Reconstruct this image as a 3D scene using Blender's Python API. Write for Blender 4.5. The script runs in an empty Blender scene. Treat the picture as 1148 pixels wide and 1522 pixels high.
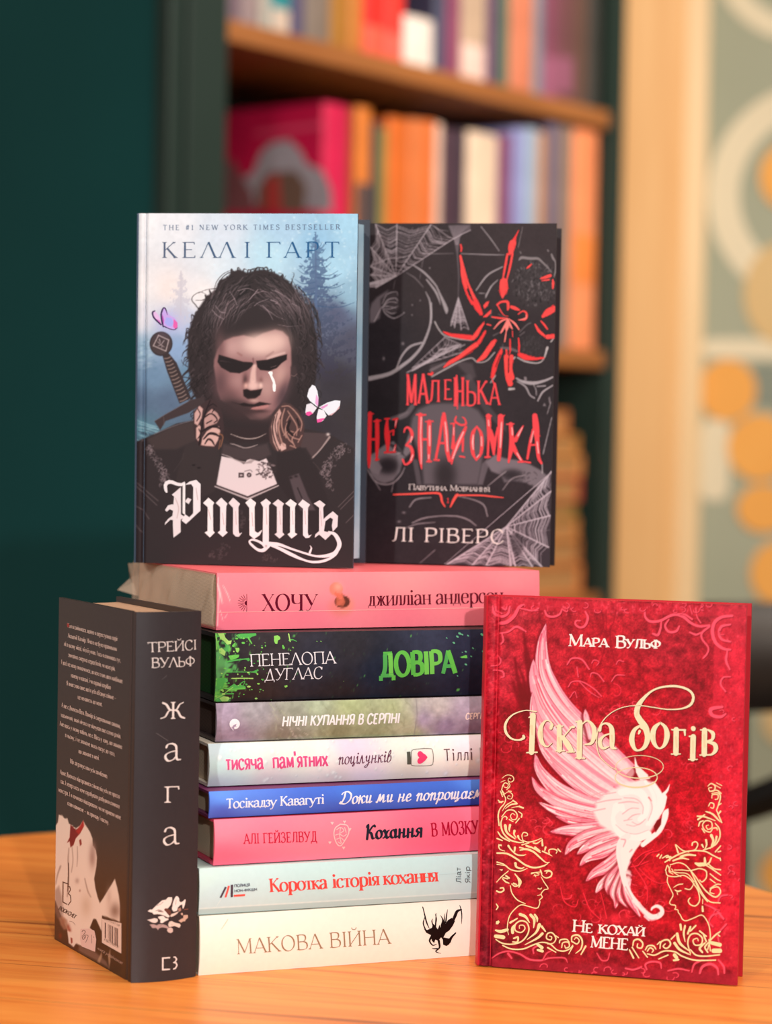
import bpy, bmesh, math, random
import numpy as np
from mathutils import Vector, Matrix
from mathutils.geometry import tessellate_polygon

SC = bpy.context.scene
COL = SC.collection
ZT = 0.75                      # height of the table top above the floor

# ------------------------------------------------------------------ camera
F_PX, CX, CY = 3400.0, 574.0, 761.0
PITCH, ROLL, HCAM = 0.02960, 0.01771, 0.29605
_fw = Vector((0, math.cos(PITCH), -math.sin(PITCH)))
_r0 = Vector((1, 0, 0)); _u0 = _r0.cross(_fw)
C_R = _r0 * math.cos(ROLL) + _u0 * math.sin(ROLL)
C_U = -_r0 * math.sin(ROLL) + _u0 * math.cos(ROLL)
C_P = Vector((0, 0, ZT + HCAM))
cam_d = bpy.data.cameras.new('camera'); cam = bpy.data.objects.new('camera', cam_d); COL.objects.link(cam)
m = Matrix((C_R, C_U, -_fw)).transposed().to_4x4(); m.translation = C_P
cam.matrix_world = m
cam_d.sensor_fit = 'VERTICAL'; cam_d.sensor_height = 24.0; cam_d.sensor_width = 24.0
cam_d.lens = F_PX / 1522.0 * 24.0
cam_d.clip_start = 0.05; cam_d.clip_end = 60
cam_d.dof.use_dof = True; cam_d.dof.focus_distance = 1.315
cam_d.dof.aperture_fstop = cam_d.lens * 0.001 / 0.0165
SC.camera = cam

# ------------------------------------------------------------------ light and exposure
SC.view_settings.view_transform = 'Standard'; SC.view_settings.look = 'None'
SC.view_settings.gamma = 1.0; SC.view_settings.exposure = 0.0
SC.view_settings.use_curve_mapping = False
W = bpy.data.worlds.new('world'); SC.world = W; W.use_nodes = True
W.node_tree.nodes['Background'].inputs[0].default_value = (1.0, 0.89, 0.79, 1)
W.node_tree.nodes['Background'].inputs[1].default_value = 0.26

def lamp(name, kind, loc, target, energy, color, **kw):
    d = bpy.data.lights.new(name, kind); d.energy = energy; d.color = color
    for k, v in kw.items(): setattr(d, k, v)
    o = bpy.data.objects.new(name, d); COL.objects.link(o); o.location = loc
    o.rotation_euler = (Vector(target) - Vector(loc)).to_track_quat('-Z', 'Y').to_euler()
    return o
TGT = (0.0, 1.36, ZT + 0.26)
lamp('spot_lamp_right', 'SPOT', (0.42, -1.2, ZT + 0.85), TGT, 146, (1.0, 0.985, 0.975), spot_size=0.75, spot_blend=0.6, shadow_soft_size=0.030)
lamp('spot_lamp_left', 'SPOT', (-0.95, -1.0, ZT + 1.05), TGT, 106, (1.0, 0.955, 0.92), spot_size=0.75, spot_blend=0.6, shadow_soft_size=0.035)
lamp('ceiling_panel_lamp', 'AREA', (0.1, 1.1, ZT + 1.75), (0.0, 1.45, ZT), 15, (1.0, 0.87, 0.72), shape='DISK', size=0.9)
lamp('shelf_wash_lamp', 'AREA', (1.7, 1.2, ZT + 1.6), (0.2, 3.4, ZT + 0.45), 25, (1.0, 0.88, 0.76), shape='DISK', size=0.5)
lamp('wall_wash_lamp', 'AREA', (1.1, 2.6, ZT + 1.7), (0.9, 4.4, ZT + 0.3), 28, (1.0, 0.91, 0.79), shape='DISK', size=0.5)

# ------------------------------------------------------------------ helpers
def lin(c):
    c = np.asarray(c, float)
    return np.where(c <= 0.04045, c / 12.92, ((c + 0.055) / 1.055) ** 2.4)
def ink(c):                     # printed colour: what is left once the varnish sheen is taken off
    v = lin(c); return np.clip((v - 0.011) * (0.74 + 0.22 * np.clip(v * 4, 0, 1)), 0.0022, 0.92)
def L3(r, g, b):
    v = lin(np.array([r, g, b]) / 255.0); return (float(v[0]), float(v[1]), float(v[2]), 1.0)

def project(P):
    d = Vector(P) - C_P; z = d.dot(_fw)
    return CX + F_PX * d.dot(C_R) / z, CY - F_PX * d.dot(C_U) / z
def ray(px, py):
    return (_fw + C_R * ((px - CX) / F_PX) + C_U * ((CY - py) / F_PX)).normalized()
def hit(px, py, P0, n):
    r = ray(px, py); t = (Vector(P0) - C_P).dot(n) / r.dot(n); return C_P + r * t

def mat(name, color=(0.5, 0.5, 0.5, 1), rough=0.5, spec=0.4, metal=0.0):
    m = bpy.data.materials.new(name); m.use_nodes = True
    b = m.node_tree.nodes['Principled BSDF']
    b.inputs['Base Color'].default_value = color; b.inputs['Roughness'].default_value = rough
    b.inputs['Specular IOR Level'].default_value = spec; b.inputs['Metallic'].default_value = metal
    return m
def nodes(m): return m.node_tree.nodes, m.node_tree.links, m.node_tree.nodes['Principled BSDF']
def noise_mat(name, c1, c2, scale=8.0, rough=0.5, spec=0.4, detail=4.0, bump=0.0, stretch=(1, 1, 1), bscale=None):
    m = mat(name, c1, rough, spec); N, Lk, b = nodes(m)
    tc = N.new('ShaderNodeTexCoord'); mp = N.new('ShaderNodeMapping'); mp.inputs['Scale'].default_value = stretch
    nz = N.new('ShaderNodeTexNoise'); nz.inputs['Scale'].default_value = scale; nz.inputs['Detail'].default_value = detail
    rp = N.new('ShaderNodeValToRGB'); rp.color_ramp.elements[0].color = c1; rp.color_ramp.elements[1].color = c2
    rp.color_ramp.elements[0].position = 0.32; rp.color_ramp.elements[1].position = 0.68
    Lk.new(tc.outputs['Object'], mp.inputs['Vector']); Lk.new(mp.outputs[0], nz.inputs['Vector'])
    Lk.new(nz.outputs['Fac'], rp.inputs['Fac']); Lk.new(rp.outputs['Color'], b.inputs['Base Color'])
    if bump:
        bp = N.new('ShaderNodeBump'); bp.inputs['Strength'].default_value = bump; bp.inputs['Distance'].default_value = 0.001
        n2 = nz
        if bscale:
            n2 = N.new('ShaderNodeTexNoise'); n2.inputs['Scale'].default_value = bscale; Lk.new(mp.outputs[0], n2.inputs['Vector'])
        Lk.new(n2.outputs['Fac'], bp.inputs['Height']); Lk.new(bp.outputs[0], b.inputs['Normal'])
    return m
def print_mat(name, rough=0.42, spec=0.4, metal=0.0, grain=900.0, bump=0.05):
    """printed paper / laminate: ink colour comes from the mesh's colour attribute"""
    m = mat(name, rough=rough, spec=spec, metal=metal); N, Lk, b = nodes(m)
    a = N.new('ShaderNodeVertexColor'); a.layer_name = 'ink'
    Lk.new(a.outputs['Color'], b.inputs['Base Color'])
    nz = N.new('ShaderNodeTexNoise'); nz.inputs['Scale'].default_value = grain
    tc = N.new('ShaderNodeTexCoord'); Lk.new(tc.outputs['Object'], nz.inputs['Vector'])
    bp = N.new('ShaderNodeBump'); bp.inputs['Strength'].default_value = bump; bp.inputs['Distance'].default_value = 0.0005
    Lk.new(nz.outputs['Fac'], bp.inputs['Height']); Lk.new(bp.outputs[0], b.inputs['Normal'])
    return m
def page_mat(name, c1, c2, axis, scale=900.0):
    """edge of a block of pages: fine parallel lines across the thickness"""
    m = mat(name, c1, 0.8, 0.2); N, Lk, b = nodes(m)
    tc = N.new('ShaderNodeTexCoord'); wv = N.new('ShaderNodeTexWave'); wv.bands_direction = axis
    wv.inputs['Scale'].default_value = scale; wv.inputs['Distortion'].default_value = 1.5; wv.inputs['Detail'].default_value = 2
    wv.inputs['Detail Scale'].default_value = 0.4
    rp = N.new('ShaderNodeValToRGB'); rp.color_ramp.elements[0].color = c1; rp.color_ramp.elements[1].color = c2
    Lk.new(tc.outputs['Object'], wv.inputs['Vector']); Lk.new(wv.outputs['Fac'], rp.inputs['Fac'])
    Lk.new(rp.outputs['Color'], b.inputs['Base Color'])
    return m

def tag(o, label=None, cat=None, group=None, kind=None):
    if label: o['label'] = label
    if cat: o['category'] = cat
    if group: o['group'] = group
    if kind: o['kind'] = kind
    return o
def empty(name, loc, rot=(0, 0, 0)):
    o = bpy.data.objects.new(name, None); COL.objects.link(o); o.empty_display_size = 0.02
    o.location = loc; o.rotation_euler = rot
    return o
def link(name, me, parent=None, loc=None):
    o = bpy.data.objects.new(name, me); COL.objects.link(o)
    if parent: o.parent = parent
    if loc is not None: o.location = loc
    return o
def from_bm(name, bm, material, parent=None, smooth=False, loc=None):
    me = bpy.data.meshes.new(name); bm.normal_update(); bm.to_mesh(me); bm.free()
    for mm in (material if isinstance(material, (list, tuple)) else [material]): me.materials.append(mm)
    if smooth:
        for p in me.polygons: p.use_smooth = True
    return link(name, me, parent, loc)
def add_hexa(bm, f, x0, x1, y0, y1, z0, z1, mi=0):
    """box between two corners in a book's own (a, w, t) axes, mapped by f"""
    v = [bm.verts.new(f(x, y, z)) for x in (x0, x1) for y in (y0, y1) for z in (z0, z1)]
    for q in ((0, 1, 3, 2), (4, 6, 7, 5), (0, 4, 5, 1), (2, 3, 7, 6), (0, 2, 6, 4), (1, 5, 7, 3)):
        bm.faces.new([v[k] for k in q]).material_index = mi
    return v
ident = lambda x, y, z: (x, y, z)
def bevel_all(bm, off, seg=2):
    bmesh.ops.recalc_face_normals(bm, faces=bm.faces[:])
    bmesh.ops.bevel(bm, geom=bm.edges[:], offset=off, segments=seg, affect='EDGES', profile=0.5)
def box_obj(name, material, x0, x1, y0, y1, z0, z1, parent=None, bev=0.0, loc=None):
    bm = bmesh.new(); add_hexa(bm, ident, x0, x1, y0, y1, z0, z1)
    bmesh.ops.recalc_face_normals(bm, faces=bm.faces[:])
    if bev: bevel_all(bm, bev)
    return from_bm(name, bm, material, parent, loc=loc)

# ------------------------------------------------------------------ printed art: a soft painted ground plus crisp lettering
def crm(P, n=6, closed=False):
    """Catmull-Rom curve through points (rows may carry extra columns such as a width)"""
    P = np.asarray(P, float)
    if len(P) < 3 and not closed: return P
    k = len(P); out = []
    for i in range(k if closed else k - 1):
        p1, p2 = P[i], P[(i + 1) % k]
        p0 = P[(i - 1) % k] if (closed or i > 0) else 2 * p1 - p2
        p3 = P[(i + 2) % k] if (closed or i + 2 < k) else 2 * p2 - p1
        for s in range(n):
            t = s / n
            out.append(0.5 * (2 * p1 + (p2 - p0) * t + (2 * p0 - 5 * p1 + 4 * p2 - p3) * t * t + (3 * p1 - 3 * p2 + p3 - p0) * t ** 3))
    if not closed: out.append(P[-1])
    return np.array(out)
def pts(s):
    return [tuple(float(q) for q in p.split(',')) for p in s.split()]
def mp(x0, y0, sc):
    """pixel mapper: points read off an enlarged detail back to the page's frame"""
    return lambda s: [(x0 + p[0] / sc, y0 + p[1] / sc) + tuple(q / sc for q in p[2:]) for p in (pts(s) if isinstance(s, str) else s)]

_rng = np.random.default_rng(7)
def value_noise(shape, cell, seed=0):
    r = np.random.default_rng(seed); h, w = shape
    g = r.random((int(h / cell) + 3, int(w / cell) + 3))
    y = np.arange(h) / cell; x = np.arange(w) / cell
    yi = y.astype(int); xi = x.astype(int); fy = (y - yi)[:, None]; fx = (x - xi)[None, :]
    fy = fy * fy * (3 - 2 * fy); fx = fx * fx * (3 - 2 * fx)
    a = g[yi][:, xi]; b = g[yi][:, xi + 1]; c = g[yi + 1][:, xi]; d = g[yi + 1][:, xi + 1]
    return (a * (1 - fx) + b * fx) * (1 - fy) + (c * (1 - fx) + d * fx) * fy
def fbm(shape, cell, oct=4, seed=0):
    o = np.zeros(shape); a = 1.0; s = 0
    for k in range(oct):
        o += a * value_noise(shape, max(cell / 2 ** k, 1.01), seed + k); s += a; a *= 0.55
    return o / s

def pad3(P):
    k = max(len(p) for p in P)
    return [tuple(p) + (1.0,) * (k - len(p)) for p in P]
class Art:
    """paint in the page's pixel frame; sampled onto the face's mesh afterwards"""
    def __init__(s, x0, y0, x1, y1, sc=1.4, base=(128, 128, 128)):
        s.x0, s.y0, s.sc = x0, y0, sc
        s.h, s.w = int((y1 - y0) * sc) + 1, int((x1 - x0) * sc) + 1
        s.a = np.ones((s.h, s.w, 3)) * np.array(base, float)
        s.X = (x0 + np.arange(s.w) / sc)[None, :].repeat(s.h, 0); s.Y = (y0 + np.arange(s.h) / sc)[:, None].repeat(s.w, 1)
        s.polys = []; s.level = 0
    def box(s, P, pad):
        P = np.asarray(P)[:, :2]
        a = int(max(0, (P[:, 0].min() - pad - s.x0) * s.sc)); b = int(min(s.w, (P[:, 0].max() + pad - s.x0) * s.sc + 2))
        c = int(max(0, (P[:, 1].min() - pad - s.y0) * s.sc)); d = int(min(s.h, (P[:, 1].max() + pad - s.y0) * s.sc + 2))
        return (slice(c, d), slice(a, b)) if b > a and d > c else None
    def mix(s, sl, k, col):
        k = np.clip(k, 0, 1)[..., None]; col = np.asarray(col, float)
        s.a[sl] = s.a[sl] * (1 - k) + col * k
    def rbf(s, P, p=3.0):
        num = np.zeros_like(s.a); den = np.zeros((s.h, s.w))
        for x, y, c in P:
            w = 1.0 / ((s.X - x) ** 2 + (s.Y - y) ** 2 + 60.0) ** (p / 2); num += w[..., None] * np.array(c, float); den += w
        s.a = num / den[..., None]
    def grain(s, amp, cell=3, seed=1, sl=None, col=None):
        n = fbm((s.h, s.w), cell * s.sc, 3, seed) - 0.5
        s.a = np.clip(s.a * (1 + amp * 2 * n[..., None]), 0, 255)
    def cover(s, P, soft, sl):
        X, Y = s.X[sl], s.Y[sl]; P = np.asarray(P)[:, :2]
        ins = np.zeros(X.shape, bool); d2 = np.full(X.shape, 1e9)
        for (ax, ay), (bx, by) in zip(P, np.roll(P, -1, 0)):
            if ay != by:
                c = ((ay > Y) != (by > Y)) & (X < (bx - ax) * (Y - ay) / (by - ay) + ax); ins ^= c
            vx, vy = bx - ax, by - ay; L = vx * vx + vy * vy + 1e-9
            t = np.clip(((X - ax) * vx + (Y - ay) * vy) / L, 0, 1)
            d2 = np.minimum(d2, (X - ax - t * vx) ** 2 + (Y - ay - t * vy) ** 2)
        d = np.sqrt(d2) * np.where(ins, 1, -1)
        return np.clip(0.5 + d / soft, 0, 1)
    def fill(s, P, col, al=1.0, soft=0.8, smooth=False):
        if smooth: P = crm(P, 5, True)
        sl = s.box(P, soft + 1)
        if sl: s.mix(sl, al * s.cover(P, soft, sl), col)
    def line(s, P, w, col, al=1.0, soft=0.7, smooth=True):
        """w: width, or (start, end), or per-point third column"""
        P = np.asarray(pad3(P), float)
        if P.shape[1] == 2:
            ws = np.linspace(w[0], w[1], len(P)) if isinstance(w, (tuple, list)) else np.full(len(P), float(w))
            P = np.column_stack([P, ws])
        if smooth and len(P) > 2: P = crm(P, 5)
        sl = s.box(P, P[:, 2].max() + soft + 1)
        if not sl: return
        X, Y = s.X[sl], s.Y[sl]; k = np.zeros(X.shape)
        for (ax, ay, aw), (bx, by, bw) in zip(P[:-1], P[1:]):
            vx, vy = bx - ax, by - ay; L = vx * vx + vy * vy + 1e-9
            t = np.clip(((X - ax) * vx + (Y - ay) * vy) / L, 0, 1)
            d = np.sqrt((X - ax - t * vx) ** 2 + (Y - ay - t * vy) ** 2)
            r = (aw + (bw - aw) * t) / 2
            k = np.maximum(k, np.clip(0.5 + (r - d) / soft, 0, 1) * np.minimum(1, 2 * r / 0.7))
        s.mix(sl, al * k, col)
    def blob(s, x, y, rx, ry, col, al=1.0, ang=0.0, p=1.0):
        c, q = math.cos(ang), math.sin(ang); R = max(rx, ry) * 2.4
        sl = s.box([(x - R, y - R), (x + R, y + R)], 0)
        if not sl: return
        dx, dy = s.X[sl] - x, s.Y[sl] - y
        k = np.exp(-(((dx * c + dy * q) / rx) ** 2 + ((-dx * q + dy * c) / ry) ** 2) ** p)
        s.mix(sl, al * k, col)
    def disc(s, x, y, r, col, al=1.0, soft=0.8, ry=None):
        a = np.linspace(0, 2 * math.pi, 28)[:-1]; ry = ry or r
        s.fill(np.column_stack([x + r * np.cos(a), y + ry * np.sin(a)]), col, al, soft)
    def sample(s, px, py):
        x = np.clip((px - s.x0) * s.sc, 0, s.w - 1.001); y = np.clip((py - s.y0) * s.sc, 0, s.h - 1.001)
        xi, yi = x.astype(int), y.astype(int); fx, fy = (x - xi)[:, None], (y - yi)[:, None]
        A = s.a
        return (A[yi, xi] * (1 - fx) + A[yi, xi + 1] * fx) * (1 - fy) + (A[yi + 1, xi] * (1 - fx) + A[yi + 1, xi + 1] * fx) * fy
    # crisp layer ------------------------------------------------------
    def vpoly(s, P, col, mi=0, smooth=False):
        if smooth: P = crm(P, 6, True)
        s.polys.append((np.asarray(P, float)[:, :2], col, mi, s.level)); s.level += 1
    def vline(s, P, w, col, mi=0, smooth=True, cap=True):
        P = np.asarray(pad3(P), float)
        if P.shape[1] == 2:
            ws = np.linspace(w[0], w[1], len(P)) if isinstance(w, (tuple, list)) else np.full(len(P), float(w))
            P = np.column_stack([P, ws])
        if smooth and len(P) > 2: P = crm(P, 6)
        s.ribbon(P[:, :2], P[:, 2], col, mi, cap)
    def ribbon(s, Q, ws, col, mi=0, cap=False):
        Q = np.asarray(Q, float); keep = [0]
        for i in range(1, len(Q)):
            if np.hypot(*(Q[i] - Q[keep[-1]])) > 1e-4: keep.append(i)
        Q = Q[keep]; ws = np.asarray(ws, float)[keep]
        if len(Q) < 2: return
        d = np.diff(Q, axis=0); d /= np.hypot(d[:, 0], d[:, 1])[:, None]
        t = np.vstack([d[:1], (d[1:] + d[:-1]), d[-1:]]); n = np.hypot(t[:, 0], t[:, 1])[:, None] + 1e-9
        t = t / n; mit = np.ones(len(Q)); mit[1:-1] = np.clip(2.0 / np.maximum(n[1:-1, 0], 0.6), 1, 1.8) if len(Q) > 2 else 1
        nr = np.column_stack([-t[:, 1], t[:, 0]]) * (ws * 0.5 * mit)[:, None]
        A, B = Q + nr, Q - nr
        if cap:
            def arc(c, dirv, r):
                a0 = math.atan2(dirv[1], dirv[0]); return [(c[0] + r * math.cos(a0 + q), c[1] + r * math.sin(a0 + q)) for q in (1.05, 0.5, 0, -0.5, -1.05)]
            P0 = [tuple(p) for p in A] + arc(Q[-1], d[-1], ws[-1] / 2)
            s.polys.append((('strip', A, B), col, mi, s.level))
            s.polys.append((np.array([A[-1]] + arc(Q[-1], d[-1], ws[-1] / 2) + [B[-1]]), col, mi, s.level))
            s.polys.append((np.array([B[0]] + arc(Q[0], -d[0], ws[0] / 2) + [A[0]]), col, mi, s.level))
        else:
            s.polys.append((('strip', A, B), col, mi, s.level))
        s.level += 1

def homog(src, dst):
    A = []; b = []
    for (x, y), (X, Y) in zip(src, dst):
        A += [[x, y, 1, 0, 0, 0, -X * x, -X * y], [0, 0, 0, x, y, 1, -Y * x, -Y * y]]; b += [X, Y]
    h = np.linalg.solve(np.array(A, float), np.array(b, float)); return np.append(h, 1).reshape(3, 3)
def happly(H, P):
    P = np.asarray(P, float); q = np.column_stack([P, np.ones(len(P))]) @ H.T
    return q[:, :2] / q[:, 2:]

def _fine(tris, lim):
    out = []; st = list(tris)
    while st:
        a, b, c = st.pop(); d = [np.hypot(*(a - b)), np.hypot(*(b - c)), np.hypot(*(c - a))]; k = int(np.argmax(d))
        if d[k] <= lim: out.append((a, b, c)); continue
        if k == 0: m_ = (a + b) / 2; st += [(a, m_, c), (m_, b, c)]
        elif k == 1: m_ = (b + c) / 2; st += [(a, b, m_), (a, m_, c)]
        else: m_ = (c + a) / 2; st += [(a, b, m_), (m_, b, c)]
    return out
def face_mesh(art, U, V, fmap, nu, nv, corners, us=None, fine=None):
    """grid over (u, v) carrying the art's colours, with the crisp shapes lifted a hair above it.
    corners: page pixels of (0,V) (U,V) (U,0) (0,0).  Returns verts, faces, colours, material indices."""
    H = homog([(0, V), (U, V), (U, 0), (0, 0)], corners); Hi = np.linalg.inv(H)
    u = np.linspace(0, U, nu + 1) if us is None else us; nu = len(u) - 1; v = np.linspace(0, V, nv + 1)
    uu, vv = np.meshgrid(u, v); uv = np.column_stack([uu.ravel(), vv.ravel()])
    px = happly(H, uv); col = ink(np.clip(art.sample(px[:, 0], px[:, 1]), 0, 255) / 255.0)
    verts = [fmap(a, b, 0.0) for a, b in uv]
    i = np.arange(nu * nv); r, c = i // nu, i % nu; k = r * (nu + 1) + c
    faces = np.column_stack([k, k + 1, k + nu + 2, k + nu + 1]).tolist(); mi = [0] * len(faces)
    cols = [tuple(q) for q in col]
    nmax = max(art.level, 1)
    for P, cc, mat_i, lev in art.polys:
        off = 0.00006 + 0.00022 * lev / nmax; lc = ink(np.array(cc[:3], float) / 255.0); b0 = len(verts)
        if isinstance(P, tuple):
            if fine:
                A0, B0 = P[1], P[2]; qa, qb = [A0[0]], [B0[0]]
                for q in range(len(A0) - 1):
                    m_ = max(1, int(math.ceil(np.hypot(*((A0[q + 1] + B0[q + 1] - A0[q] - B0[q]) / 2)) / fine)))
                    for r_ in range(1, m_ + 1): qa.append(A0[q] + (A0[q + 1] - A0[q]) * r_ / m_); qb.append(B0[q] + (B0[q + 1] - B0[q]) * r_ / m_)
                P = ('strip', np.array(qa), np.array(qb))
            A = happly(Hi, P[1]); B = happly(Hi, P[2]); n = len(A)
            A[:, 0] = np.clip(A[:, 0], 0, U); B[:, 0] = np.clip(B[:, 0], 0, U); A[:, 1] = np.clip(A[:, 1], 0, V); B[:, 1] = np.clip(B[:, 1], 0, V)
            for q in range(n): verts.append(fmap(A[q][0], A[q][1], off)); verts.append(fmap(B[q][0], B[q][1], off)); cols += [tuple(lc)] * 2
            for q in range(n - 1): faces.append([b0 + 2 * q, b0 + 2 * q + 1, b0 + 2 * q + 3, b0 + 2 * q + 2]); mi.append(mat_i)
        else:
            if fine:
                T3 = []
                for tri in tessellate_polygon([[Vector((p[0], p[1], 0)) for p in P]]): T3.append(tuple(P[t] for t in tri))
                for t3 in _fine(T3, fine):
                    Q = happly(Hi, np.array(t3)); b0 = len(verts)
                    for p in Q: verts.append(fmap(min(max(p[0], 0), U), min(max(p[1], 0), V), off)); cols.append(tuple(lc))
                    faces.append([b0, b0 + 1, b0 + 2]); mi.append(mat_i)
                continue
            Q = happly(Hi, P); Q[:, 0] = np.clip(Q[:, 0], 0, U); Q[:, 1] = np.clip(Q[:, 1], 0, V)
            for p in Q: verts.append(fmap(p[0], p[1], off)); cols.append(tuple(lc))
            for tri in tessellate_polygon([[Vector((p[0], p[1], 0)) for p in Q]]):
                faces.append([b0 + t for t in tri]); mi.append(mat_i)
    return verts, faces, cols, mi

def mesh_from(name, verts, faces, cols, mi, mats, outward=None):
    me = bpy.data.meshes.new(name); me.from_pydata([tuple(v) for v in verts], [], faces)
    for mm in mats: me.materials.append(mm)
    ca = me.color_attributes.new('ink', 'FLOAT_COLOR', 'POINT')
    arr = np.ones((len(verts), 4), np.float32); arr[:, :3] = np.array(cols, np.float32); ca.data.foreach_set('color', arr.ravel())
    me.polygons.foreach_set('material_index', np.array(mi, np.int32)); 
    me.update(); return me
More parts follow.
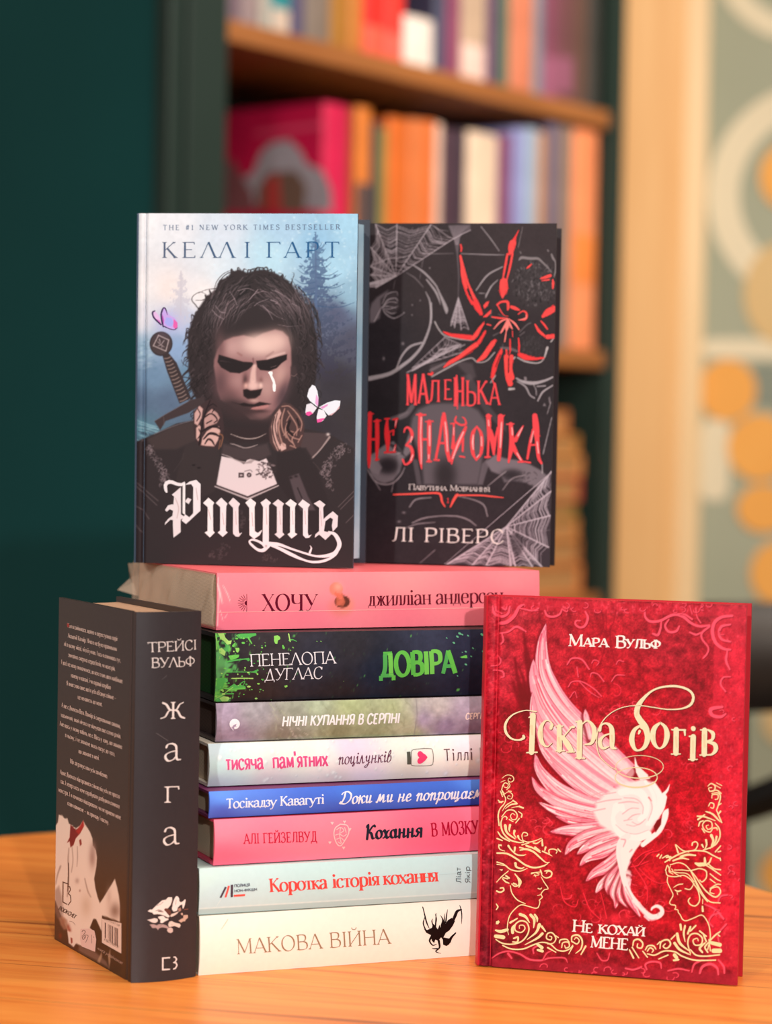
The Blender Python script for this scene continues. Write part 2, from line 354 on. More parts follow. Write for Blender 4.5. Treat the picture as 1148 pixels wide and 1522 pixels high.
# ------------------------------------------------------------------ lettering: pen strokes on a 100-unit capital
# stroke flags: ~ smooth, t thin, o ellipse, d dot; point suffixes: _ foot serif, v / ^ tick serif
G = {
'А': (72, "t4,0_ 36,100|36,100 68,0_|t15,32 57,32"), 'Б': (66, "12,0_ 12,100_|t12,98 56,98v|~12,56 38,56 54,47 58,29 54,10 38,1 12,1"),
'В': (66, "12,0_ 12,100_|~12,99 36,99 50,93 53,78 48,62 34,54 12,54|~12,54 38,54 55,46 60,28 55,9 38,1 12,1"),
'Г': (56, "12,0_ 12,100_|t12,98 52,98v"), 'Д': (76, "~18,3 28,40 31,98|58,98 58,2|t22,98 68,98|t4,2 72,2|t5,-20 5,2|t71,-20 71,2"),
'Е': (60, "12,0_ 12,100_|t12,98 51,98v|t12,52 42,52|t12,2 54,2^"), 'Є': (68, "~60,80 48,96 34,100 16,86 8,50 16,14 34,0 50,4 62,20|t10,50 44,50"),
'Ж': (98, "49,0_ 49,100_|~49,52 36,56 25,84 10,97|~49,52 62,56 73,84 88,97|~49,52 33,46 21,14 4,2|~49,52 65,46 77,14 94,2"),
'З': (58, "~6,80 14,96 28,100 44,92 47,76 40,59 22,54|~22,54 44,49 52,28 44,7 26,0 12,4 4,20"),
'И': (78, "12,0_ 12,100_|66,0_ 66,100_|t12,8 66,92"), 'Й': (78, "12,0_ 12,100_|66,0_ 66,100_|t12,8 66,92|~t26,124 30,113 39,110 48,113 52,124"),
'І': (28, "14,0_ 14,100_"), 'Ї': (28, "14,0_ 14,100_|d4,118 6|d24,118 6"), 'К': (72, "12,0_ 12,100_|t12,46 60,100_|26,60 68,0_"),
'Л': (72, "~4,3 13,5 20,24 26,98|60,0_ 60,98|t20,98 68,98"), 'М': (92, "t12,0_ 15,100|13,100 46,8|t46,8 78,100|79,100 80,0_|t5,98 16,98|t78,98 88,98"),
'Н': (78, "12,0_ 12,100_|66,0_ 66,100_|t12,52 66,52"), 'О': (82, "o41,50 34,51"), 'П': (78, "12,0_ 12,100_|66,0_ 66,100_|t12,98 66,98"),
'Р': (62, "12,0_ 12,100_|~12,99 36,99 53,91 57,73 53,55 36,46 12,46"), 'С': (72, "~62,78 52,96 38,101 17,88 8,50 17,12 38,-1 54,5 66,22|t62,78 62,100"),
'Т': (66, "33,0_ 33,100|t4,98v 62,98v"), 'У': (70, "6,100_ 38,36|~t64,100_ 38,36 27,10 17,1 7,6"), 'Ф': (88, "44,0_ 44,100_|o44,52 36,33"),
'Х': (72, "6,100_ 66,0_|t64,100_ 6,0_"), 'Ц': (80, "12,2 12,100_|62,2 62,100_|t8,2 74,2|t74,2 74,-20"), 'Ч': (72, "60,0_ 60,100_|~10,100_ 10,62 20,46 40,44 60,52"),
'Ш': (102, "12,2 12,100_|51,2 51,100_|90,2 90,100_|t8,2 94,2"), 'Щ': (106, "12,2 12,100_|51,2 51,100_|90,2 90,100_|t8,2 102,2|t102,2 102,-20"),
'Ь': (62, "12,0_ 12,100_|~12,54 36,54 53,46 57,28 53,9 36,1 12,1"), 'Ю': (104, "12,0_ 12,100_|t12,52 34,52|o66,50 32,51"),
'Я': (68, "56,0_ 56,100_|~56,99 30,99 13,90 9,73 15,56 30,48 56,48|~34,48 24,20 14,4 4,2"),
'Λ': (72, "t4,0_ 36,100|36,100 68,0_"), 'Δ': (76, "t14,2 38,100|38,100 62,2|t4,2 72,2|t5,-16 5,2|t71,-16 71,2"),
'N': (78, "t12,0_ 12,100|12,100_ 64,2|t64,2 64,100_"), 'W': (104, "4,100_ 30,0|t30,0 52,98|52,98 76,0|t76,0 100,100_"), 'Y': (70, "6,100_ 35,46|t64,100_ 35,46|35,46 35,0_"),
'R': (68, "12,0_ 12,100_|~12,99 34,99 50,92 54,75 50,58 34,50 12,50|34,50 64,0_"), 'S': (58, "~50,82 40,98 28,101 12,92 8,76 16,60 30,52 46,42 52,26 46,8 28,-1 14,3 6,20"),
'L': (58, "12,0_ 12,100_|t12,2 54,2^"), 'F': (56, "12,0_ 12,100_|t12,98 52,98v|t12,52 40,52"),
'1': (36, "t6,84 18,100|18,100 18,0_"), '#': (70, "24,0 34,100|46,0 56,100|t8,34 62,34|t10,66 64,66"), '3': (58, "~6,80 16,97 30,100 45,90 46,74 38,58 24,54|~24,54 44,48 50,28 42,6 24,0 10,5 4,20"),
'0': (60, "o30,50 24,51"), '2': (60, "~8,78 16,96 30,100 46,90 48,72 34,44 8,4|t8,3 54,3"), '4': (60, "42,0 42,100|t42,100 6,30|t6,30 56,30"), '5': (60, "t48,98 14,98|14,98 12,56|~12,56 32,62 48,48 50,26 40,4 22,0 8,8"),
'6': (60, "~46,94 24,80 10,50 10,24|o30,28 20,29"), '7': (58, "t6,97 52,97|52,97 20,0"), '8': (60, "o30,74 20,26|o30,25 24,27"), '9': (60, "o30,72 20,29|~50,76 50,50 36,20 14,4"),
'.': (24, "d12,4 6"), ',': (24, "d12,4 6|t14,2 8,-16"), '-': (42, "t6,36 36,36"), '—': (90, "t6,36 84,36"), "'": (22, "12,104 10,76"), '?': (54, "~8,80 16,96 28,100 44,90 44,72 30,52 27,28|d27,4 6"), '(': (34, "~26,108 12,70 12,30 26,-8"), ')': (34, "~8,108 22,70 22,30 8,-8"), ' ': (34, ""), '%': (40, ""),
'а': (60, "~8,50 14,64 28,68 41,60 44,44|~44,44 44,16 48,4 60,4|~44,40 22,34 8,24 7,10 17,-1 32,4 44,18"), 'б': (62, "o31,32 24,33|~8,36 8,66 16,88 30,94 46,98 52,106"),
'е': (58, "t10,38 50,38|~50,38 47,60 30,68 14,60 8,34 14,8 32,-1 46,5 53,16"), 'є': (54, "~48,52 42,65 30,68 14,58 8,34 14,8 30,-1 42,4 50,16|t10,36 38,36"),
'р': (66, "14,-32_ 14,66|t4,64 14,66|~14,52 24,66 40,67 56,54 58,33 54,10 40,-1 26,0 14,14"), 'у': (64, "6,66_ 32,6|~t58,66_ 32,6 22,-22 10,-31 3,-24"),
'і': (30, "15,0_ 15,66|t6,64 15,66|d15,92 8"), 'ї': (30, "15,0_ 15,66|d6,90 6|d24,90 6"), 'ф': (92, "46,-32_ 46,100|o46,33 38,34"), 'o': (64, "o32,33 26,34"),
}
for _k in 'ВГДЖЗИЙКЛМНОПСТХЦЧШЩЬЮЯ': G[_k.lower()] = (G[_k][0] * 0.74, 'S' + G[_k][1])
for _a, _b in zip('AEHIKMOTBCPX', 'АЕНІКМОТВСРХ'): G[_a] = G[_b]
CURSIVE = {
'п': (58, "~3,44 12,58 15,56 15,0|~15,34 28,57 38,56 40,40 40,12 46,2 56,12"), 'о': (46, "o22,30 18,30|~t34,50 40,46 48,50"), 'ц': (56, "~4,46 11,60 12,18 22,2 36,20|~37,60 37,12 44,0 44,-14 36,-20 34,-10 52,8"),
'і': (28, "~4,46 12,60 12,12 18,2 28,12|d14,82 7"), 'л': (54, "~2,4 10,4 20,60 24,58|~24,58 34,14 40,2 52,12"), 'у': (52, "~4,46 11,60 12,28 22,16 34,30|~36,60 34,0 26,-30 12,-34 10,-22 50,10"),
'н': (58, "10,60 10,0|~t10,28 24,36 38,32|~40,60 39,12 45,2 56,12"), 'к': (54, "10,62 10,0|~44,56 34,60 12,28 26,34 36,6 44,2 54,10"), 'в': (48, "~8,20 14,70 28,96 30,72 12,44|~12,40 32,52 38,24 24,0 10,6 10,30"),
'и': (56, "~4,46 11,60 12,18 22,2 36,20|~37,60 37,12 43,2 54,12"), 'м': (72, "~2,4 8,4 16,60 20,58 28,12 42,60 46,56 52,12 58,2 70,12"), 'а': (54, "o20,30 16,29|~38,60 37,14 43,2 54,12"),
'е': (46, "~8,26 34,38 30,58 16,58 8,28 16,4 30,2 44,14"), 'є': (44, "~34,50 22,60 10,48 20,32 28,32|~20,32 8,22 10,4 26,0 42,12"), 'р': (56, "~4,48 13,60 12,10 9,-34|~12,40 24,60 40,54 42,26 32,0 16,6|t36,6 54,12"),
'щ': (84, "~4,46 11,60 12,18 20,2 33,20|~34,60 34,16 42,2 56,20|~57,60 57,12 64,0 64,-14 54,-22 52,-12 80,10"), 'с': (44, "~36,48 28,60 14,54 8,28 16,4 28,2 42,14"), 'ь': (46, "~8,58 10,12 20,2 34,14 32,30 18,34 10,22|t30,26 46,34"),
'я': (56, "~42,60 42,0|~42,58 22,62 12,46 22,34 40,32|~24,34 14,6 2,4"), 'х': (52, "~4,50 14,58 32,2 46,10|~44,58 32,48 16,8 4,2"), 'К': (70, "~6,88 16,98 12,0|~62,92 50,96 16,46|~20,52 38,40 50,4 66,6"),
'Д': (92, "~30,96 26,50 12,4|~4,80 20,98 52,100 76,76 74,34 48,2 20,4 8,16|~12,4 2,8 6,18"),
}
class Style:
    def __init__(s, w=14, thin=0.4, serif=9, st=4, nib=24, slant=0.0, gap=0, cap=False, cur=False, lcw=1.0, jit=0, brk=True, sc=0):
        s.__dict__.update(locals())

def _stroke_list(ch, st):
    adv, src = CURSIVE[ch] if (st.cur and ch in CURSIVE) else G.get(ch, G['о'])
    if st.sc and ch.islower(): adv, src = G[ch.upper()]; adv *= st.sc; src = 'S' + src
    k = 1.0
    if src.startswith('S'): src, k = src[1:], (st.sc or 0.665)
    out = []
    for s in src.split('|'):
        if not s: continue
        fl = ''
        while s[0] in '~todT': fl += s[0]; s = s[1:]
        P = []; S = []
        for q in s.split():
            mk = ''
            if q[-1] in '_v^': mk, q = q[-1], q[:-1]
            x, y = (list(map(float, q.split(','))) + [0])[:2]; P.append((x * (1 if k == 1 else k if st.sc else k * 1.11), y * k)); S.append(mk)
        out.append((fl, P, S))
    return adv, out, k

def text_width(s, st):
    return sum(_stroke_list(c, st)[0] + st.gap for c in s) - st.gap

def text(art, s, p0, p1, h, st, col, up=None, mi=0, colf=None, fit=True, box=None):
    """letters along p0 -> p1 (page pixels, on the base line); h: capital height in pixels"""
    p0 = np.array(p0, float); p1 = np.array(p1, float); e = p1 - p0; Lp = np.hypot(*e); e = e / Lp
    upv = np.array([e[1], -e[0]]) if up is None else np.array(up, float)
    W_ = text_width(s, st); sx = Lp / W_; sy = h / 100.0
    wpx = st.w * sy; x = 0.0; rr = random.Random(len(s) * 7 + int(p0[0]))
    for ch in s:
        adv, strokes, k = _stroke_list(ch, st)
        jx, jy, ja = (rr.uniform(-1, 1) * st.jit, rr.uniform(-1, 1) * st.jit, 1 + rr.uniform(-.04, .04) * st.jit) if st.jit else (0, 0, 1)
        wk = wpx * (0.92 if k < 1 else 1.0)
        def T(q): return p0 + e * ((x + q[0] + jx) * sx) + (upv * sy + e * st.slant * sy) * (q[1] * ja + jy)
        def wid(d, thin):
            a = math.atan2(d @ upv, d @ e) - math.radians(st.nib)
            f = st.thin + (1 - st.thin) * abs(math.sin(a)) ** 1.3
            return wk * (min(f, st.thin * 1.15 + 0.04) if thin else f)
        for fl, P, S in strokes:
            c = colf(T(P[0])) if colf else col
            if 'd' in fl:
                r = P[1][0] if len(P) > 1 else 6
                cc = T(P[0]); rp = max(r * sy, wpx * 0.55); a = np.linspace(0, 6.283, 11)[:-1]
                art.vpoly(np.column_stack([cc[0] + rp * np.cos(a), cc[1] + rp * np.sin(a)]), c, mi); continue
            if 'o' in fl:
                a = np.linspace(0, 2 * math.pi, 29); Q = np.array([T((P[0][0] + P[1][0] * math.cos(t), P[0][1] + P[1][1] * math.sin(t))) for t in a])
            else:
                Q = crm(P, 6) if '~' in fl and len(P) > 2 else np.array(P, float); Q = np.array([T(q) for q in Q])
            d = np.gradient(Q, axis=0); d /= np.hypot(d[:, 0], d[:, 1])[:, None] + 1e-9
            ws = np.array([wid(v, 't' in fl) for v in d])
            if '~' in fl and not st.cap and not st.cur: ws[0] *= 0.8; ws[-1] *= 0.8
            art.ribbon(Q, ws, c, mi, cap=st.cap)
            if st.serif and 'o' not in fl:
                for j, i in ((0, 0), (-1, -1)):
                    if not S[j]: continue
                    q = P[j]; tp = 1 if (q[1] > 40) else -1
                    hl = st.serif; t_ = st.st
                    if S[j] == '_':
                        y0, y1 = (q[1], q[1] - t_ * tp)
                        wl = ws[i] / sx / 2
                        A = [(q[0] - hl - wl, y0), (q[0] + hl + wl, y0), (q[0] + hl + wl, y1), (q[0] + wl * 1.02 + hl * .25, y1 - tp * t_ * .5), (q[0] + wl, y1 - tp * t_ * 1.8), (q[0] - wl, y1 - tp * t_ * 1.8), (q[0] - wl * 1.02 - hl * .25, y1 - tp * t_ * .5), (q[0] - hl - wl, y1)]
                        if not st.brk: A = A[:3] + [A[-1]]
                        art.vpoly([T(a_) for a_ in A], c, mi)
                    else:
                        sg = -1 if S[j] == 'v' else 1
                        art.vpoly([T((q[0] - st.st * .9, q[1] - sg * 2)), T((q[0] + st.st * .5, q[1] - sg * 2)), T((q[0] + st.st * .9, q[1] + sg * (hl * 1.9))), T((q[0] - st.st * .3, q[1] + sg * (hl * 1.9)))], c, mi)
        x += adv + st.gap
def glyph_box(art, ch, x0, y0, x1, y1, st, col, mi=0, shear=0.0, colf=None):
    """one letter stretched into a pixel box (x0, top y0) - (x1, base y1)"""
    text(art, ch, (x0, y1), (x1, y1 + 1e-3), y1 - y0, st, col, up=(shear, -1), mi=mi, colf=colf)
ROMAN = Style(w=15, thin=0.32, serif=8, st=4); ROMANB = Style(w=19, thin=0.36, serif=9, st=5)
THIN = Style(w=9.5, thin=0.45, serif=8, st=3); DIDONE = Style(w=19, thin=0.2, serif=8, st=4, nib=4)
SANS = Style(w=16, thin=0.8, serif=0, cap=False, gap=4); SANSB = Style(w=24, thin=0.82, serif=0, gap=2)
# ------------------------------------------------------------------ the room
FLOOR_M = noise_mat('floor_boards', L3(120, 92, 64), L3(150, 116, 80), 3.0, 0.5, stretch=(1, 9, 1))
WALL_SAGE = noise_mat('sage_wall_paint', L3(160, 163, 142), L3(170, 172, 150), 1.5, 0.75, 0.2, bump=0.1, bscale=160)
WALL_DARK = noise_mat('dark_teal_wall_paint', L3(14, 52, 50), L3(18, 58, 57), 1.2, 0.6, 0.3, bump=0.1, bscale=160)
tag(box_obj('floor', FLOOR_M, -2.6, 2.6, -1.6, 5.2, -0.06, 0.0), kind='structure')
YW = 4.6
tag(box_obj('wall_back', WALL_SAGE, 0.30, 2.6, YW, YW + 0.1, 0.0, 2.7), kind='structure')
tag(box_obj('wall_left', WALL_DARK, -2.6, 0.30, YW, YW + 0.1, 0.0, 2.7), kind='structure')
tag(box_obj('baseboard_back', mat('skirting_paint', L3(200, 196, 180), 0.5), 0.9, 2.6, YW - 0.015, YW, 0.0, 0.09, bev=0.003), kind='structure')

# timber post and door lining in front of the sage wall
def px_x(px, py, y): return hit(px, py, (0, y, 0), Vector((0, 1, 0)))
PINE = noise_mat('pale_pine', L3(250, 196, 132), L3(238, 178, 112), 5.0, 0.5, 0.3, stretch=(6, 6, 0.4))
PINE2 = noise_mat('pale_pine_edge', L3(240, 212, 168), L3(230, 200, 152), 5.0, 0.5, 0.3, stretch=(6, 6, 0.4))
yp = YW - 0.12
xa, xb, xc = px_x(921, 450, yp).x, px_x(1013, 450, yp).x, px_x(1047, 450, YW - 0.05).x
tag(box_obj('trim_1', PINE, xa, xb, yp, YW, 0.0, 2.7, bev=0.004), kind='structure')
tag(box_obj('trim_2', PINE2, xb, xc, YW - 0.05, YW, 0.0, 2.7, bev=0.003), kind='structure')

# mural shapes: flat paint laid on the wall, a millimetre proud
CREAM = noise_mat('mural_cream_paint', L3(226, 212, 182), L3(232, 218, 188), 3, 0.7, 0.2)
ORANGE = noise_mat('mural_orange_paint', L3(246, 178, 92), L3(238, 168, 84), 3, 0.7, 0.2)
TAN = noise_mat('mural_tan_paint', L3(222, 190, 138), L3(216, 182, 128), 3, 0.7, 0.2)
GREY = noise_mat('mural_grey_paint', L3(140, 146, 132), L3(134, 140, 126), 3, 0.7, 0.2)
mural_n = [0]
def mural_shape(name, material, cx, cy, rx, ry, hole=0.0, n=40, label='', rect=False, parent=None):
    bm = bmesh.new(); y = YW - 0.0012 - 0.0004 * mural_n[0]; mural_n[0] += 1
    c = px_x(cx, cy, y); k = (y / F_PX)
    out = []; inn = []
    for i in range(n):
        a = 2 * math.pi * i / n; s_, c_ = math.sin(a), math.cos(a)
        if rect: c_, s_ = math.copysign(abs(c_) ** 0.4, c_), math.copysign(abs(s_) ** 0.4, s_)
        out.append(bm.verts.new((c.x + rx * k * c_, y, c.z + ry * k * s_)))
        if hole: inn.append(bm.verts.new((c.x + rx * k * hole * c_, y, c.z + ry * k * hole * s_)))
    if hole:
        for i in range(n): bm.faces.new([out[i], out[(i + 1) % n], inn[(i + 1) % n], inn[i]])
    else: bm.faces.new(out)
    ext = bmesh.ops.extrude_face_region(bm, geom=bm.faces[:])
    for v in ext['geom']:
        if isinstance(v, bmesh.types.BMVert): v.co.y = YW - 0.0001
    bmesh.ops.recalc_face_normals(bm, faces=bm.faces[:])
    return from_bm(name, bm, material, parent)
mural = empty('wall_mural', (0, 0, 0)); tag(mural, 'cream rings and orange dots painted on the sage wall right of the pine post', 'mural')
for nm, mt, a in (('ring', CREAM, (1220, 290, 167, 167, 0.72)), ('ring', CREAM, (1190, -70, 130, 130, 0.74)), ('band', CREAM, (1150, 519, 105, 15, 0)),
                  ('band', CREAM, (1063, 684, 22, 60, 0)), ('patch', GREY, (1150, 572, 34, 32, 0)), ('dot', TAN, (1166, 436, 60, 76, 0)), ('dot', ORANGE, (1176, 262, 46, 50, 0)), ('dot', ORANGE, (1082, 580, 43, 46, 0)),
                  ('dot', ORANGE, (1130, 665, 48, 50, 0)), ('dot', ORANGE, (1136, 756, 40, 36, 0)), ('dot', ORANGE, (1156, 852, 40, 46, 0)), ('dot', TAN, (1168, 1070, 34, 38, 0)), ('dot', ORANGE, (1176, 1300, 44, 40, 0))):
    mural_shape(nm, mt, *a, rect=(nm in ('band', 'patch')), parent=mural)

# ------------------------------------------------------------------ bookcase
BX = Vector((0.6, 0.8, 0)); BB = Vector((-0.8, 0.6, 0)); BN = -BB
P_L = hit(268, 200, (0, 3.0, 0), Vector((0, 1, 0))); P_L.z = 0
def ft(px, py=300, back=0.0):
    """distance along the bookcase front under an image column"""
    q = hit(px, py, P_L + BB * back, BN); return (q - P_L).dot(BX), q.z
TEAL = noise_mat('bookcase_teal_lacquer', L3(14, 72, 72), L3(18, 78, 77), 2.0, 0.5, 0.2, bump=0.04, bscale=60)
TEAL_EDGE = noise_mat('bookcase_frame_lacquer', L3(30, 46, 40), L3(36, 52, 46), 2.0, 0.45, 0.3)
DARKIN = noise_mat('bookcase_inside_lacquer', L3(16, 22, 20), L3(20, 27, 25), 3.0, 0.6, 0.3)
SHELF = noise_mat('oak_shelf', L3(172, 108, 56), L3(148, 88, 42), 3.0, 0.45, 0.35, stretch=(1.2, 14, 14))
BW = ft(929)[0]; s_in = ft(326, 300)[0]; e_in = ft(906)[0]; DEP = 0.37; BH = 2.15
bookcase = empty('bookcase', P_L, (0, 0, math.atan2(BX.y, BX.x)))
tag(bookcase, 'tall dark teal bookcase with oak shelves standing behind the table', 'bookcase')
s_stile = ft(286)[0]
box_obj('side_panel', TEAL, 0.0, 0.022, 0.004, DEP, 0.0, BH, bookcase, 0.002)
box_obj('side_panel', TEAL_EDGE, e_in + 0.004, BW, 0.004, DEP, 0.0, BH, bookcase, 0.002)
box_obj('face_frame', TEAL_EDGE, 0.0, s_in, -0.012, 0.006, 0.0, BH, bookcase, 0.003)
box_obj('door_edge', TEAL_EDGE, -0.030, -0.001, -0.006, 0.018, 0.0, BH, bookcase, 0.003)
box_obj('back_panel', DARKIN, 0.022, e_in + 0.004, DEP - 0.012, DEP - 0.001, 0.0, BH, bookcase)
box_obj('inner_lining', DARKIN, 0.022, 0.030, 0.004, DEP - 0.012, 0.0, BH, bookcase)
box_obj('top_panel', TEAL, 0.0, BW, -0.012, DEP, BH, BH + 0.025, bookcase, 0.002)
box_obj('plinth', TEAL, 0.01, BW - 0.01, 0.01, DEP - 0.02, -0.0, 0.05, bookcase)
Z1, Z2, Z3 = ZT + 0.862, ZT + 0.460, ZT + 0.050
TH = 0.030
for z in (Z1, Z2, Z3, ZT - 0.38):
    box_obj('shelf', SHELF, 0.030, e_in + 0.004, 0.004, DEP - 0.012, z - TH, z, bookcase, 0.002)

# blurred books on the shelves ---------------------------------------------------
cov_m = {}
def cover_mat(rgb):
    if rgb not in cov_m:
        c2 = tuple(min(255, int(q * 1.10 + 3)) for q in rgb)
        cov_m[rgb] = noise_mat('cover_cloth', L3(*rgb), L3(*c2), 14.0, 0.42, 0.4)
    return cov_m[rgb]
PAGES_BG = page_mat('old_pages', L3(226, 205, 170), L3(196, 172, 136), 'X', 260)
PAGES_BGZ = page_mat('old_pages_lying', L3(196, 146, 92), L3(160, 112, 66), 'Z', 200)
def shelf_book(s0, s1, z0, h, d, rgb, label, group, y0=0.02, band=None, lean=0.0):
    """a standing book: spine to the room, boards, block of pages"""
    t = s1 - s0
    loc = P_L + BX * s0 + BB * y0; loc.z = z0
    r = empty('book', loc, (0, lean, math.atan2(BX.y, BX.x))); tag(r, label, 'book', group)
    bm = bmesh.new(); bt = min(0.003, t * 0.12); n = 8
    prof = [(0, d), (0, 0.004)] + [(t * (0.5 - 0.5 * math.cos(math.pi * i / n)), 0.004 - 0.006 * math.sin(math.pi * i / n)) for i in range(1, n)] + [(t, 0.004), (t, d), (t - bt, d), (t - bt, 0.006), (bt, 0.006), (bt, d)]
    lo = [bm.verts.new((x, y, 0)) for x, y in prof]; hi = [bm.verts.new((x, y, h)) for x, y in prof]; k = len(prof)
    for i in range(k): bm.faces.new([lo[i], lo[(i + 1) % k], hi[(i + 1) % k], hi[i]])
    bm.faces.new(lo[::-1]); bm.faces.new(hi); bmesh.ops.recalc_face_normals(bm, faces=bm.faces[:])
    from_bm('cover', bm, cover_mat(rgb), r)
    box_obj('page_block', PAGES_BG, bt, t - bt, 0.007, d - 0.004, 0.003, h - 0.003, r)
    if band:
        for za, zb, rgb2 in band:
            bm = bmesh.new(); q = [(t * (0.5 - 0.5 * math.cos(math.pi * i / n)), 0.004 - 0.0063 * math.sin(math.pi * i / n)) for i in range(1, n)]
            a = [bm.verts.new((x, y, h * za)) for x, y in q]; b = [bm.verts.new((x, y, h * zb)) for x, y in q]
            a2 = [bm.verts.new((x, y + 0.001, h * za)) for x, y in q]; b2 = [bm.verts.new((x, y + 0.001, h * zb)) for x, y in q]
            for i in range(len(q) - 1):
                bm.faces.new([a[i], a[i + 1], b[i + 1], b[i]]); bm.faces.new([a2[i], b2[i], b2[i + 1], a2[i + 1]])
                bm.faces.new([a[i], a2[i], a2[i + 1], a[i + 1]]); bm.faces.new([b[i], b[i + 1], b2[i + 1], b2[i]])
            from_bm('spine_label', bm, cover_mat(rgb2), r)
    return r
def row(items, z0, group, ytop_ref):
    for (xa_, xb_, ytop, rgb, label, dd, band) in items:
        s0 = ft(xa_, 300)[0]; s1 = ft(xb_, 300)[0]
        h = ft((xa_ + xb_) / 2, ytop)[1] - z0 if ytop is not None else 0.34
        h = min(max(h, 0.05), Z1 - Z2 - TH - 0.004) if z0 == Z2 else h
        shelf_book(s0 + 0.0006, s1 - 0.0006, z0 + 0.0002, h, dd, rgb, label, group, 0.02, band)
row([
 (545, 568, 158, (208, 116, 44), 'orange topped charcoal spine next to the pink book on the middle shelf', .20, [(0, .66, (88, 66, 62))]),
 (568, 580, 180, (48, 52, 60), 'thin dark slate spine between orange and olive spines, middle shelf', .19, None),
 (580, 592, 190, (138, 122, 52), 'olive green spine on the middle shelf', .20, None),
 (592, 624, 174, (206, 100, 36), 'broad orange spine just right of the olive spine', .21, None),
 (624, 645, 176, (206, 112, 58), 'second orange spine in the middle shelf orange run', .21, None),
 (645, 663, 178, (212, 106, 44), 'third orange spine, touching the pinkish white one', .21, None),
 (663, 672, 182, (220, 188, 168), 'slim pinkish white spine after the orange run', .20, None),
 (672, 692, 190, (70, 44, 58), 'plum black spine left of a darker violet one, middle shelf', .20, None),
 (692, 710, 192, (58, 40, 54), 'dark violet spine left of the cream spine', .20, None),
 (710, 757, 197, (226, 198, 172), 'wide cream white spine in the centre of the middle shelf', .21, None),
 (757, 778, 200, (118, 62, 100), 'magenta purple spine right of the wide cream spine', .20, None),
 (778, 797, 190, (138, 140, 190), 'lavender blue spine on the middle shelf', .20, None),
 (797, 815, 190, (150, 168, 188), 'pale grey blue spine beside the lavender one', .20, None),
 (815, 829, 196, (176, 128, 92), 'tan brown narrow spine on the middle shelf', .20, None),
 (829, 848, 182, (104, 92, 112), 'purple grey spine left of the brown grey one, middle shelf', .20, None),
 (848, 868, 186, (136, 112, 98), 'brown grey spine next to the tall salmon spine', .20, None),
 (868, 905, 168, (240, 140, 92), 'tall salmon orange spine at the right end of the middle shelf', .22, [(.30, .52, (240, 130, 62))]),
], Z2, 'books standing on the middle shelf', 0)
row([
 (345, 372, None, (112, 92, 104), 'mauve grey spine at the left end of the top shelf', .20, None),
 (372, 398, None, (142, 122, 124), 'pinkish grey spine second from the left on the top shelf', .20, None),
 (398, 416, None, (168, 160, 150), 'pale grey spine left of the teal spine on the top shelf', .20, None),
 (416, 446, None, (34, 126, 134), 'teal blue spine on the top shelf', .20, [(0, .10, (196, 176, 160))]),
 (446, 466, None, (74, 66, 100), 'indigo spine right of the teal one', .20, None),
 (466, 504, None, (122, 108, 98), 'wide grey brown spine on the top shelf', .20, None),
 (504, 530, None, (158, 106, 34), 'mustard brown spine on the top shelf', .20, None),
 (530, 552, None, (184, 112, 40), 'ochre spine left of the bright red ones', .20, None),
 (552, 586, None, (212, 40, 34), 'bright red spine, left one of the red pair on the top shelf', .21, [(.0, .13, (222, 92, 72))]),
 (586, 614, None, (228, 52, 42), 'bright red spine, right one of the red pair on the top shelf', .21, [(.0, .12, (226, 96, 80))]),
 (614, 658, 24, (240, 218, 208), 'short white spine between red and violet books, top shelf', .20, None),
 (658, 676, None, (64, 66, 92), 'slate blue spine right of the short white book', .20, None),
 (676, 698, None, (132, 60, 92), 'wine purple spine on the top shelf', .20, None),
 (698, 736, None, (186, 158, 134), 'beige spine on the top shelf', .20, [(.0, .16, (232, 196, 184))]),
 (736, 754, None, (92, 62, 92), 'violet spine right of the beige one', .20, None),
 (754, 770, None, (72, 100, 78), 'green spine on the top shelf', .20, None),
 (770, 806, None, (204, 120, 90), 'salmon brown spine on the top shelf', .21, None),
 (806, 820, None, (118, 122, 134), 'blue grey thin spine on the top shelf', .20, None),
 (820, 842, None, (122, 62, 84), 'crimson mauve spine near the right end of the top shelf', .20, [(.0, .2, (150, 84, 112))]),
 (842, 866, None, (104, 62, 66), 'maroon spine near the right end of the top shelf', .20, [(.05, .22, (140, 80, 104))]),
 (866, 886, None, (92, 64, 54), 'dark brown spine, second from the right end of the top shelf', .20, None),
 (886, 905, None, (58, 56, 52), 'black brown spine at the right end of the top shelf', .20, None),
], Z1, 'books standing on the top shelf', 0)
# the pink picture book seen from its cover side
sp0, sp1 = ft(497)[0], ft(531)[0]; hp = ft(515, 153)[1] - Z2
pk = shelf_book(sp0, sp1 + .008, Z2 + .0002, hp, 0.27, (196, 22, 70), 'large pink picture book turned to show its cover, middle shelf', 'books standing on the middle shelf', 0.02)
bm = bmesh.new()                                                    # cover picture on the side board
def side_pt(px, py):
    q = hit(px, py, P_L + BX * (sp0 - 0.0008), BX); return ((q - P_L).dot(BB) - 0.02, q.z - Z2)
def side_shape(P, material, name, lift):
    b = bmesh.new(); vs = [b.verts.new((-lift,) + side_pt(*p)) for p in P]; f = b.faces.new(vs)
    e = bmesh.ops.extrude_face_region(b, geom=[f])
    for v in e['geom']:
        if isinstance(v, bmesh.types.BMVert): v.co.x = 0.0
    bmesh.ops.recalc_face_normals(b, faces=b.faces[:]); return from_bm(name, b, material, pk)
bm.free()
def ell(cx, cy, rx, ry, n=22): return [(cx + rx * math.cos(6.2832 * i / n), cy + ry * math.sin(6.2832 * i / n)) for i in range(n)]
side_shape([(346, 300), (352, 268), (376, 258), (388, 226), (404, 212), (430, 208), (446, 224), (456, 244), (480, 254), (492, 282), (494, 315)], cover_mat((160, 152, 160)), 'cover_picture', .0006)
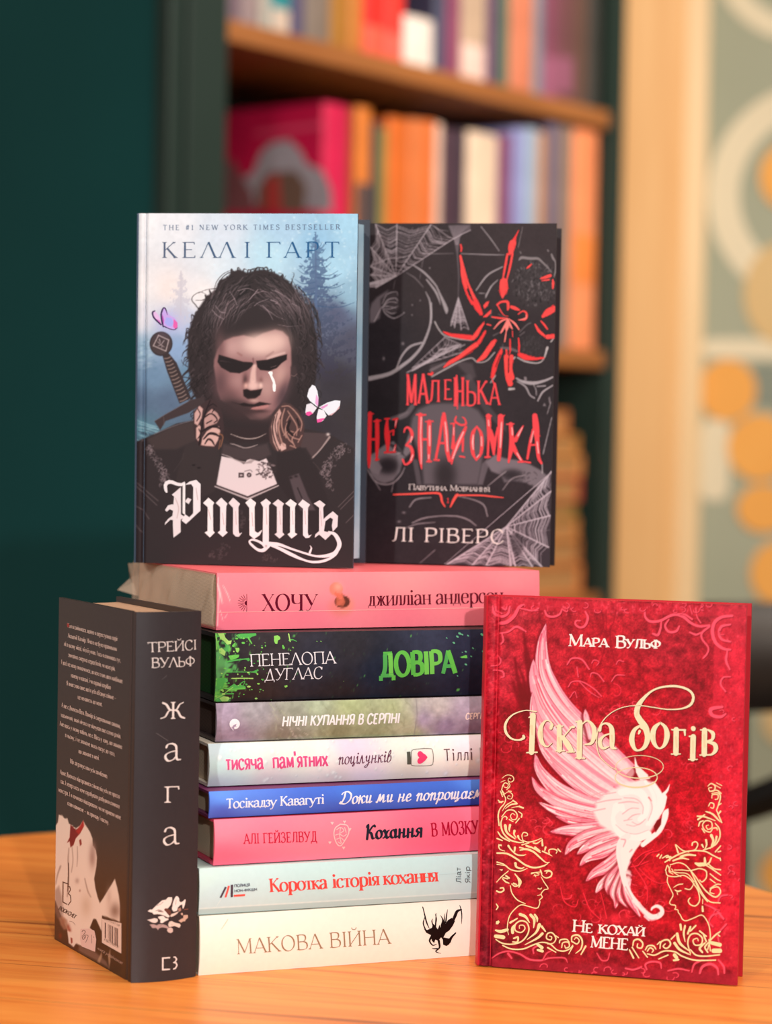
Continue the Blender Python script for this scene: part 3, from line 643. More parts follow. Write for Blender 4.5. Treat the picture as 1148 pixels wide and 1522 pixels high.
side_shape([(325, 315), (326, 250), (344, 236), (360, 262), (376, 288), (378, 315)], cover_mat((128, 78, 82)), 'cover_picture', .0009)
side_shape([(384, 315), (382, 280), (400, 256), (440, 254), (456, 276), (452, 315)], cover_mat((112, 86, 74)), 'cover_picture', .0010)
side_shape([(392, 315), (396, 268), (414, 258), (420, 315)], cover_mat((176, 60, 58)), 'cover_picture', .0012)
side_shape([(380, 196), (478, 182), (478, 190), (380, 203)], cover_mat((214, 70, 104)), 'cover_title', .0010)

# books lying in a pile on the lower shelf
def lying_book(s0, s1, d0, d1, z0, h, rgb, label):
    r = empty('book', P_L + BX * s0 + BB * d0 + Vector((0, 0, z0)), (0, 0, math.atan2(BX.y, BX.x))); tag(r, label, 'book', 'books lying in a pile on the lower shelf')
    w, d = s1 - s0, d1 - d0; bt = 0.004
    bm = bmesh.new(); add_hexa(bm, ident, 0, w, 0, d, 0, bt); add_hexa(bm, ident, 0, w, 0, d, h - bt, h); add_hexa(bm, ident, w - 0.005, w, 0, d, bt, h - bt)
    bmesh.ops.recalc_face_normals(bm, faces=bm.faces[:]); from_bm('cover', bm, cover_mat(rgb), r)
    box_obj('page_block', PAGES_BGZ, 0.005, w - 0.005, 0.005, d - 0.005, bt, h - bt, r)
zc = Z3 + 0.0003
for (xr, hh, rgb, lb) in ((900, .050, (206, 122, 62), 'orange tan book at the bottom of the lying pile'), (897, .042, (170, 102, 52), 'brown book second from the bottom of the lying pile'), (894, .036, (196, 128, 64), 'amber book with pages under the olive band in the pile'),
                         (890, .026, (126, 110, 48), 'olive edged book in the lying pile'), (896, .044, (176, 62, 48), 'red edged book halfway up the lying pile'), (898, .036, (206, 134, 74), 'light tan book above the red edged one'), (892, .034, (186, 122, 52), 'ochre book second from the top of the lying pile'), (876, .040, (192, 112, 60), 'brown orange book on top of the lying pile')):
    s1_ = ft(xr)[0]; lying_book(s1_ - 0.22, s1_ - 0.002, 0.03, 0.28, zc, hh - 0.0004, rgb, lb); zc += hh

# ------------------------------------------------------------------ chair beyond the table, at the right edge
CH = noise_mat('dark_stained_wood', L3(52, 42, 36), L3(40, 32, 28), 6.0, 0.5, 0.4, stretch=(1, 1, 8))
CHB = mat('black_lacquer', L3(24, 22, 22), 0.35)
ch = empty('chair', (0.60, 2.62, 0)); tag(ch, 'dark brown armchair behind the red book at the right edge', 'chair')
bm = bmesh.new(); n = 10
for i in range(n + 1):
    a = -0.5 + i / n; x = a * 0.46; y = 0.06 * (1 - (2 * a) ** 2)
    for z, dy in ((0.742, 0), (0.868, 0.02)): bm.verts.new((x, y + dy, z)); bm.verts.new((x, y + dy + 0.022, z))
bm.verts.ensure_lookup_table(); V_ = bm.verts
for i in range(n):
    p, q = 4 * i, 4 * i + 4
    for f in ((p, q, q + 2, p + 2), (p + 1, p + 3, q + 3, q + 1), (p + 2, q + 2, q + 3, p + 3), (p, p + 1, q + 1, q)): bm.faces.new([V_[k] for k in f])
bm.faces.new([V_[k] for k in (0, 2, 3, 1)]); bm.faces.new([V_[k] for k in (4 * n, 4 * n + 1, 4 * n + 3, 4 * n + 2)])
bmesh.ops.recalc_face_normals(bm, faces=bm.faces[:]); from_bm('backrest', bm, CH, ch, True)
def tube(name, P, r, material, parent, smooth=True):
    P = [Vector(p) for p in (crm(P, 6) if smooth else P)]; bm = bmesh.new(); ring = []
    for i, p in enumerate(P):
        t = (P[min(i + 1, len(P) - 1)] - P[max(i - 1, 0)]).normalized(); u = t.orthogonal().normalized() if i == 0 else (u - t * u.dot(t)).normalized(); w = t.cross(u)
        ring.append([bm.verts.new(p + (u * math.cos(6.2832 * k / 10) + w * math.sin(6.2832 * k / 10)) * r) for k in range(10)])
    for A, B in zip(ring[:-1], ring[1:]):
        for k in range(10): bm.faces.new([A[k], A[(k + 1) % 10], B[(k + 1) % 10], B[k]])
    bm.faces.new(ring[0][::-1]); bm.faces.new(ring[-1]); return from_bm(name, bm, material, parent, True)
box_obj('seat', CH, -0.22, 0.22, -0.40, 0.02, 0.43, 0.465, ch, 0.006)
for x in (-0.19, 0.19):
    tube('leg', [(x, -0.36, 0.0), (x, -0.36, 0.22), (x, -0.36, 0.432)], 0.017, CHB, ch); tube('leg', [(x, 0.03, 0.0), (x, 0.01, 0.4), (x, 0.045, 0.745)], 0.017, CHB, ch)
tube('armrest', [(-0.215, 0.04, 0.62), (-0.17, -0.06, 0.655), (-0.11, -0.14, 0.70), (-0.02, -0.22, 0.742), (0.1, -0.3, 0.75)], 0.02, CHB, ch)

# ------------------------------------------------------------------ round table
TC, TR = Vector((-0.078, 1.382, 0)), 0.375
wood = mat('oak_table_top', L3(224, 140, 66), 0.38, 0.45); N, Lk, b = nodes(wood)
tc = N.new('ShaderNodeTexCoord'); rot = N.new('ShaderNodeMapping'); rot.inputs['Rotation'].default_value = (0, 0, 0.24); Lk.new(tc.outputs['Object'], rot.inputs['Vector'])
mpn = N.new('ShaderNodeMapping'); mpn.inputs['Scale'].default_value = (1.9, 34, 34)
Lk.new(rot.outputs[0], mpn.inputs['Vector'])
nz = N.new('ShaderNodeTexNoise'); nz.inputs['Scale'].default_value = 3.2; nz.inputs['Detail'].default_value = 9; nz.inputs['Roughness'].default_value = 0.62; nz.inputs['Distortion'].default_value = 0.6
Lk.new(mpn.outputs[0], nz.inputs['Vector'])
rp = N.new('ShaderNodeValToRGB'); E_ = rp.color_ramp.elements
E_[0].position = 0.25; E_[0].color = L3(194, 98, 36); E_[1].position = 0.70; E_[1].color = L3(250, 160, 74)
e = rp.color_ramp.elements.new(0.46); e.color = L3(238, 136, 56)
Lk.new(nz.outputs['Fac'], rp.inputs['Fac'])
mp2 = N.new('ShaderNodeMapping'); mp2.inputs['Scale'].default_value = (1.0, 30, 30); Lk.new(rot.outputs[0], mp2.inputs['Vector'])
n2 = N.new('ShaderNodeTexNoise'); n2.inputs['Scale'].default_value = 2.0; n2.inputs['Detail'].default_value = 3; Lk.new(mp2.outputs[0], n2.inputs['Vector'])
r2 = N.new('ShaderNodeValToRGB'); r2.color_ramp.elements[0].position = 0.30; r2.color_ramp.elements[0].color = (0.40, 0.28, 0.20, 1); r2.color_ramp.elements[1].position = 0.345; r2.color_ramp.elements[1].color = (1, 1, 1, 1)
Lk.new(n2.outputs['Fac'], r2.inputs['Fac'])
mx = N.new('ShaderNodeMix'); mx.data_type = 'RGBA'; mx.blend_type = 'MULTIPLY'; mx.inputs[0].default_value = 1.0
Lk.new(rp.outputs['Color'], mx.inputs[6]); Lk.new(r2.outputs['Color'], mx.inputs[7]); 
sx_ = N.new('ShaderNodeSeparateXYZ'); Lk.new(rot.outputs[0], sx_.inputs[0])
wob = N.new('ShaderNodeTexNoise'); wob.inputs['Scale'].default_value = 6.0; Lk.new(rot.outputs[0], wob.inputs['Vector'])
def mth(op, a, b_=None):
    q = N.new('ShaderNodeMath'); q.operation = op
    for i_, v_ in enumerate((a, b_)):
        if v_ is None: continue
        if isinstance(v_, (int, float)): q.inputs[i_].default_value = v_
        else: Lk.new(v_, q.inputs[i_])
    return q.outputs[0]
yy = mth('ADD', sx_.outputs[1], mth('MULTIPLY', wob.outputs['Fac'], 0.004))
fr = mth('FRACT', mth('DIVIDE', mth('ADD', yy, 10.028), 0.075)); seam = mth('LESS_THAN', fr, 0.012)
mx2 = N.new('ShaderNodeMix'); mx2.data_type = 'RGBA'; Lk.new(mth('MULTIPLY', seam, 0.75), mx2.inputs[0]); Lk.new(mx.outputs[2], mx2.inputs[6]); mx2.inputs[7].default_value = L3(112, 58, 26)
Lk.new(mx2.outputs[2], b.inputs['Base Color'])
bp = N.new('ShaderNodeBump'); bp.inputs['Strength'].default_value = 0.12; bp.inputs['Distance'].default_value = 0.001; Lk.new(nz.outputs['Fac'], bp.inputs['Height']); Lk.new(bp.outputs[0], b.inputs['Normal'])
table = empty('round_table', (TC.x, TC.y, 0)); tag(table, 'round oak table carrying the stacked and standing books', 'table')
def lathe(name, prof, material, parent, n=96):
    bm = bmesh.new(); R = []
    for r_, z in prof: R.append([bm.verts.new((r_ * math.cos(6.283185 * k / n), r_ * math.sin(6.283185 * k / n), z)) for k in range(n)])
    for A, B in zip(R[:-1], R[1:]):
        for k in range(n): bm.faces.new([A[k], A[(k + 1) % n], B[(k + 1) % n], B[k]])
    bm.faces.new(R[0]); bm.faces.new(R[-1]); bmesh.ops.recalc_face_normals(bm, faces=bm.faces[:])
    return from_bm(name, bm, material, parent)
lathe('tabletop', [(TR - 0.012, ZT - 0.026), (TR - 0.002, ZT - 0.022), (TR, ZT - 0.012), (TR - 0.0006, ZT - 0.004), (TR - 0.003, ZT - 0.001), (TR - 0.006, ZT)], wood, table)
lathe('pedestal', [(0.035, 0.02), (0.035, ZT - 0.03), (0.12, ZT - 0.028), (0.12, ZT - 0.0265)], CHB, table, 40)
lathe('base', [(0.25, 0.0), (0.25, 0.012), (0.06, 0.022), (0.036, 0.03)], CHB, table, 64)
# ------------------------------------------------------------------ the books in front
PAPER = dict(X=page_mat('page_edges_across', L3(204, 164, 134), L3(160, 122, 98), 'X', 420), Y=page_mat('page_edges_deep', L3(226, 204, 176), L3(186, 160, 132), 'Y', 420), Z=page_mat('page_edges_flat', L3(226, 204, 176), L3(186, 160, 132), 'Z', 420))  # X is a darker copy: weak top light put into the paper colour
GREEN_EDGE = dict(Z=page_mat('green_page_edges', L3(36, 92, 40), L3(20, 62, 26), 'Z', 420))
RED_EDGE = dict(Y=page_mat('red_page_edges', L3(226, 92, 76), L3(186, 52, 48), 'Y', 420))
BLUE_EDGE = noise_mat('sprayed_blue_page_edges', L3(190, 214, 226), L3(120, 160, 188), 18, 0.6, 0.3)
INK = print_mat('printed_cover_paper', 0.42, 0.16); INK_GLOSS = print_mat('glossy_printed_cover', 0.25, 0.5); INK_MATT = print_mat('matt_printed_cover', 0.45, 0.10); INK_SATIN = print_mat('satin_laminate', 0.33, 0.30)
FOIL = print_mat('foil_stamping', 0.34, 0.6, 0.35)

def plain_box(f, x0, x1, y0, y1, z0, z1, rgb):
    v = [f(x, y, z) for x in (x0, x1) for y in (y0, y1) for z in (z0, z1)]
    F = [[0, 1, 3, 2], [4, 6, 7, 5], [0, 4, 5, 1], [2, 3, 7, 6], [0, 2, 6, 4], [1, 5, 7, 3]]
    c = tuple(lin(np.array(rgb, float) / 255)); return v, F, [c] * 8, [0] * 6
def merge(*parts):
    V, F, C, M = [], [], [], []
    for v, f, c, m_ in parts:
        b = len(V); V += [tuple(q) for q in v]; F += [[i + b for i in q] for q in f]; C += list(c); M += list(m_)
    return V, F, C, M
def flatten_w(prof_pts, f, a0, a1, rgb):
    """prism along the spine axis from a (w, t) outline"""
    n = len(prof_pts); v = [f(a0, w, t) for w, t in prof_pts] + [f(a1, w, t) for w, t in prof_pts]
    F = [[i, (i + 1) % n, n + (i + 1) % n, n + i] for i in range(n)] + [list(range(n))[::-1], list(range(n, 2 * n))]
    c = tuple(lin(np.array(rgb, float) / 255)); return v, F, [c] * (2 * n), [0] * len(F)

class Book:
    """f maps (a along spine, w spine->fore edge, t back board -> front board) to the root's axes"""
    def __init__(s, name, label, loc, yaw, lean, f, L, D, T, mats=INK, bt=0.0026, sq=0.0032, bulge=0.003, edge=(60, 50, 50), spine_rgb=None, back_rgb=None,
                 pages=None, group=None, soft=False, hinge=0.0, fore_in=0.004):
        s.f, s.L, s.D, s.T, s.bt, s.sq, s.bulge, s.edge, s.mat, s.hinge, s.soft = f, L, D, T, bt, sq, bulge, edge, mats, hinge, soft
        s.root = empty(name, loc); s.root.rotation_mode = 'XYZ'; s.root.rotation_euler = (-lean, 0, yaw); tag(s.root, label, 'book', group)
        s.spine_rgb = spine_rgb or edge; s.back_rgb = back_rgb or edge; s.pages = pages; s.fore_in = fore_in
    def mesh(s, name, parts, mats=None):
        V, F, C, M = merge(*parts); me = mesh_from(name, V, F, C, M, mats or [s.mat, FOIL]); return link(name, me, s.root)
    def corners(s, pts3):
        bpy.context.view_layer.update(); return [project(s.root.matrix_world @ Vector(p)) for p in pts3]
    def spine_surface(s, t, off=0.0): return s.bulge * ((2 * t / s.T - 1) ** 2 - 1) - off
    def build(s, front=None, back=None, spine=None):
        """front/back/spine: (art, face u->.., corners or None, nu, nv)"""
        f, L, D, T, bt = s.f, s.L, s.D, s.T, s.bt; w0 = 0.0006
        wj = w0 + s.hinge
        def groove(w): return 0.0017 * math.exp(-((w - s.hinge) / 0.0010) ** 2) if s.hinge else 0.0
        # boards
        for nm, side, art in (('front_cover', 1, front), ('back_cover', 0, back)):
            t0, t1 = (T - bt, T) if side else (0, bt)
            if art:
                A, nu, nv, cor, flip = art
                gs = 1.2e-3 if s.hinge else 0
                parts = [plain_box(f, 0, L, wj + 0.002 if s.hinge else w0, D, t0 if side else t0 + 0.0003, t1 - 0.0003 if side else t1, s.edge)]
                def fm(u, v, off, side=side, flip=flip):
                    w = D - u if flip else u; g = groove(w); rnd = 0.0022 * max(0.0, 1 - w / 0.004) ** 2 if s.hinge else 0.0
                    return f(v, w, (T - g - rnd + off) if side else (g + rnd - off))
                c3 = [fm(0, L, 0), fm(D, L, 0), fm(D, 0, 0), fm(0, 0, 0)]
                cor = cor or s.corners(c3)
                us = None
                if s.hinge:
                    q = np.concatenate([np.linspace(0, 0.004, 6), np.linspace(0.004, s.hinge + 0.006, 18)[1:], np.linspace(s.hinge + 0.006, D, nu)[1:]]); us = (D - q[::-1]) if flip else q
                parts.append(face_mesh(A, D, L, fm, nu, nv, cor, us))
                # turned edges of the sheet
                e = 0.0003
                if s.hinge: parts.append(plain_box(f, 0.0, L, 0.0045, wj + 0.003, t0 + (0.0014 if side else 0.0016) - 0.001, t1 - 0.0016, s.edge))
                s.mesh(nm, parts)
            else:
                rgb = s.edge if side else s.back_rgb
                s.mesh(nm, [plain_box(f, 0, L, w0, D, t0, t1, rgb)])
        # spine
        n = 18; th = 0.0014
        o = [(s.spine_surface(T * i / n), T * i / n) for i in range(n + 1)]
        inn = [(max(w + th, 0.0) if 0 < i < n else w + th + 0.0006, min(max(t, bt if not s.soft else 0.0004), T - (bt if not s.soft else 0.0004))) for i, (w, t) in enumerate(o)]
        prof = [(w + 0.0003, t) for w, t in o] + inn[::-1]
        parts = [flatten_w(prof, f, 0, L, s.spine_rgb)]
        if spine:
            A, nu, nv, cor, mode = spine
            if mode == 'flat':       # lying: u along spine, v = t
                fm = lambda u, v, off: f(u, s.spine_surface(v) - off, v); U, V = L, T
            else:                    # upright: u = t from the back board, v along spine
                fm = lambda u, v, off: f(v, s.spine_surface(u) - off, u); U, V = T, L
            c3 = [fm(0, V, 0), fm(U, V, 0), fm(U, 0, 0), fm(0, 0, 0)]
            if mode == 'flat': nu, nv = 300, 36
            else: nu = 40
            parts.append(face_mesh(A, U, V, fm, nu, nv, cor or s.corners(c3), fine=3.0))
        s.mesh('spine', parts)
        # block of pages with a hollow fore edge
        sq = s.sq; fe = D - s.fore_in; m_ = 10; z0, z1 = bt + 0.0002, T - bt - 0.0002; ws = th + 0.0012
        P = [(ws, z0)] + [(fe - (0 if s.soft else 0.0035) * math.sin(math.pi * i / m_), z0 + (z1 - z0) * i / m_) for i in range(m_ + 1)] + [(ws, z1)]
        P += [(ws - 0.9 * s.bulge * math.sin(math.pi * i / 6), z1 + (z0 - z1) * i / 6) for i in range(1, 6)]
        bm = bmesh.new(); lo = [bm.verts.new(f(sq, w, t)) for w, t in P]; hi = [bm.verts.new(f(L - sq, w, t)) for w, t in P]; k = len(P)
        for i in range(k): bm.faces.new([lo[i], lo[(i + 1) % k], hi[(i + 1) % k], hi[i]])
        bm.faces.new(lo[::-1]); bm.faces.new(hi); bmesh.ops.recalc_face_normals(bm, faces=bm.faces[:])
        s.block = from_bm('page_block', bm, s.pages, s.root)
        return s
F_FLAT = lambda a, w, t: (a, w, t)                     # lying, spine to the viewer
def F_FRONT(T): return lambda a, w, t: (w, T - t, a)   # upright, front cover to the viewer
F_SPINE = lambda a, w, t: (t, w, a)                    # upright, spine to the viewer, back cover on the left
# stack, bottom to top: label, x, y, z, yaw, thickness -----------------------------------
STK = dict(
 mak=(-0.0993, 1.2588, 0.0, 0.3824, 0.0332), kor=(-0.1000, 1.2599, 0.0336, 0.3697, 0.0260), ali=(-0.0927, 1.2664, 0.0600, 0.3959, 0.0259), blu=(-0.0957, 1.2671, 0.0863, 0.4020, 0.0151),
 tys=(-0.0977, 1.2811, 0.1018, 0.3802, 0.0244), nic=(-0.0940, 1.2851, 0.1266, 0.3806, 0.0220), dov=(-0.0951, 1.2877, 0.1490, 0.3833, 0.0390), hoc=(-0.0956, 1.3001, 0.1884, 0.4288, 0.0329))
def stack_book(key, label, L=0.2, D=0.135, **kw):
    x, y, z, yaw, T = STK[key]
    return Book('book', label, (x, y, ZT + z + 0.0001), yaw, 0.0, F_FLAT, L, D, T - 0.0003, group='books stacked flat on the table', **kw)
def spine_art(y0, y1, base, sc=1.3, x0=280, x1=830): return Art(x0, y0, x1, y1, sc, base)

# white book at the bottom
A = spine_art(1320, 1465, (252, 241, 226)); k = mp(280, 1080, 2.4957); q = mp(640, 1170, 5.855)
A.grain(0.012, 5, 3)
text(A, 'МАКОВА ВІЙНА', (350, 1417.4), (578.6, 1401.5), 22.5, Style(w=10, thin=0.35, serif=6, st=3, gap=4), (158, 132, 108))
INKB = (38, 30, 28)
A.vline(q('250,1025,5 258,1060,9 262,1110,9 256,1180,3'), 1, INKB); A.vline(q('262,1060,10 225,1075,22 205,1110,26 180,1165,20'), 1, INKB)
A.vpoly(q('175,1130 200,1160 180,1200 150,1240 120,1260 100,1300 150,1310 155,1360 130,1378 100,1365 95,1320 80,1300 55,1330 30,1320 20,1350 0,1330 -10,1280 -50,1260 -70,1225 -40,1235 0,1215 10,1180 30,1200 50,1230 65,1190 75,1215 85,1170 110,1150 120,1180 140,1150'), INKB)
for l in ('150,1340,30 170,1300,20 205,1262,12', '30,1190,10 40,1140,10 32,1100,3', '80,1200,12 95,1150,12 78,1110,3', '120,1170,12 130,1110,10 142,1060,3', '100,1180,10 110,1130,8 112,1095,3', '10,1200,9 0,1160,9 8,1140,3', '60,1330,20 70,1390,14 40,1425,10 85,1445,3', '0,1290,24 -20,1330,14 10,1370,10 40,1360,6', '50,1400,12 20,1400,8 5,1395,3', '-50,1250,10 -75,1180,10 -62,1130,6'): A.vline(q(l), 1, INKB)
A.vline(k('868,668,3 878,720,5 888,745,2'), 1, INKB); A.vline(k('915,690,2 912,730,5 908,760,4'), 1, INKB); A.vline(k('118,750,2 145,714,3'), 1, (226, 206, 182))
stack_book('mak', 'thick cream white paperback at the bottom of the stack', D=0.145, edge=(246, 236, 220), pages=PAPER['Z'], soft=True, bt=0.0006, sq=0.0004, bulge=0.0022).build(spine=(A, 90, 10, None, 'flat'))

# pale blue book
A = spine_art(1255, 1375, (196, 228, 229)); m = mp(285, 1240, 11.48)
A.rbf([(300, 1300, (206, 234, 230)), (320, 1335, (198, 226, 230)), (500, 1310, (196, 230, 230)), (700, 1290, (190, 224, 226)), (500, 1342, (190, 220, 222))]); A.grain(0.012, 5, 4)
A.line([(290, 1350.5), (715, 1325)], 1.0, (228, 240, 236), 0.8, smooth=False); A.fill([(285, 1352), (720, 1326), (720, 1345), (285, 1372)], (176, 206, 206), 0.8)  # pale crease line, with the lower fold's shading painted as a darker band
text(A, 'Коротка історія кохання', (400.2, 1325.2), (649.4, 1309), 20, Style(w=19, thin=0.26, serif=7, st=4, nib=4), (226, 84, 78))
for P, c in (('460,1070 490,1077 582,893 550,883', (88, 70, 84)), ('543,1066 577,1066 637,872 603,864', (238, 100, 90)), ('648,1066 686,1060 692,850 650,852', (88, 72, 84)), ('702,1022 895,1008 895,1044 702,1058', (236, 98, 86))): A.vpoly(m(P), c)
text(A, 'ПОЛИЦЯ', m('712,893')[0], m('980,872')[0], 4.0, SANSB, (88, 92, 108)); text(A, 'НОН-ФІКШН', m('712,978')[0], m('1100,948')[0], 3.8, SANSB, (92, 96, 108))
text(A, 'Ліат', q('256,830')[0], q('252,694')[0], 7.2, SANS, (92, 104, 106), up=(-1, -0.05)); text(A, 'Якір', q('335,829')[0], q('331,686')[0], 7.2, SANS, (92, 98, 98), up=(-1, -0.05))
A.vline([(651, 1299), (676, 1297.6)], 0.5, (176, 206, 208), smooth=False); A.vline([(321, 1346), (327, 1336)], (0.3, 0.9), (226, 240, 238), smooth=False)
stack_book('kor', 'pale aqua paperback with red title above the cream white book', D=0.145, edge=(206, 226, 222), pages=PAPER['Z'], soft=True, bt=0.0006, sq=0.0004, bulge=0.0018).build(spine=(A, 90, 10, None, 'flat'))

# raspberry pink book
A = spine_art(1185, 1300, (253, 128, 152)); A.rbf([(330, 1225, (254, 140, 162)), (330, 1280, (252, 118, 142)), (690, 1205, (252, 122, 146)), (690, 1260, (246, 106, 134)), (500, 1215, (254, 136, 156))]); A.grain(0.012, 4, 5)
text(A, 'АЛІ ГЕЙЗЕЛВУД', (360.9, 1253.4), (469.4, 1249.6), 15, Style(w=11, thin=0.6, serif=8, st=5, gap=8), (198, 40, 70))
text(A, 'Кохання', (541, 1246.3), (626.6, 1242.3), 20, Style(w=21, thin=0.4, serif=0, cur=True, cap=True, slant=0.1), (44, 50, 62))
text(A, 'В МОЗКУ', (639.4, 1242.2), (709.5, 1237.6), 19.5, Style(w=12, thin=0.5, serif=6, st=4, gap=6), (172, 26, 62))
PK = (255, 196, 196)
A.vline(k('560,360,4 585,365,4 590,390,4 575,420,4 560,440,4 545,430,4 535,400,4 540,375,4 560,360,4'), 1, PK)
for l in ('545,380,3 560,372,3 572,382,3 560,392,3', '540,400,3 555,396,3 570,404,3 582,396,3', '545,415,3 560,410,3 572,420,3', '560,372,3 556,400,3 562,430,3', '575,372,3 580,390,3', '550,425,3 560,432,3'): A.vline(k(l), 1, PK)
for x, y in ((530, 357), (576, 352), (594, 379), (520, 428), (572, 448)):
    A.vpoly(k(f'{x-6},{y-3} {x-3},{y-6} {x},{y-3} {x+3},{y-6} {x+6},{y-3} {x},{y+6}'), PK)
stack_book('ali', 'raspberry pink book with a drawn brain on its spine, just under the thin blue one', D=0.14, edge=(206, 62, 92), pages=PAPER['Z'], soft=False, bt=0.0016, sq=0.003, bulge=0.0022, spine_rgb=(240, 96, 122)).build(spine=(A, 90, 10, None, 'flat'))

# thin blue book
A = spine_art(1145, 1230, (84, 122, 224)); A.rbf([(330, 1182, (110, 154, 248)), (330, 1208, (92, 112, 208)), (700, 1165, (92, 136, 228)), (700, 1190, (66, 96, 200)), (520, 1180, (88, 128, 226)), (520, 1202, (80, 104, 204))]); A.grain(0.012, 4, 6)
text(A, 'Тосікадзу Кавагуті', (335, 1200.9), (480.5, 1193.8), 14, Style(w=18, thin=0.4, serif=6, st=5, slant=0.06), (232, 238, 252))
text(A, 'Доки ми не попрощаємось', (503, 1194.5), (742, 1184), 17.5, Style(w=17, thin=0.4, serif=0, cur=True, cap=True, slant=0.25), (236, 240, 252))
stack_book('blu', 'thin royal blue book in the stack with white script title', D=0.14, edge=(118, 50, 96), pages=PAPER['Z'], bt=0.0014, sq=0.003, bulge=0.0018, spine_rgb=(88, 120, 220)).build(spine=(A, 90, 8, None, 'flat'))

# pearly book with water drops
A = spine_art(1078, 1185, (222, 230, 228)); A.rbf([(320, 1110, (206, 224, 232)), (320, 1140, (204, 232, 232)), (320, 1162, (204, 218, 226)), (370, 1120, (214, 240, 232)), (400, 1150, (222, 216, 220)), (440, 1110, (226, 242, 226)), (480, 1130, (240, 238, 236)), (520, 1110, (234, 218, 238)), (540, 1140, (232, 222, 236)), (500, 1160, (226, 216, 218)), (600, 1110, (232, 242, 232)), (640, 1130, (242, 240, 230)), (690, 1110, (244, 228, 236)), (690, 1140, (240, 230, 214)), (610, 1150, (226, 222, 212))])
A.grain(0.015, 4, 7); rr = random.Random(11)
for i in range(70):
    x = rr.uniform(318, 715); y = rr.uniform(1104, 1163) - (x - 318) * 0.035; r = rr.choice((1.2, 1.5, 2, 2.6, 3.4))
    A.blob(x + 0.5, y + 0.6, r, r * 1.15, (176, 186, 192), 0.55); A.blob(x - .2, y - .2, r * .8, r, (246, 250, 248), 0.9); A.blob(x + r * .4, y - r * .4, r * .35, r * .4, (255, 255, 255), 0.9)
TYS = Style(w=15, thin=0.75, serif=0, gap=4)
for dx in (-0.9, 0.9):
    text(A, 'тисяча', (333 + dx, 1143.2), (389.4 + dx, 1141), 23, TYS, (250, 240, 244)); text(A, "пам'ятних", (402.7 + dx, 1140.4), (484.6 + dx, 1137.2), 23, TYS, (250, 240, 244))
text(A, 'тисяча', (333, 1143.2), (389.4, 1141), 22.5, TYS, (226, 98, 142)); text(A, "пам'ятних", (402.7, 1140.4), (484.6, 1137.2), 22.5, TYS, (224, 94, 138))
text(A, 'поцілунків', (498.5, 1135.2), (578.5, 1131.2), 18, Style(w=9, thin=0.5, serif=0, cur=True, cap=True, slant=0.2), (112, 62, 88))
j = mp(470, 1095, 4.592)
A.vpoly(j('604,98 628,96 632,184 606,184'), (92, 94, 86)); A.vline(j('634,100,4 648,84,4 690,78,4 760,76,4 780,90,4 782,170,4 766,190,4 690,194,4 650,192,4 634,180,4 634,100,4'), 1, (120, 112, 106))
A.vpoly(j('676,108 684,96 698,92 710,100 716,108 730,116 744,134 730,154 710,172 694,180 680,176 674,160 678,146 688,138 678,124'), (238, 78, 122))
THINS = Style(w=9, thin=0.85, serif=0, gap=12)
text(A, 'Тіллі', (656.5, 1129.7), (700, 1128.2), 17.3, THINS, (98, 66, 70)); text(A, 'К', (709.6, 1127.6), (720.5, 1127.2), 17.3, THINS, (98, 66, 70))
stack_book('tys', 'pearl white book with printed water drops and a heart jar on its spine', D=0.14, edge=(232, 220, 204), pages=PAPER['Z'], bt=0.0016, sq=0.003, bulge=0.0036, spine_rgb=(240, 238, 230)).build(spine=(A, 90, 12, None, 'flat'))

# mauve and moss book
A = spine_art(1018, 1115, (150, 140, 140)); A.rbf([(330, 1055, (176, 158, 180)), (350, 1095, (160, 140, 160)), (380, 1060, (160, 154, 160)), (420, 1090, (140, 132, 122)), (440, 1060, (150, 152, 138)), (470, 1050, (166, 176, 150)), (500, 1085, (146, 146, 118)), (520, 1050, (176, 186, 140)), (560, 1085, (150, 156, 124)), (580, 1055, (172, 180, 138)), (606, 1070, (186, 190, 156)), (614, 1090, (164, 168, 136)), (626, 1070, (164, 148, 174)), (650, 1050, (178, 168, 166)), (660, 1080, (150, 132, 158)), (690, 1060, (170, 152, 170)), (700, 1085, (140, 120, 140))])
A.grain(0.12, 9, 9); A.grain(0.06, 2.5, 10)
rr = random.Random(4)
for i in range(60):
    x = rr.uniform(400, 620); y = rr.uniform(1042, 1095); A.line([(x, y), (x + rr.uniform(-4, 8), y + rr.uniform(6, 14))], rr.uniform(.6, 1.8), rr.choice(((200, 206, 170), (120, 126, 96), (188, 196, 150))), 0.35)
for i in range(14):
    x = rr.uniform(410, 470); y = rr.uniform(1078, 1098); A.line([(x, y), (x + rr.uniform(2, 6), y + rr.uniform(2, 6))], 0.9, (206, 196, 184), 0.7)
A.line([(619, 1036), (615, 1096)], 1.4, (128, 122, 126), 0.6)
NIC = Style(w=18, thin=0.82, serif=0, slant=0.17, gap=5)
text(A, 'НІЧНІ КУПАННЯ В СЕРПНІ', (416.8, 1078.8), (591, 1073.9), 14.6, NIC, (244, 240, 240)); text(A, 'СЕРГІЙ', (689, 1068.4), (719.5, 1067.4), 8.8, NIC, (246, 216, 206))
c2 = mp(285, 1000, 11.48)
A.vpoly([(346.7 + 7.7 * math.cos(t), 1075.3 + 7.7 * math.sin(t)) for t in np.linspace(0, 6.28, 30)[:-1]], (248, 240, 246))
A.vpoly(c2('640,935 675,895 715,868 745,862 728,882 735,900 745,915 725,905 705,912 700,935 715,955 690,965 660,955'), (170, 150, 174)); A.vline(c2('655,925,8 670,950,8 690,975,6'), 1, (244, 236, 244))
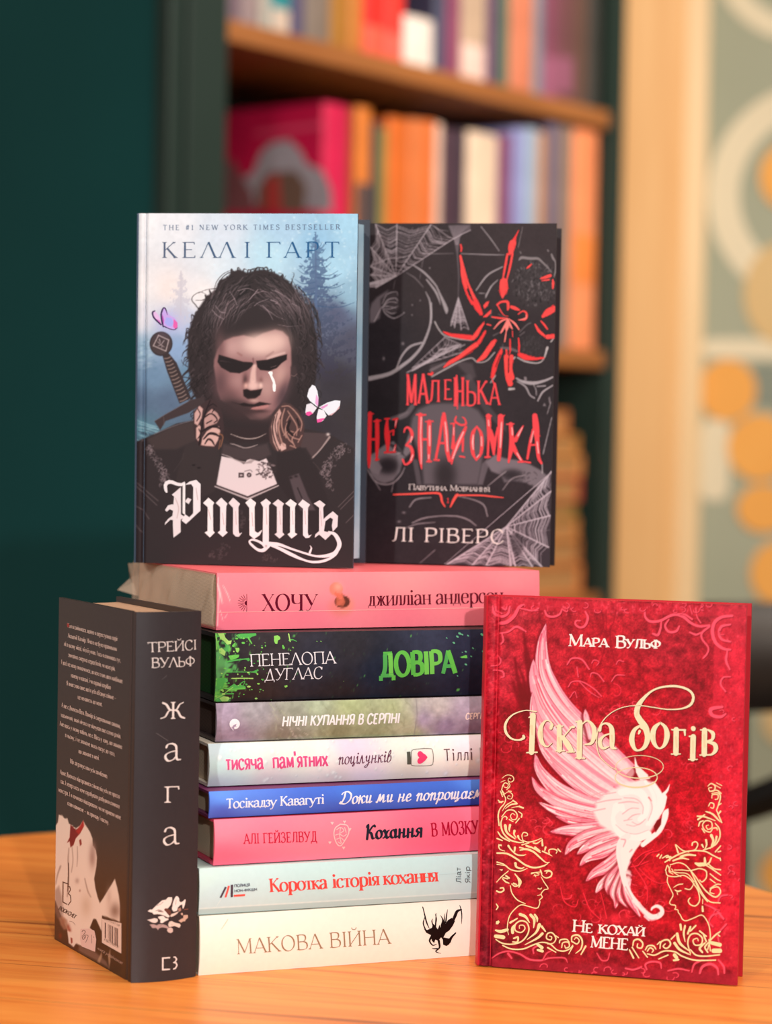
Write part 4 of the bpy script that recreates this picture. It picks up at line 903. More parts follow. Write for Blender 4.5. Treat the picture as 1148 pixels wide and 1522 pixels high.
stack_book('nic', 'mauve and moss green book with white italic title, between black and pearl books', D=0.14, edge=(66, 54, 54), pages=page_mat('dark_page_edges', L3(96, 74, 66), L3(70, 54, 48), 'Z', 420), bt=0.0018, sq=0.003, bulge=0.0026, spine_rgb=(190, 176, 190)).build(spine=(A, 90, 10, None, 'flat'))

# black book with green splashes
A = spine_art(925, 1055, (50, 48, 54)); p = mp(310, 935, 5.467)
A.rbf([(325, 960, (56, 52, 56)), (400, 960, (64, 58, 62)), (380, 1030, (64, 54, 54)), (470, 980, (60, 60, 72)), (520, 960, (56, 54, 60)), (560, 1000, (44, 50, 66)), (600, 1025, (46, 46, 54)), (640, 960, (62, 66, 84)), (690, 960, (52, 54, 72)), (700, 1010, (46, 46, 60)), (500, 1030, (52, 48, 52))]); A.grain(0.09, 7, 12); A.grain(0.05, 2, 13)
GR = ((112, 194, 92), (140, 208, 104), (90, 172, 90), (170, 216, 120))
nz1 = fbm((A.h, A.w), 5.0 * A.sc, 4, 77); gd = np.clip(1 - (A.X - 319 - 3 * np.sin(A.Y * .5)) / 62, 0, 1)
kk = np.clip((nz1 - (.80 - .44 * gd ** 1.3)) * 14, 0, 1)[..., None]; gc = np.where((fbm((A.h, A.w), 9 * A.sc, 2, 78) > .5)[..., None], np.array((112, 192, 92.)), np.array((96, 170, 98.))); A.a = A.a * (1 - kk) + gc * kk
A.fill(p('52,190 70,180 100,200 120,240 150,270 200,280 160,300 140,330 110,370 70,400 52,395'), (104, 170, 106), .95, 1.2); A.blob(*p('95,330')[0], 6, 4, (96, 124, 92), .8)
for P in ('75,35 125,35 135,70 160,95 185,90 175,120 145,125 120,95 95,80', '225,50 245,38 385,34 388,50 350,62 330,75 300,72 280,80 255,78 235,68', '530,55 560,50 578,62 580,80 560,90 552,118 535,115 528,95', '210,150 240,150 244,165 230,190 215,180', '150,215 200,205 240,205 235,225 205,240 170,250', '75,160 100,150 130,180 120,215 95,200 80,190', '60,400 100,390 140,400 150,420 120,440 100,490 80,490 60,480', '160,470 200,440 220,455 250,450 290,460 298,480 240,486 190,480', '85,560 120,545 160,550 170,565 150,592 110,590', '590,130 600,126 612,150 605,162 594,156', '608,458 632,452 634,466 615,474'): A.vpoly(p(P), rr.choice(GR))
for l in ('140,262,14 220,248,12 290,240,10 312,244,26', '150,345,6 250,345,6 340,345,8 372,342,24', '180,398,8 270,396,8 350,398,9', '70,530,7 130,525,8 198,524,10', '120,480,8 200,486,8 285,478,16', '60,560,8 100,540,7 150,500,6 190,470,8', '250,440,8 285,420,6 270,465,5', '195,135,20 212,110,8', '320,70,14 345,115,8', '652,90,14 680,85,8 710,98,5', '650,40,10 658,100,8', '130,120,10 150,170,6 160,200,4', '70,100,10 76,160,8', '60,50,12 62,110,8 60,160,10'): A.vline(p(l), 1, rr.choice(GR))
for i in range(90):
    x = 320 + 75 * rr.random() ** 1.7; y = rr.uniform(944, 1040); r = rr.uniform(.4, 1.6); a = np.linspace(0, 6.28, 7)[:-1]
    A.vpoly(np.column_stack([x + r * rr.uniform(.7, 2) * np.cos(a), y + r * np.sin(a)]), rr.choice(GR))
for x, y, r in ((663, 948, 1.2), (683, 941.5, 2.4), (686.5, 943, 1.6), (679, 946, 2), (673, 955, 2), (695, 944.6, 1.5), (701, 963, 1.6), (690, 968, 1.7), (716, 943, 2.6), (716.5, 968, 2.3), (698, 975, 1.5), (690, 987, 2), (678, 1004, 1.2), (685, 969, .8), (476, 953, 1.0), (393, 955, .9), (470, 953, .8), (377, 959, .9), (430, 966, 1.2), (434, 962, 1.4), (385, 1028, 1), (390, 1026, 1), (370, 1025, 1), (381, 1037, .8), (509, 1012, .6), (403, 1040, .7)):
    a = np.linspace(0, 6.28, 9)[:-1]; A.vpoly(np.column_stack([x + r * np.cos(a), y + r * .8 * np.sin(a + .4)]), (104, 168, 132) if x > 600 else (122, 170, 96))
A.vpoly([(681, 976), (690, 973), (692, 974), (692, 977.5), (684, 977.4)], (112, 190, 92))
text(A, 'ПЕНЕΛОПА', (369.4, 990), (496.8, 985.4), 18, Style(w=10.5, thin=0.45, serif=6, st=4), (226, 222, 228)); text(A, 'ΔУГΛАС', (391, 1011), (478, 1007.8), 17.4, Style(w=10.5, thin=0.45, serif=6, st=4, slant=0.06), (226, 222, 228))
DOV = Style(w=20, thin=0.7, serif=0, gap=2)
text(A, 'ДОВІРА', (562.6, 1004.6), (675.5, 999.8), 34, DOV, (104, 184, 86), colf=lambda P: [(104, 186, 84), (88, 168, 92), (118, 196, 92), (96, 178, 84)][int(P[0] * 7 + P[1]) % 4])
stack_book('dov', 'thick black book with green splashes and green page edges in the stack', D=0.14, edge=(44, 38, 40), pages=GREEN_EDGE['Z'], bt=0.0024, sq=0.003, bulge=0.0026, spine_rgb=(70, 110, 66)).build(spine=(A, 100, 14, None, 'flat'))

# salmon pink wrapped book on top
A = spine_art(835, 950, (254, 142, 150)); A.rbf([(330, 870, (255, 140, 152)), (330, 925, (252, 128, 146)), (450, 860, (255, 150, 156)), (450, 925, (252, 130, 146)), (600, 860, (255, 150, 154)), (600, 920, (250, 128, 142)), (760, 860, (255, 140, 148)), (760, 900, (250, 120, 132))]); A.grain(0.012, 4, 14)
h = mp(350, 860, 5.467)
A.blob(505, 902, 18, 15, (232, 128, 112), .55, p=2); A.blob(514, 898, 12, 13, (240, 146, 122), .5, p=2)
A.fill([(496.5 + 11.4 * (1 + math.cos(t)), 894 + 9.4 * math.sin(t)) for t in np.linspace(0, 6.28, 24)[:-1]], (112, 64, 56), 1, 1.0)
A.fill(h('815,150 840,130 868,140 890,190 870,225 830,220 812,190'), (196, 104, 84), 1, 1.2); A.line(h('830,205,30 860,180,30 855,130,30'), 1, (214, 112, 92), .9)
A.disc(499, 875.5, 10, (244, 132, 118), 1, 1.2); A.blob(502, 872, 6, 6, (255, 170, 150), .8); A.line(h('810,120,20 835,140,36 850,150,36'), 1, (232, 118, 100))
HO = (108, 26, 52)
for ch, a, b in (('Х', 216, 310), ('О', 318, 440), ('Ч', 448, 546), ('У', 560, 664)): glyph_box(A, ch, 350 + a / 5.467, 883, 350 + b / 5.467, 907.7, Style(w=15, thin=0.16, serif=6, st=2.5, nib=8), HO)
A.vline([(366, 883), (366, 909)], 0.7, HO, smooth=False)
A.vpoly([(366, 892.5), (363.6, 893.6), (362.4, 896), (363.6, 898.6), (366, 899.6)], HO)
for i in range(9):
    a = math.pi * (0.62 + 0.76 * i / 8); A.vline([(366 + 5 * math.cos(a), 896 - 5 * math.sin(a)), (366 + 13 * math.cos(a), 896 - 13 * math.sin(a))], 0.7, HO, smooth=False)
text(A, 'джилліан андерсон', (546, 900.6), (747, 894.8), 22, Style(w=12.5, thin=0.24, serif=5, st=3, nib=6), (104, 26, 46))
A.vline([(322, 910), (420, 908.4), (520, 907), (640, 904.4), (722, 903)], 0.7, (255, 186, 180), smooth=False)
for l in ('322,868,2 326,880,3 330,898,1', '331,870,1 338,884,1.6 342,896,.6', '326,905,.6 331,922,1.2', '324,858,1 325,880,1.6 324,905,1.6 323,930,1', '334,918,1.4 338,912,.6'): A.line(pts(l), 1, (255, 205, 205), .8)
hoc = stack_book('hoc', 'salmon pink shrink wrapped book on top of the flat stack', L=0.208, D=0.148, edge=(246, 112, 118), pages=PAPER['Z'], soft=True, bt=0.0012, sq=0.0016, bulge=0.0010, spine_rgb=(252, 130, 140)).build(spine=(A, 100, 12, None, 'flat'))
# clear film creased over the end of the wrapped book
film = bpy.data.materials.new('clear_shrink_film'); film.use_nodes = True; N, Lk, b = nodes(film)
b.inputs['Base Color'].default_value = L3(236, 206, 178); b.inputs['Roughness'].default_value = 0.18; b.inputs['Alpha'].default_value = 0.26; b.inputs['Specular IOR Level'].default_value = 0.8
bm = bmesh.new(); D_, T_ = 0.148, STK['hoc'][4]; nn, mm_ = 60, 16; grid = []; rr = random.Random(3)
fold = value_noise((mm_ + 1, nn * 3), 7, 5)
for jx in range(mm_ + 1):
    rowv = []
    for ix in range(nn + 1):
        u = ix / nn; v = jx / mm_
        d = 0.0008 + 0.0022 * fold[jx, int((u * 1.6 + v * 0.35) * nn)] * math.sin(math.pi * v) ** .5
        rowv.append(bm.verts.new((-d, 0.001 + u * (D_ - 0.001), 0.0008 + v * (T_ - 0.0016))))
    grid.append(rowv)
for a_, b_ in zip(grid[:-1], grid[1:]):
    for i in range(nn): bm.faces.new([a_[i], a_[i + 1], b_[i + 1], b_[i]])
e_ = bmesh.ops.extrude_face_region(bm, geom=bm.faces[:])
for v in e_['geom']:
    if isinstance(v, bmesh.types.BMVert): v.co.x += 0.0003
bmesh.ops.recalc_face_normals(bm, faces=bm.faces[:])
sw = from_bm('shrink_wrap', bm, film, hoc.root, True); tag(sw, 'clear creased shrink film')
bm = bmesh.new()                                                     # torn corner of film at the far end
P = [(0.0, D_ - .006, T_ - .002), (-.004, D_ + .002, T_ - .003), (-.0012, D_ + .006, T_ * .62), (-.010, D_ + .004, T_ * .40), (-.006, D_ - .002, T_ * .36), (0.0, D_ - .008, T_ * .30)]
vs = [bm.verts.new(q_) for q_ in P]; c_ = bm.verts.new((-.002, D_ - .002, T_ * .55))
for i in range(len(vs)): bm.faces.new([vs[i], vs[(i + 1) % len(vs)], c_])
e_ = bmesh.ops.extrude_face_region(bm, geom=bm.faces[:])
for v in e_['geom']:
    if isinstance(v, bmesh.types.BMVert): v.co += Vector((0.0004, 0.0001, 0))
bmesh.ops.recalc_face_normals(bm, faces=bm.faces[:]); from_bm('film_corner', bm, film, hoc.root)
# ------------------------------------------------------------------ black upright book, spine and back cover showing
A = Art(75, 875, 210, 1475, 2.0, (80, 66, 62)); A.rbf([(90, 900, (82, 70, 66)), (190, 930, (80, 68, 66)), (90, 1200, (82, 66, 58)), (190, 1250, (80, 64, 56)), (90, 1390, (76, 54, 44)), (190, 1440, (74, 56, 46))]); A.grain(0.03, 3, 21)
Z2 = mp(60, 1160, 4.4154); Z3 = mp(75, 1360, 8.2); Zc = mp(80, 1280, 9.517)
PPR = (250, 228, 212)
A.fill(Z2('103,300 122,270 128,222 150,225 165,245 185,245 195,280 215,290 240,310 268,290 288,255 300,280 320,310 335,335 350,375 352,420 372,450 380,500 376,560 362,640 370,700 385,760 400,800 420,770 450,720 480,670 498,638 512,690 525,750 532,810 532,920 415,880 412,1020 390,970 358,905 345,940 335,965 365,990 375,1050 370,1120 280,1085 250,1100 220,1090 195,1060 185,980 150,900 103,780'), PPR, 1, 1.2)
A.fill(Z2('375,905 358,905 335,965 372,1000 376,1060 415,1030 412,985'), (66, 50, 44), 1, 1.2); A.fill(Z2('372,1060 415,1050 540,1130 540,1290 440,1230 360,1130'), (66, 52, 46), 1, 2)
A.fill(Z2('180,980 150,900 103,800 103,1035 190,1085 250,1150 300,1190 280,1085 200,1050'), (86, 58, 48), 1, 2); A.fill(Z2('103,720 130,690 150,760 160,860 150,930 120,900 103,860'), (150, 122, 112), .6, 4)
A.fill(Z2('205,285 240,318 270,300 288,255 290,300 270,340 240,375 225,420 205,435 200,395 182,405 200,370'), (134, 26, 24), 1, 1.0); A.fill(Z2('240,330 290,258 296,290 262,350'), (196, 52, 44), .8, 1.6); A.fill(Z2('262,385 275,380 280,415 268,425'), (142, 44, 38), .9)
for l in ('195,440,6 190,520,8 195,600,6 190,700,10 185,760,6', '215,430,4 222,520,5 212,600,4', '250,430,4 252,500,5 248,560,3', '140,560,10 120,620,8 110,680,4', '300,640,6 320,720,8 340,760,6'): A.line(Z2(l), 1, (128, 98, 88), .55, 1.5)
A.blob(*Z2('350,500')[0], 5, 16, (160, 120, 110), .7); A.blob(*Z2('355,440')[0], 4, 9, (186, 156, 146), .6); A.blob(*Z2('310,820')[0], 8, 16, (214, 184, 160), .6); A.blob(*Z2('500,850')[0], 8, 12, (132, 102, 92), .75); A.blob(*Z2('460,760')[0], 4, 14, (210, 184, 170), .6); A.blob(*Z2('250,655')[0], 3, 4, (182, 152, 142), .7); A.blob(*Z2('268,720')[0], 1.2, 1.6, (150, 104, 92), .8)
for x, y in ((160, 925), (190, 960), (200, 985), (215, 1050), (140, 1020)): A.blob(*Z2(f'{x},{y}')[0], 2.6, 4.5, (150, 60, 48) if x > 180 else (140, 54, 40), .8)
A.fill(Z3('225,190 330,230 360,300 300,390 240,340'), PPR, 1, 1.5); A.fill(Z3('262,275 285,280 288,340 268,348'), (152, 66, 56), .9)
A.fill(Z3('120,40 160,10 220,60 230,170 180,180 140,120'), (176, 130, 110), .8, 3); A.fill(Z3('370,370 400,380 560,440 700,560 735,640 600,560 440,480 360,430'), (132, 106, 96), .85, 3)
A.fill(Z3('590,560 645,440 650,500 620,580'), (190, 156, 130), .8, 2); A.fill(Z3('722,500 750,400 752,560 735,640'), (196, 160, 132), .8, 2)
# bar code label, price panel and small print
A.vpoly(Z3('648,35 885,88 885,460 648,330'), (240, 216, 202))
for i, (a, w_) in enumerate(((682, 14), (722, 5), (735, 8), (752, 10), (772, 12), (800, 6), (812, 14), (832, 12))):
    ya = 82 + (a - 682) * .46; yb = 270 + (a - 682) * .7; A.vpoly(Z3(f'{a},{ya} {a+w_},{ya+5} {a+w_},{yb+6} {a},{yb}'), (84, 66, 66))
tn = Style(w=12, thin=0.7, serif=0)
text(A, 'ISBN 978-617-548', Z3('660,40')[0], Z3('860,130')[0], 3.0, tn, (120, 96, 88)); text(A, '9786175480250', Z3('668,300')[0], Z3('848,396')[0], 3.4, tn, (96, 78, 76))
A.vpoly(Z3('500,160 555,185 578,290 565,445 400,380 380,300 385,165'), (240, 206, 198))
for l in ('405,200,7 420,180,7 445,200,7 425,240,7 450,260,7 420,295,7 405,260,7', '440,240,6 480,250,6 450,330,6', '520,235,5 525,340,5', '545,258,5 550,270,5', '405,245,5 440,275,5'): A.vline(Z3(l), 1, (96, 76, 72))
text(A, 'книга українською', Z3('590,410')[0], Z3('895,592')[0], 4.2, tn, (196, 164, 148))
# publisher's sign and name
for l in ('225,320,14 150,290,14 148,575,14 205,605,14', '215,345,12 245,355,12 255,400,12 225,455,12 255,480,12 262,560,12 225,615,12', '225,20,12 218,420,10'): A.vline(Zc(l), 1, (92, 60, 50), smooth=False)
text(A, 'BOOKCHEF', Zc('85,680')[0], Zc('325,812')[0], 5.6, Style(w=17, thin=.85, serif=0), (70, 48, 44)); A.vline(Zc('240,845,4 270,850,5 300,868,5 325,900,4'), 1, (150, 112, 100))
za = mp(85, 910, 10.143); zb = mp(85, 1040, 8.01); sm = Style(w=13, thin=0.5, serif=3, st=4, gap=1); TXC = (206, 180, 168)
for q_, s_, a, b_ in ((za, 'Життя змінилося, щойно я переступила поріг', '165,222', '922,424'), (za, 'Академії Катмір. Нічого не було правильним', '172,372', '908,574'), (za, 'ні в цьому місці, ні в її учнях. І ось я опинилась тут,', '115,497', '967,742'), (za, 'звичайна смертна серед богів, чи монстрів.', '180,662', '886,870'),
                      (za, 'І досі не можу визначитися, до кого з цих двох найбільше', '75,772', '997,1055'), (za, 'належу я взагалі, і чи справді потрібно', '222,967', '822,1150'), (za, 'Я лише знаю одне, що їх усіх об’єднує спільне —'.replace('’', "'"), '155,1087', '902,1310'), (za, 'це ненависть до мене.', '325,1292', '697,1404'),
                      (zb, 'А ще є Джексон Вега. Вампір зі смертельними тайнами,', '65,77', '767,327'), (zb, 'таємничий, який нічого не відчував вже сотню років.', '55,192', '772,447'), (zb, 'Але щось у ньому вабить, не є. Щось у тому, що зламане', '45,297', '787,572'), (zb, 'в ньому, і те зламане якось пасує до того,', '110,432', '702,657'),
                      (zb, 'що зламане в мені.', '270,622', '517,707'), (zb, 'Що загрожує нам усім загибеллю.', '170,742', '617,922'), (zb, 'Адже Джексон відгородився стіною від усіх не просто', '50,872', '762,1162'), (zb, 'так. І тепер хтось хоче спробувати розбудити сплячого', '55,982', '762,1280'), (zb, 'монстра. І я починаю підозрювати, чи не привели мене', '32,1082', '777,1412'), (zb, 'сюди навмисне — як принаду і пастку.', '140,1242', '637,1472')):
    text(A, s_, q_(a)[0], q_(b_)[0], 6.6, sm, TXC, up=(0, -1))
A.vpoly(za('163,160 195,165 195,222 163,216'), (176, 70, 62))
S = Art(190, 900, 305, 1475, 1.5, (66, 60, 62)); S.grain(0.03, 3, 22)
Z5 = mp(200, 930, 10.15); Fq = mp(205, 1310, 10.87); WH = (232, 218, 212)
zs = Style(w=11, thin=0.45, serif=6, st=4)
text(S, 'ТРЕЙСІ', Z5('182,374')[0], Z5('917,346')[0], 14, zs, WH)
text(S, 'ВУΛЬФ', Z5('230,600')[0], Z5('892,582')[0], 14, zs, WH)
zl = Style(w=12, thin=0.42, serif=8, st=4)
glyph_box(S, 'Ж', 234, 1038.5, 274, 1063, Style(w=13, thin=0.4, serif=5, st=4), WH); glyph_box(S, 'а', 240.5, 1124 - 24.6 / .67, 266.5, 1124, Style(w=9.5, thin=0.36), WH); glyph_box(S, 'г', 242, 1186 - 24 / .665, 265, 1186, Style(w=9, thin=0.4, serif=6, st=3), WH); glyph_box(S, 'а', 239.5, 1248.4 - 25 / .67, 265.5, 1248.4, Style(w=9.5, thin=0.36), WH)
for l in ('520,1198,20 398,1206,24 400,1400,24 518,1394,20', '575,1192,18 606,1192,20 630,1230,22 604,1275,20 572,1284,16', '580,1284,16 620,1292,22 638,1330,22 612,1380,22 572,1393,18'): S.vline(Fq(l), 1, WH, smooth=False, cap=False)
for P, c in (('160,430 190,398 225,400 265,355 320,300 380,245 440,235 480,195 540,195 545,240 520,320 480,370 440,400 445,440 480,480 510,510 480,530 420,500 370,480 300,470 250,480 230,450', (238, 222, 214)), ('560,280 585,215 610,180 640,185 665,220 665,260 690,285 730,270 765,238 778,250 765,330 740,390 725,385 720,320 680,330 640,370 630,420 570,435 540,390', (240, 226, 220)),
             ('150,570 200,560 260,540 310,550 315,590 280,620 230,615 190,590', (228, 208, 200)), ('315,520 350,505 400,500 440,540 488,548 480,570 430,590 390,620 352,615 360,570 330,545', (240, 222, 214)), ('515,500 540,470 600,455 660,430 640,460 600,490 560,510 525,520', (230, 206, 194)),
             ('500,600 540,590 600,620 680,640 695,670 670,705 630,690 590,670 540,680 500,690 480,650', (226, 204, 192)), ('190,645 250,640 300,660 330,640 400,640 450,660 490,690 480,720 440,700 380,690 330,710 320,740 290,700 230,705', (178, 150, 146)), ('460,740 490,700 530,695 560,720 560,770 520,790 480,770', (208, 184, 176)),
             ('655,590 700,560 740,545 740,500 820,500 825,545 780,580 770,605 740,600 700,622', (204, 172, 154)), ('690,470 720,460 735,490 715,500', (220, 182, 164)), ('640,390 690,370 700,420 660,440', (178, 136, 124)), ('750,400 828,398 828,408 752,414', (138, 92, 80))): S.vpoly(Fq(P), c)
for l in ('300,330,6 350,310,6 400,270,5', '280,420,7 330,400,8 390,420,5', '440,400,50 490,430,60 510,480,30', '320,420,16 360,425,18 400,440,8', '540,260,8 550,330,6 530,380,5', '610,240,6 600,320,6', '380,640,5 350,680,5', '540,640,4 545,650,8'): S.vline(Fq(l), 1, (110, 74, 66))
S.vline(Z5('375,770,3 430,730,5 450,705,2'), 1, (112, 106, 108)); S.vline([(230, 1083.5), (247, 1095)], 0.5, (120, 112, 112), smooth=False)
Tz = 0.0384; za_ = math.cos(.494); zo = math.sin(.494)
Book('book', 'black book standing on end at the left, white flower at the foot of its spine', (-0.1345, 1.2387, ZT + 0.0001), 0.494, 0.0, F_SPINE, 0.2025, 0.1206, Tz, mats=INK_SATIN, pages=PAPER['X'], edge=(58, 46, 42), bulge=0.0035, hinge=0.0062, bt=0.0024, group=None).build(
    back=(A, 190, 300, [(88.5, 887.5), (203, 909), (197.5, 1460), (83, 1396)], True), spine=(S, 40, 90, [(203, 910), (297.5, 909.5), (296, 1452), (197.5, 1461)], 'up'))
# ------------------------------------------------------------------ upright book with the man in armour
A = Art(195, 310, 540, 852, 1.5)
A.rbf([(205, 330, (240, 241, 245)), (260, 340, (232, 235, 242)), (330, 345, (214, 226, 240)), (420, 345, (172, 208, 234)), (525, 335, (166, 212, 238)), (470, 360, (150, 196, 228)), (205, 430, (240, 238, 240)), (250, 430, (240, 230, 228)), (300, 440, (236, 234, 238)), (330, 400, (214, 231, 244)), (400, 380, (186, 224, 242)), (500, 400, (170, 214, 238)), (522, 440, (146, 186, 210)),
       (205, 475, (226, 226, 234)), (205, 520, (150, 180, 204)), (230, 560, (114, 140, 170)), (262, 520, (140, 168, 206)), (270, 480, (178, 194, 228)), (205, 600, (92, 110, 132)), (250, 600, (96, 114, 136)), (282, 560, (110, 140, 168)), (205, 640, (100, 138, 154)), (225, 650, (90, 120, 136)), (205, 672, (70, 72, 80)),
       (500, 470, (92, 98, 122)), (522, 510, (84, 86, 104)), (500, 570, (62, 58, 66)), (480, 640, (62, 56, 62)), (525, 620, (64, 58, 62)), (365, 760, (52, 44, 46)), (205, 760, (64, 57, 60)), (205, 830, (60, 53, 55)), (520, 830, (82, 66, 64)), (520, 740, (72, 64, 68)), (440, 800, (62, 52, 53)), (300, 830, (60, 52, 53)), (330, 700, (56, 48, 50)), (450, 700, (56, 48, 50)), (280, 690, (62, 53, 55))])
A.line([(310, 395), (306, 415), (296, 436), (280, 455)], 40, (246, 238, 234), .25, 30)
rr = random.Random(5)
for i in range(260):                                               # blowing snow at the upper right
    x = rr.uniform(310, 530); y = rr.uniform(322, 440)
    if rr.random() < (x - 290) / 240: A.blob(x, y, rr.uniform(.6, 2.4), rr.uniform(.6, 2.0), (214, 238, 250), rr.uniform(.2, .7))
A.grain(0.03, 6, 31)
def foliage(cx, top, bot, half, dark, light, seed, al, cell=5.0):
    n1 = fbm((A.h, A.w), cell * A.sc, 3, seed); n2 = value_noise((A.h, A.w), 2.2 * A.sc, seed + 9)
    t = np.clip((A.Y - top) / (bot - top), 0, 1.3); lay = 0.75 + 0.25 * np.sin(A.Y * .42 + np.abs(A.X - cx) * .16)
    wd = (half * t ** .8 + 2.5) * lay; d = 1 - np.abs(A.X - cx) / wd; inside = (A.Y > top - 2)
    k = np.clip((n1 * .62 + n2 * .38 - (.62 - .42 * d)) * 9, 0, 1) * inside * np.clip(d * 5 + .6, 0, 1) * np.clip((bot + 14 - A.Y) / 20, 0, 1)
    tt = np.clip(t, 0, 1)[..., None]; col = np.array(light, float) * (1 - tt) + np.array(dark, float) * tt
    k = (k * al)[..., None]; A.a = A.a * (1 - k) + col * k
foliage(469, 347, 560, 82, (64, 60, 76), (104, 138, 176), 3, .92)
for i in range(26):
    y = rr.uniform(365, 470); sd = rr.choice((-1, 1)); L_ = 6 + (y - 350) * .5 * rr.uniform(.5, 1.1); c_ = tuple(q - (y - 365) * .3 for q in (96, 120, 152)); A.line([(469, y), (469 + sd * L_ * .6, y + 2), (469 + sd * L_, y - 5)], (2.0, .6), c_, .8)
A.line([(469, 346), (470, 480)], (1, 4), (92, 112, 144), .9, smooth=False)
foliage(268, 405, 482, 32, (198, 200, 216), (204, 200, 210), 18, .75, 4.0); A.line([(268, 406), (268, 470)], (1, 2), (200, 196, 208), .7, smooth=False)
for i in range(60):
    x = rr.uniform(203, 232); y = rr.uniform(505, 552); A.blob(x, y, rr.uniform(1, 4), rr.uniform(.6, 1.6), rr.choice(((170, 204, 216), (90, 122, 146), (196, 220, 228))), .35)
for i in range(24):
    y = rr.uniform(626, 660); A.line([(rr.uniform(200, 212), y), (rr.uniform(220, 246), y + rr.uniform(2, 12))], rr.uniform(.6, 2), rr.choice(((140, 176, 190), (70, 84, 98), (112, 150, 168))), .6)
# shoulders and armour
R2 = mp(180, 560, 3.0211); R5 = mp(196, 440, 6.342); R4 = mp(300, 500, 7.175); R3 = mp(280, 390, 5.74); R8 = mp(200, 640, 6.753); R9 = mp(330, 630, 5.467)
A.fill(R2('60,300 150,262 250,215 330,200 420,230 640,240 830,240 930,262 1000,300 1045,330 1040,860 60,830'), (60, 52, 54), 1, 2)
A.fill(R2('120,285 240,225 330,205 340,290 250,330 150,330'), (76, 64, 64), .9, 4); A.line(R2('150,262 250,222 330,200'), 1.2, (150, 140, 146), .5)
A.fill(R9('650,80 870,90 880,130 720,300 690,260 640,200'), (86, 72, 74), .9, 2); A.line(R9('725,298,14 800,220,12 875,120,16'), 1, (178, 160, 158), .8); A.blob(*R9('862,98')[0], 2.6, 2.2, (226, 212, 208), .9)
A.fill(R2('290,310 340,295 440,320 445,440 420,520 330,560 220,600 260,420'), (66, 57, 58), .9, 3); A.fill(R2('700,350 740,330 830,325 870,390 930,560 950,700 880,720 780,600 700,470'), (56, 48, 50), .9, 3)
A.fill(R9('545,440 625,412 700,600 760,711 640,711 600,620'), (96, 84, 88), .85, 2); A.line(R9('615,530,10 650,610,10'), 1, (50, 42, 44), .9); A.blob(*R9('560,448')[0], 2.6, 1.6, (44, 36, 38)); A.blob(*R9('602,436')[0], 2.6, 1.6, (44, 36, 38))
A.line(R8('500,240 480,300 400,420'), .8, (82, 72, 72), .6); A.line(R9('740,320 830,430 900,560'), 1.0, (88, 76, 76), .7); A.blob(*R8('598,357')[0], 2.4, 1, (34, 28, 30)); A.blob(*R8('650,384')[0], 2.4, 1.2, (34, 28, 30))
def lace(P, half, n, seed, col=(140, 126, 130)):
    r_ = random.Random(seed); P = np.array(P)
    for i in range(n):
        t = r_.uniform(0, len(P) - 1.001); k = int(t); p = P[k] + (P[k + 1] - P[k]) * (t - k); p = p + np.array([r_.uniform(-half, half), r_.uniform(-half, half)]); a = r_.uniform(0, 6.28); R = r_.uniform(1.5, 3.6)
        A.line([(p[0] + R * (1 - .16 * q) * math.cos(a + q * .9), p[1] + R * (1 - .16 * q) * math.sin(a + q * .9)) for q in range(5)], .8, col, r_.uniform(.5, .95), .8)
lace(R2('110,300 150,360 180,420 210,450'), 6, 64, 1); lace(R2('190,450 190,480'), 5, 16, 2); lace(R2('1010,315 970,350 930,410 910,440'), 7, 80, 4); lace(R2('925,440 940,510'), 4, 18, 6); lace(R2('400,820 450,790 480,760'), 7, 26, 7, (100, 86, 88)); lace(R2('640,810 700,830'), 5, 14, 8, (98, 84, 84)); lace(R2('545,600 550,680'), 3, 16, 9, (96, 84, 86))
for l in ('65,490 100,520 165,580', '75,480 110,510 170,560', '62,580 100,600 130,640', '62,660 100,700', '975,590 1045,520', '985,600 1045,540', '1010,660 1045,625'): A.line(R2(l), 1.0, (128, 114, 116), .7, 1)
# neck, gorget, chest plate
A.fill(R4('130,640 330,800 500,930 720,850 900,620 900,1100 700,1140 300,1140 150,1000'), (58, 47, 49), 1, 6)
A.line(R4('310,1055,5 420,1094,9 510,1106,10 600,1092,9 690,1050,4'), 1, (196, 178, 172), .9); A.fill(R9('10,170 80,190 180,210 290,190 370,170 400,260 330,300 200,310 100,290 0,250'), (84, 72, 74), .8, 4); A.line(R9('70,170,6 110,180,8 150,195,9 185,205,7 230,200,8 290,180,5'), 1, (196, 178, 176), .75)
A.fill(R2('452,362 500,372 535,386 552,398 566,380 580,375 622,385 652,372 668,400 702,488 640,518 575,546 530,530 430,490'), (226, 210, 212), 1, 1.4)
for i in range(46): x, y = R9(f'{rr.uniform(290, 420):.0f},{rr.uniform(320, 450):.0f}')[0]; A.line([(x, y), (x + rr.uniform(-5, 5), y + rr.uniform(-3, 4))], rr.uniform(1, 3), rr.choice(((96, 82, 84), (140, 124, 126), (72, 60, 62))), .75)
A.line(R9('0,255,5 70,280,8 120,310,9 185,320,8'), 1, (206, 190, 190), .8); A.fill(R9('90,290 130,300 190,325 230,305 270,300 240,330 180,335'), (150, 134, 134), .7, 1.5)
A.line(R2('425,490,6 570,545,8 705,488,6'), 1, (66, 54, 56), 1, .8, False); A.line(R2('423,496,5 570,553,8 707,494,5'), 1, (206, 190, 190), .9, .8, False)
A.fill(R2('528,436 553,436 553,458 528,458'), (78, 64, 66), 1); A.fill(R2('535,443 546,443 546,452 535,452'), (190, 174, 176), 1); A.disc(*R2('576,446')[0], 3.6, (82, 68, 70)); A.disc(*R2('576,446')[0], 1.4, (170, 154, 156)); A.line(R2('556,430 580,424 590,432'), 1, (110, 96, 98))
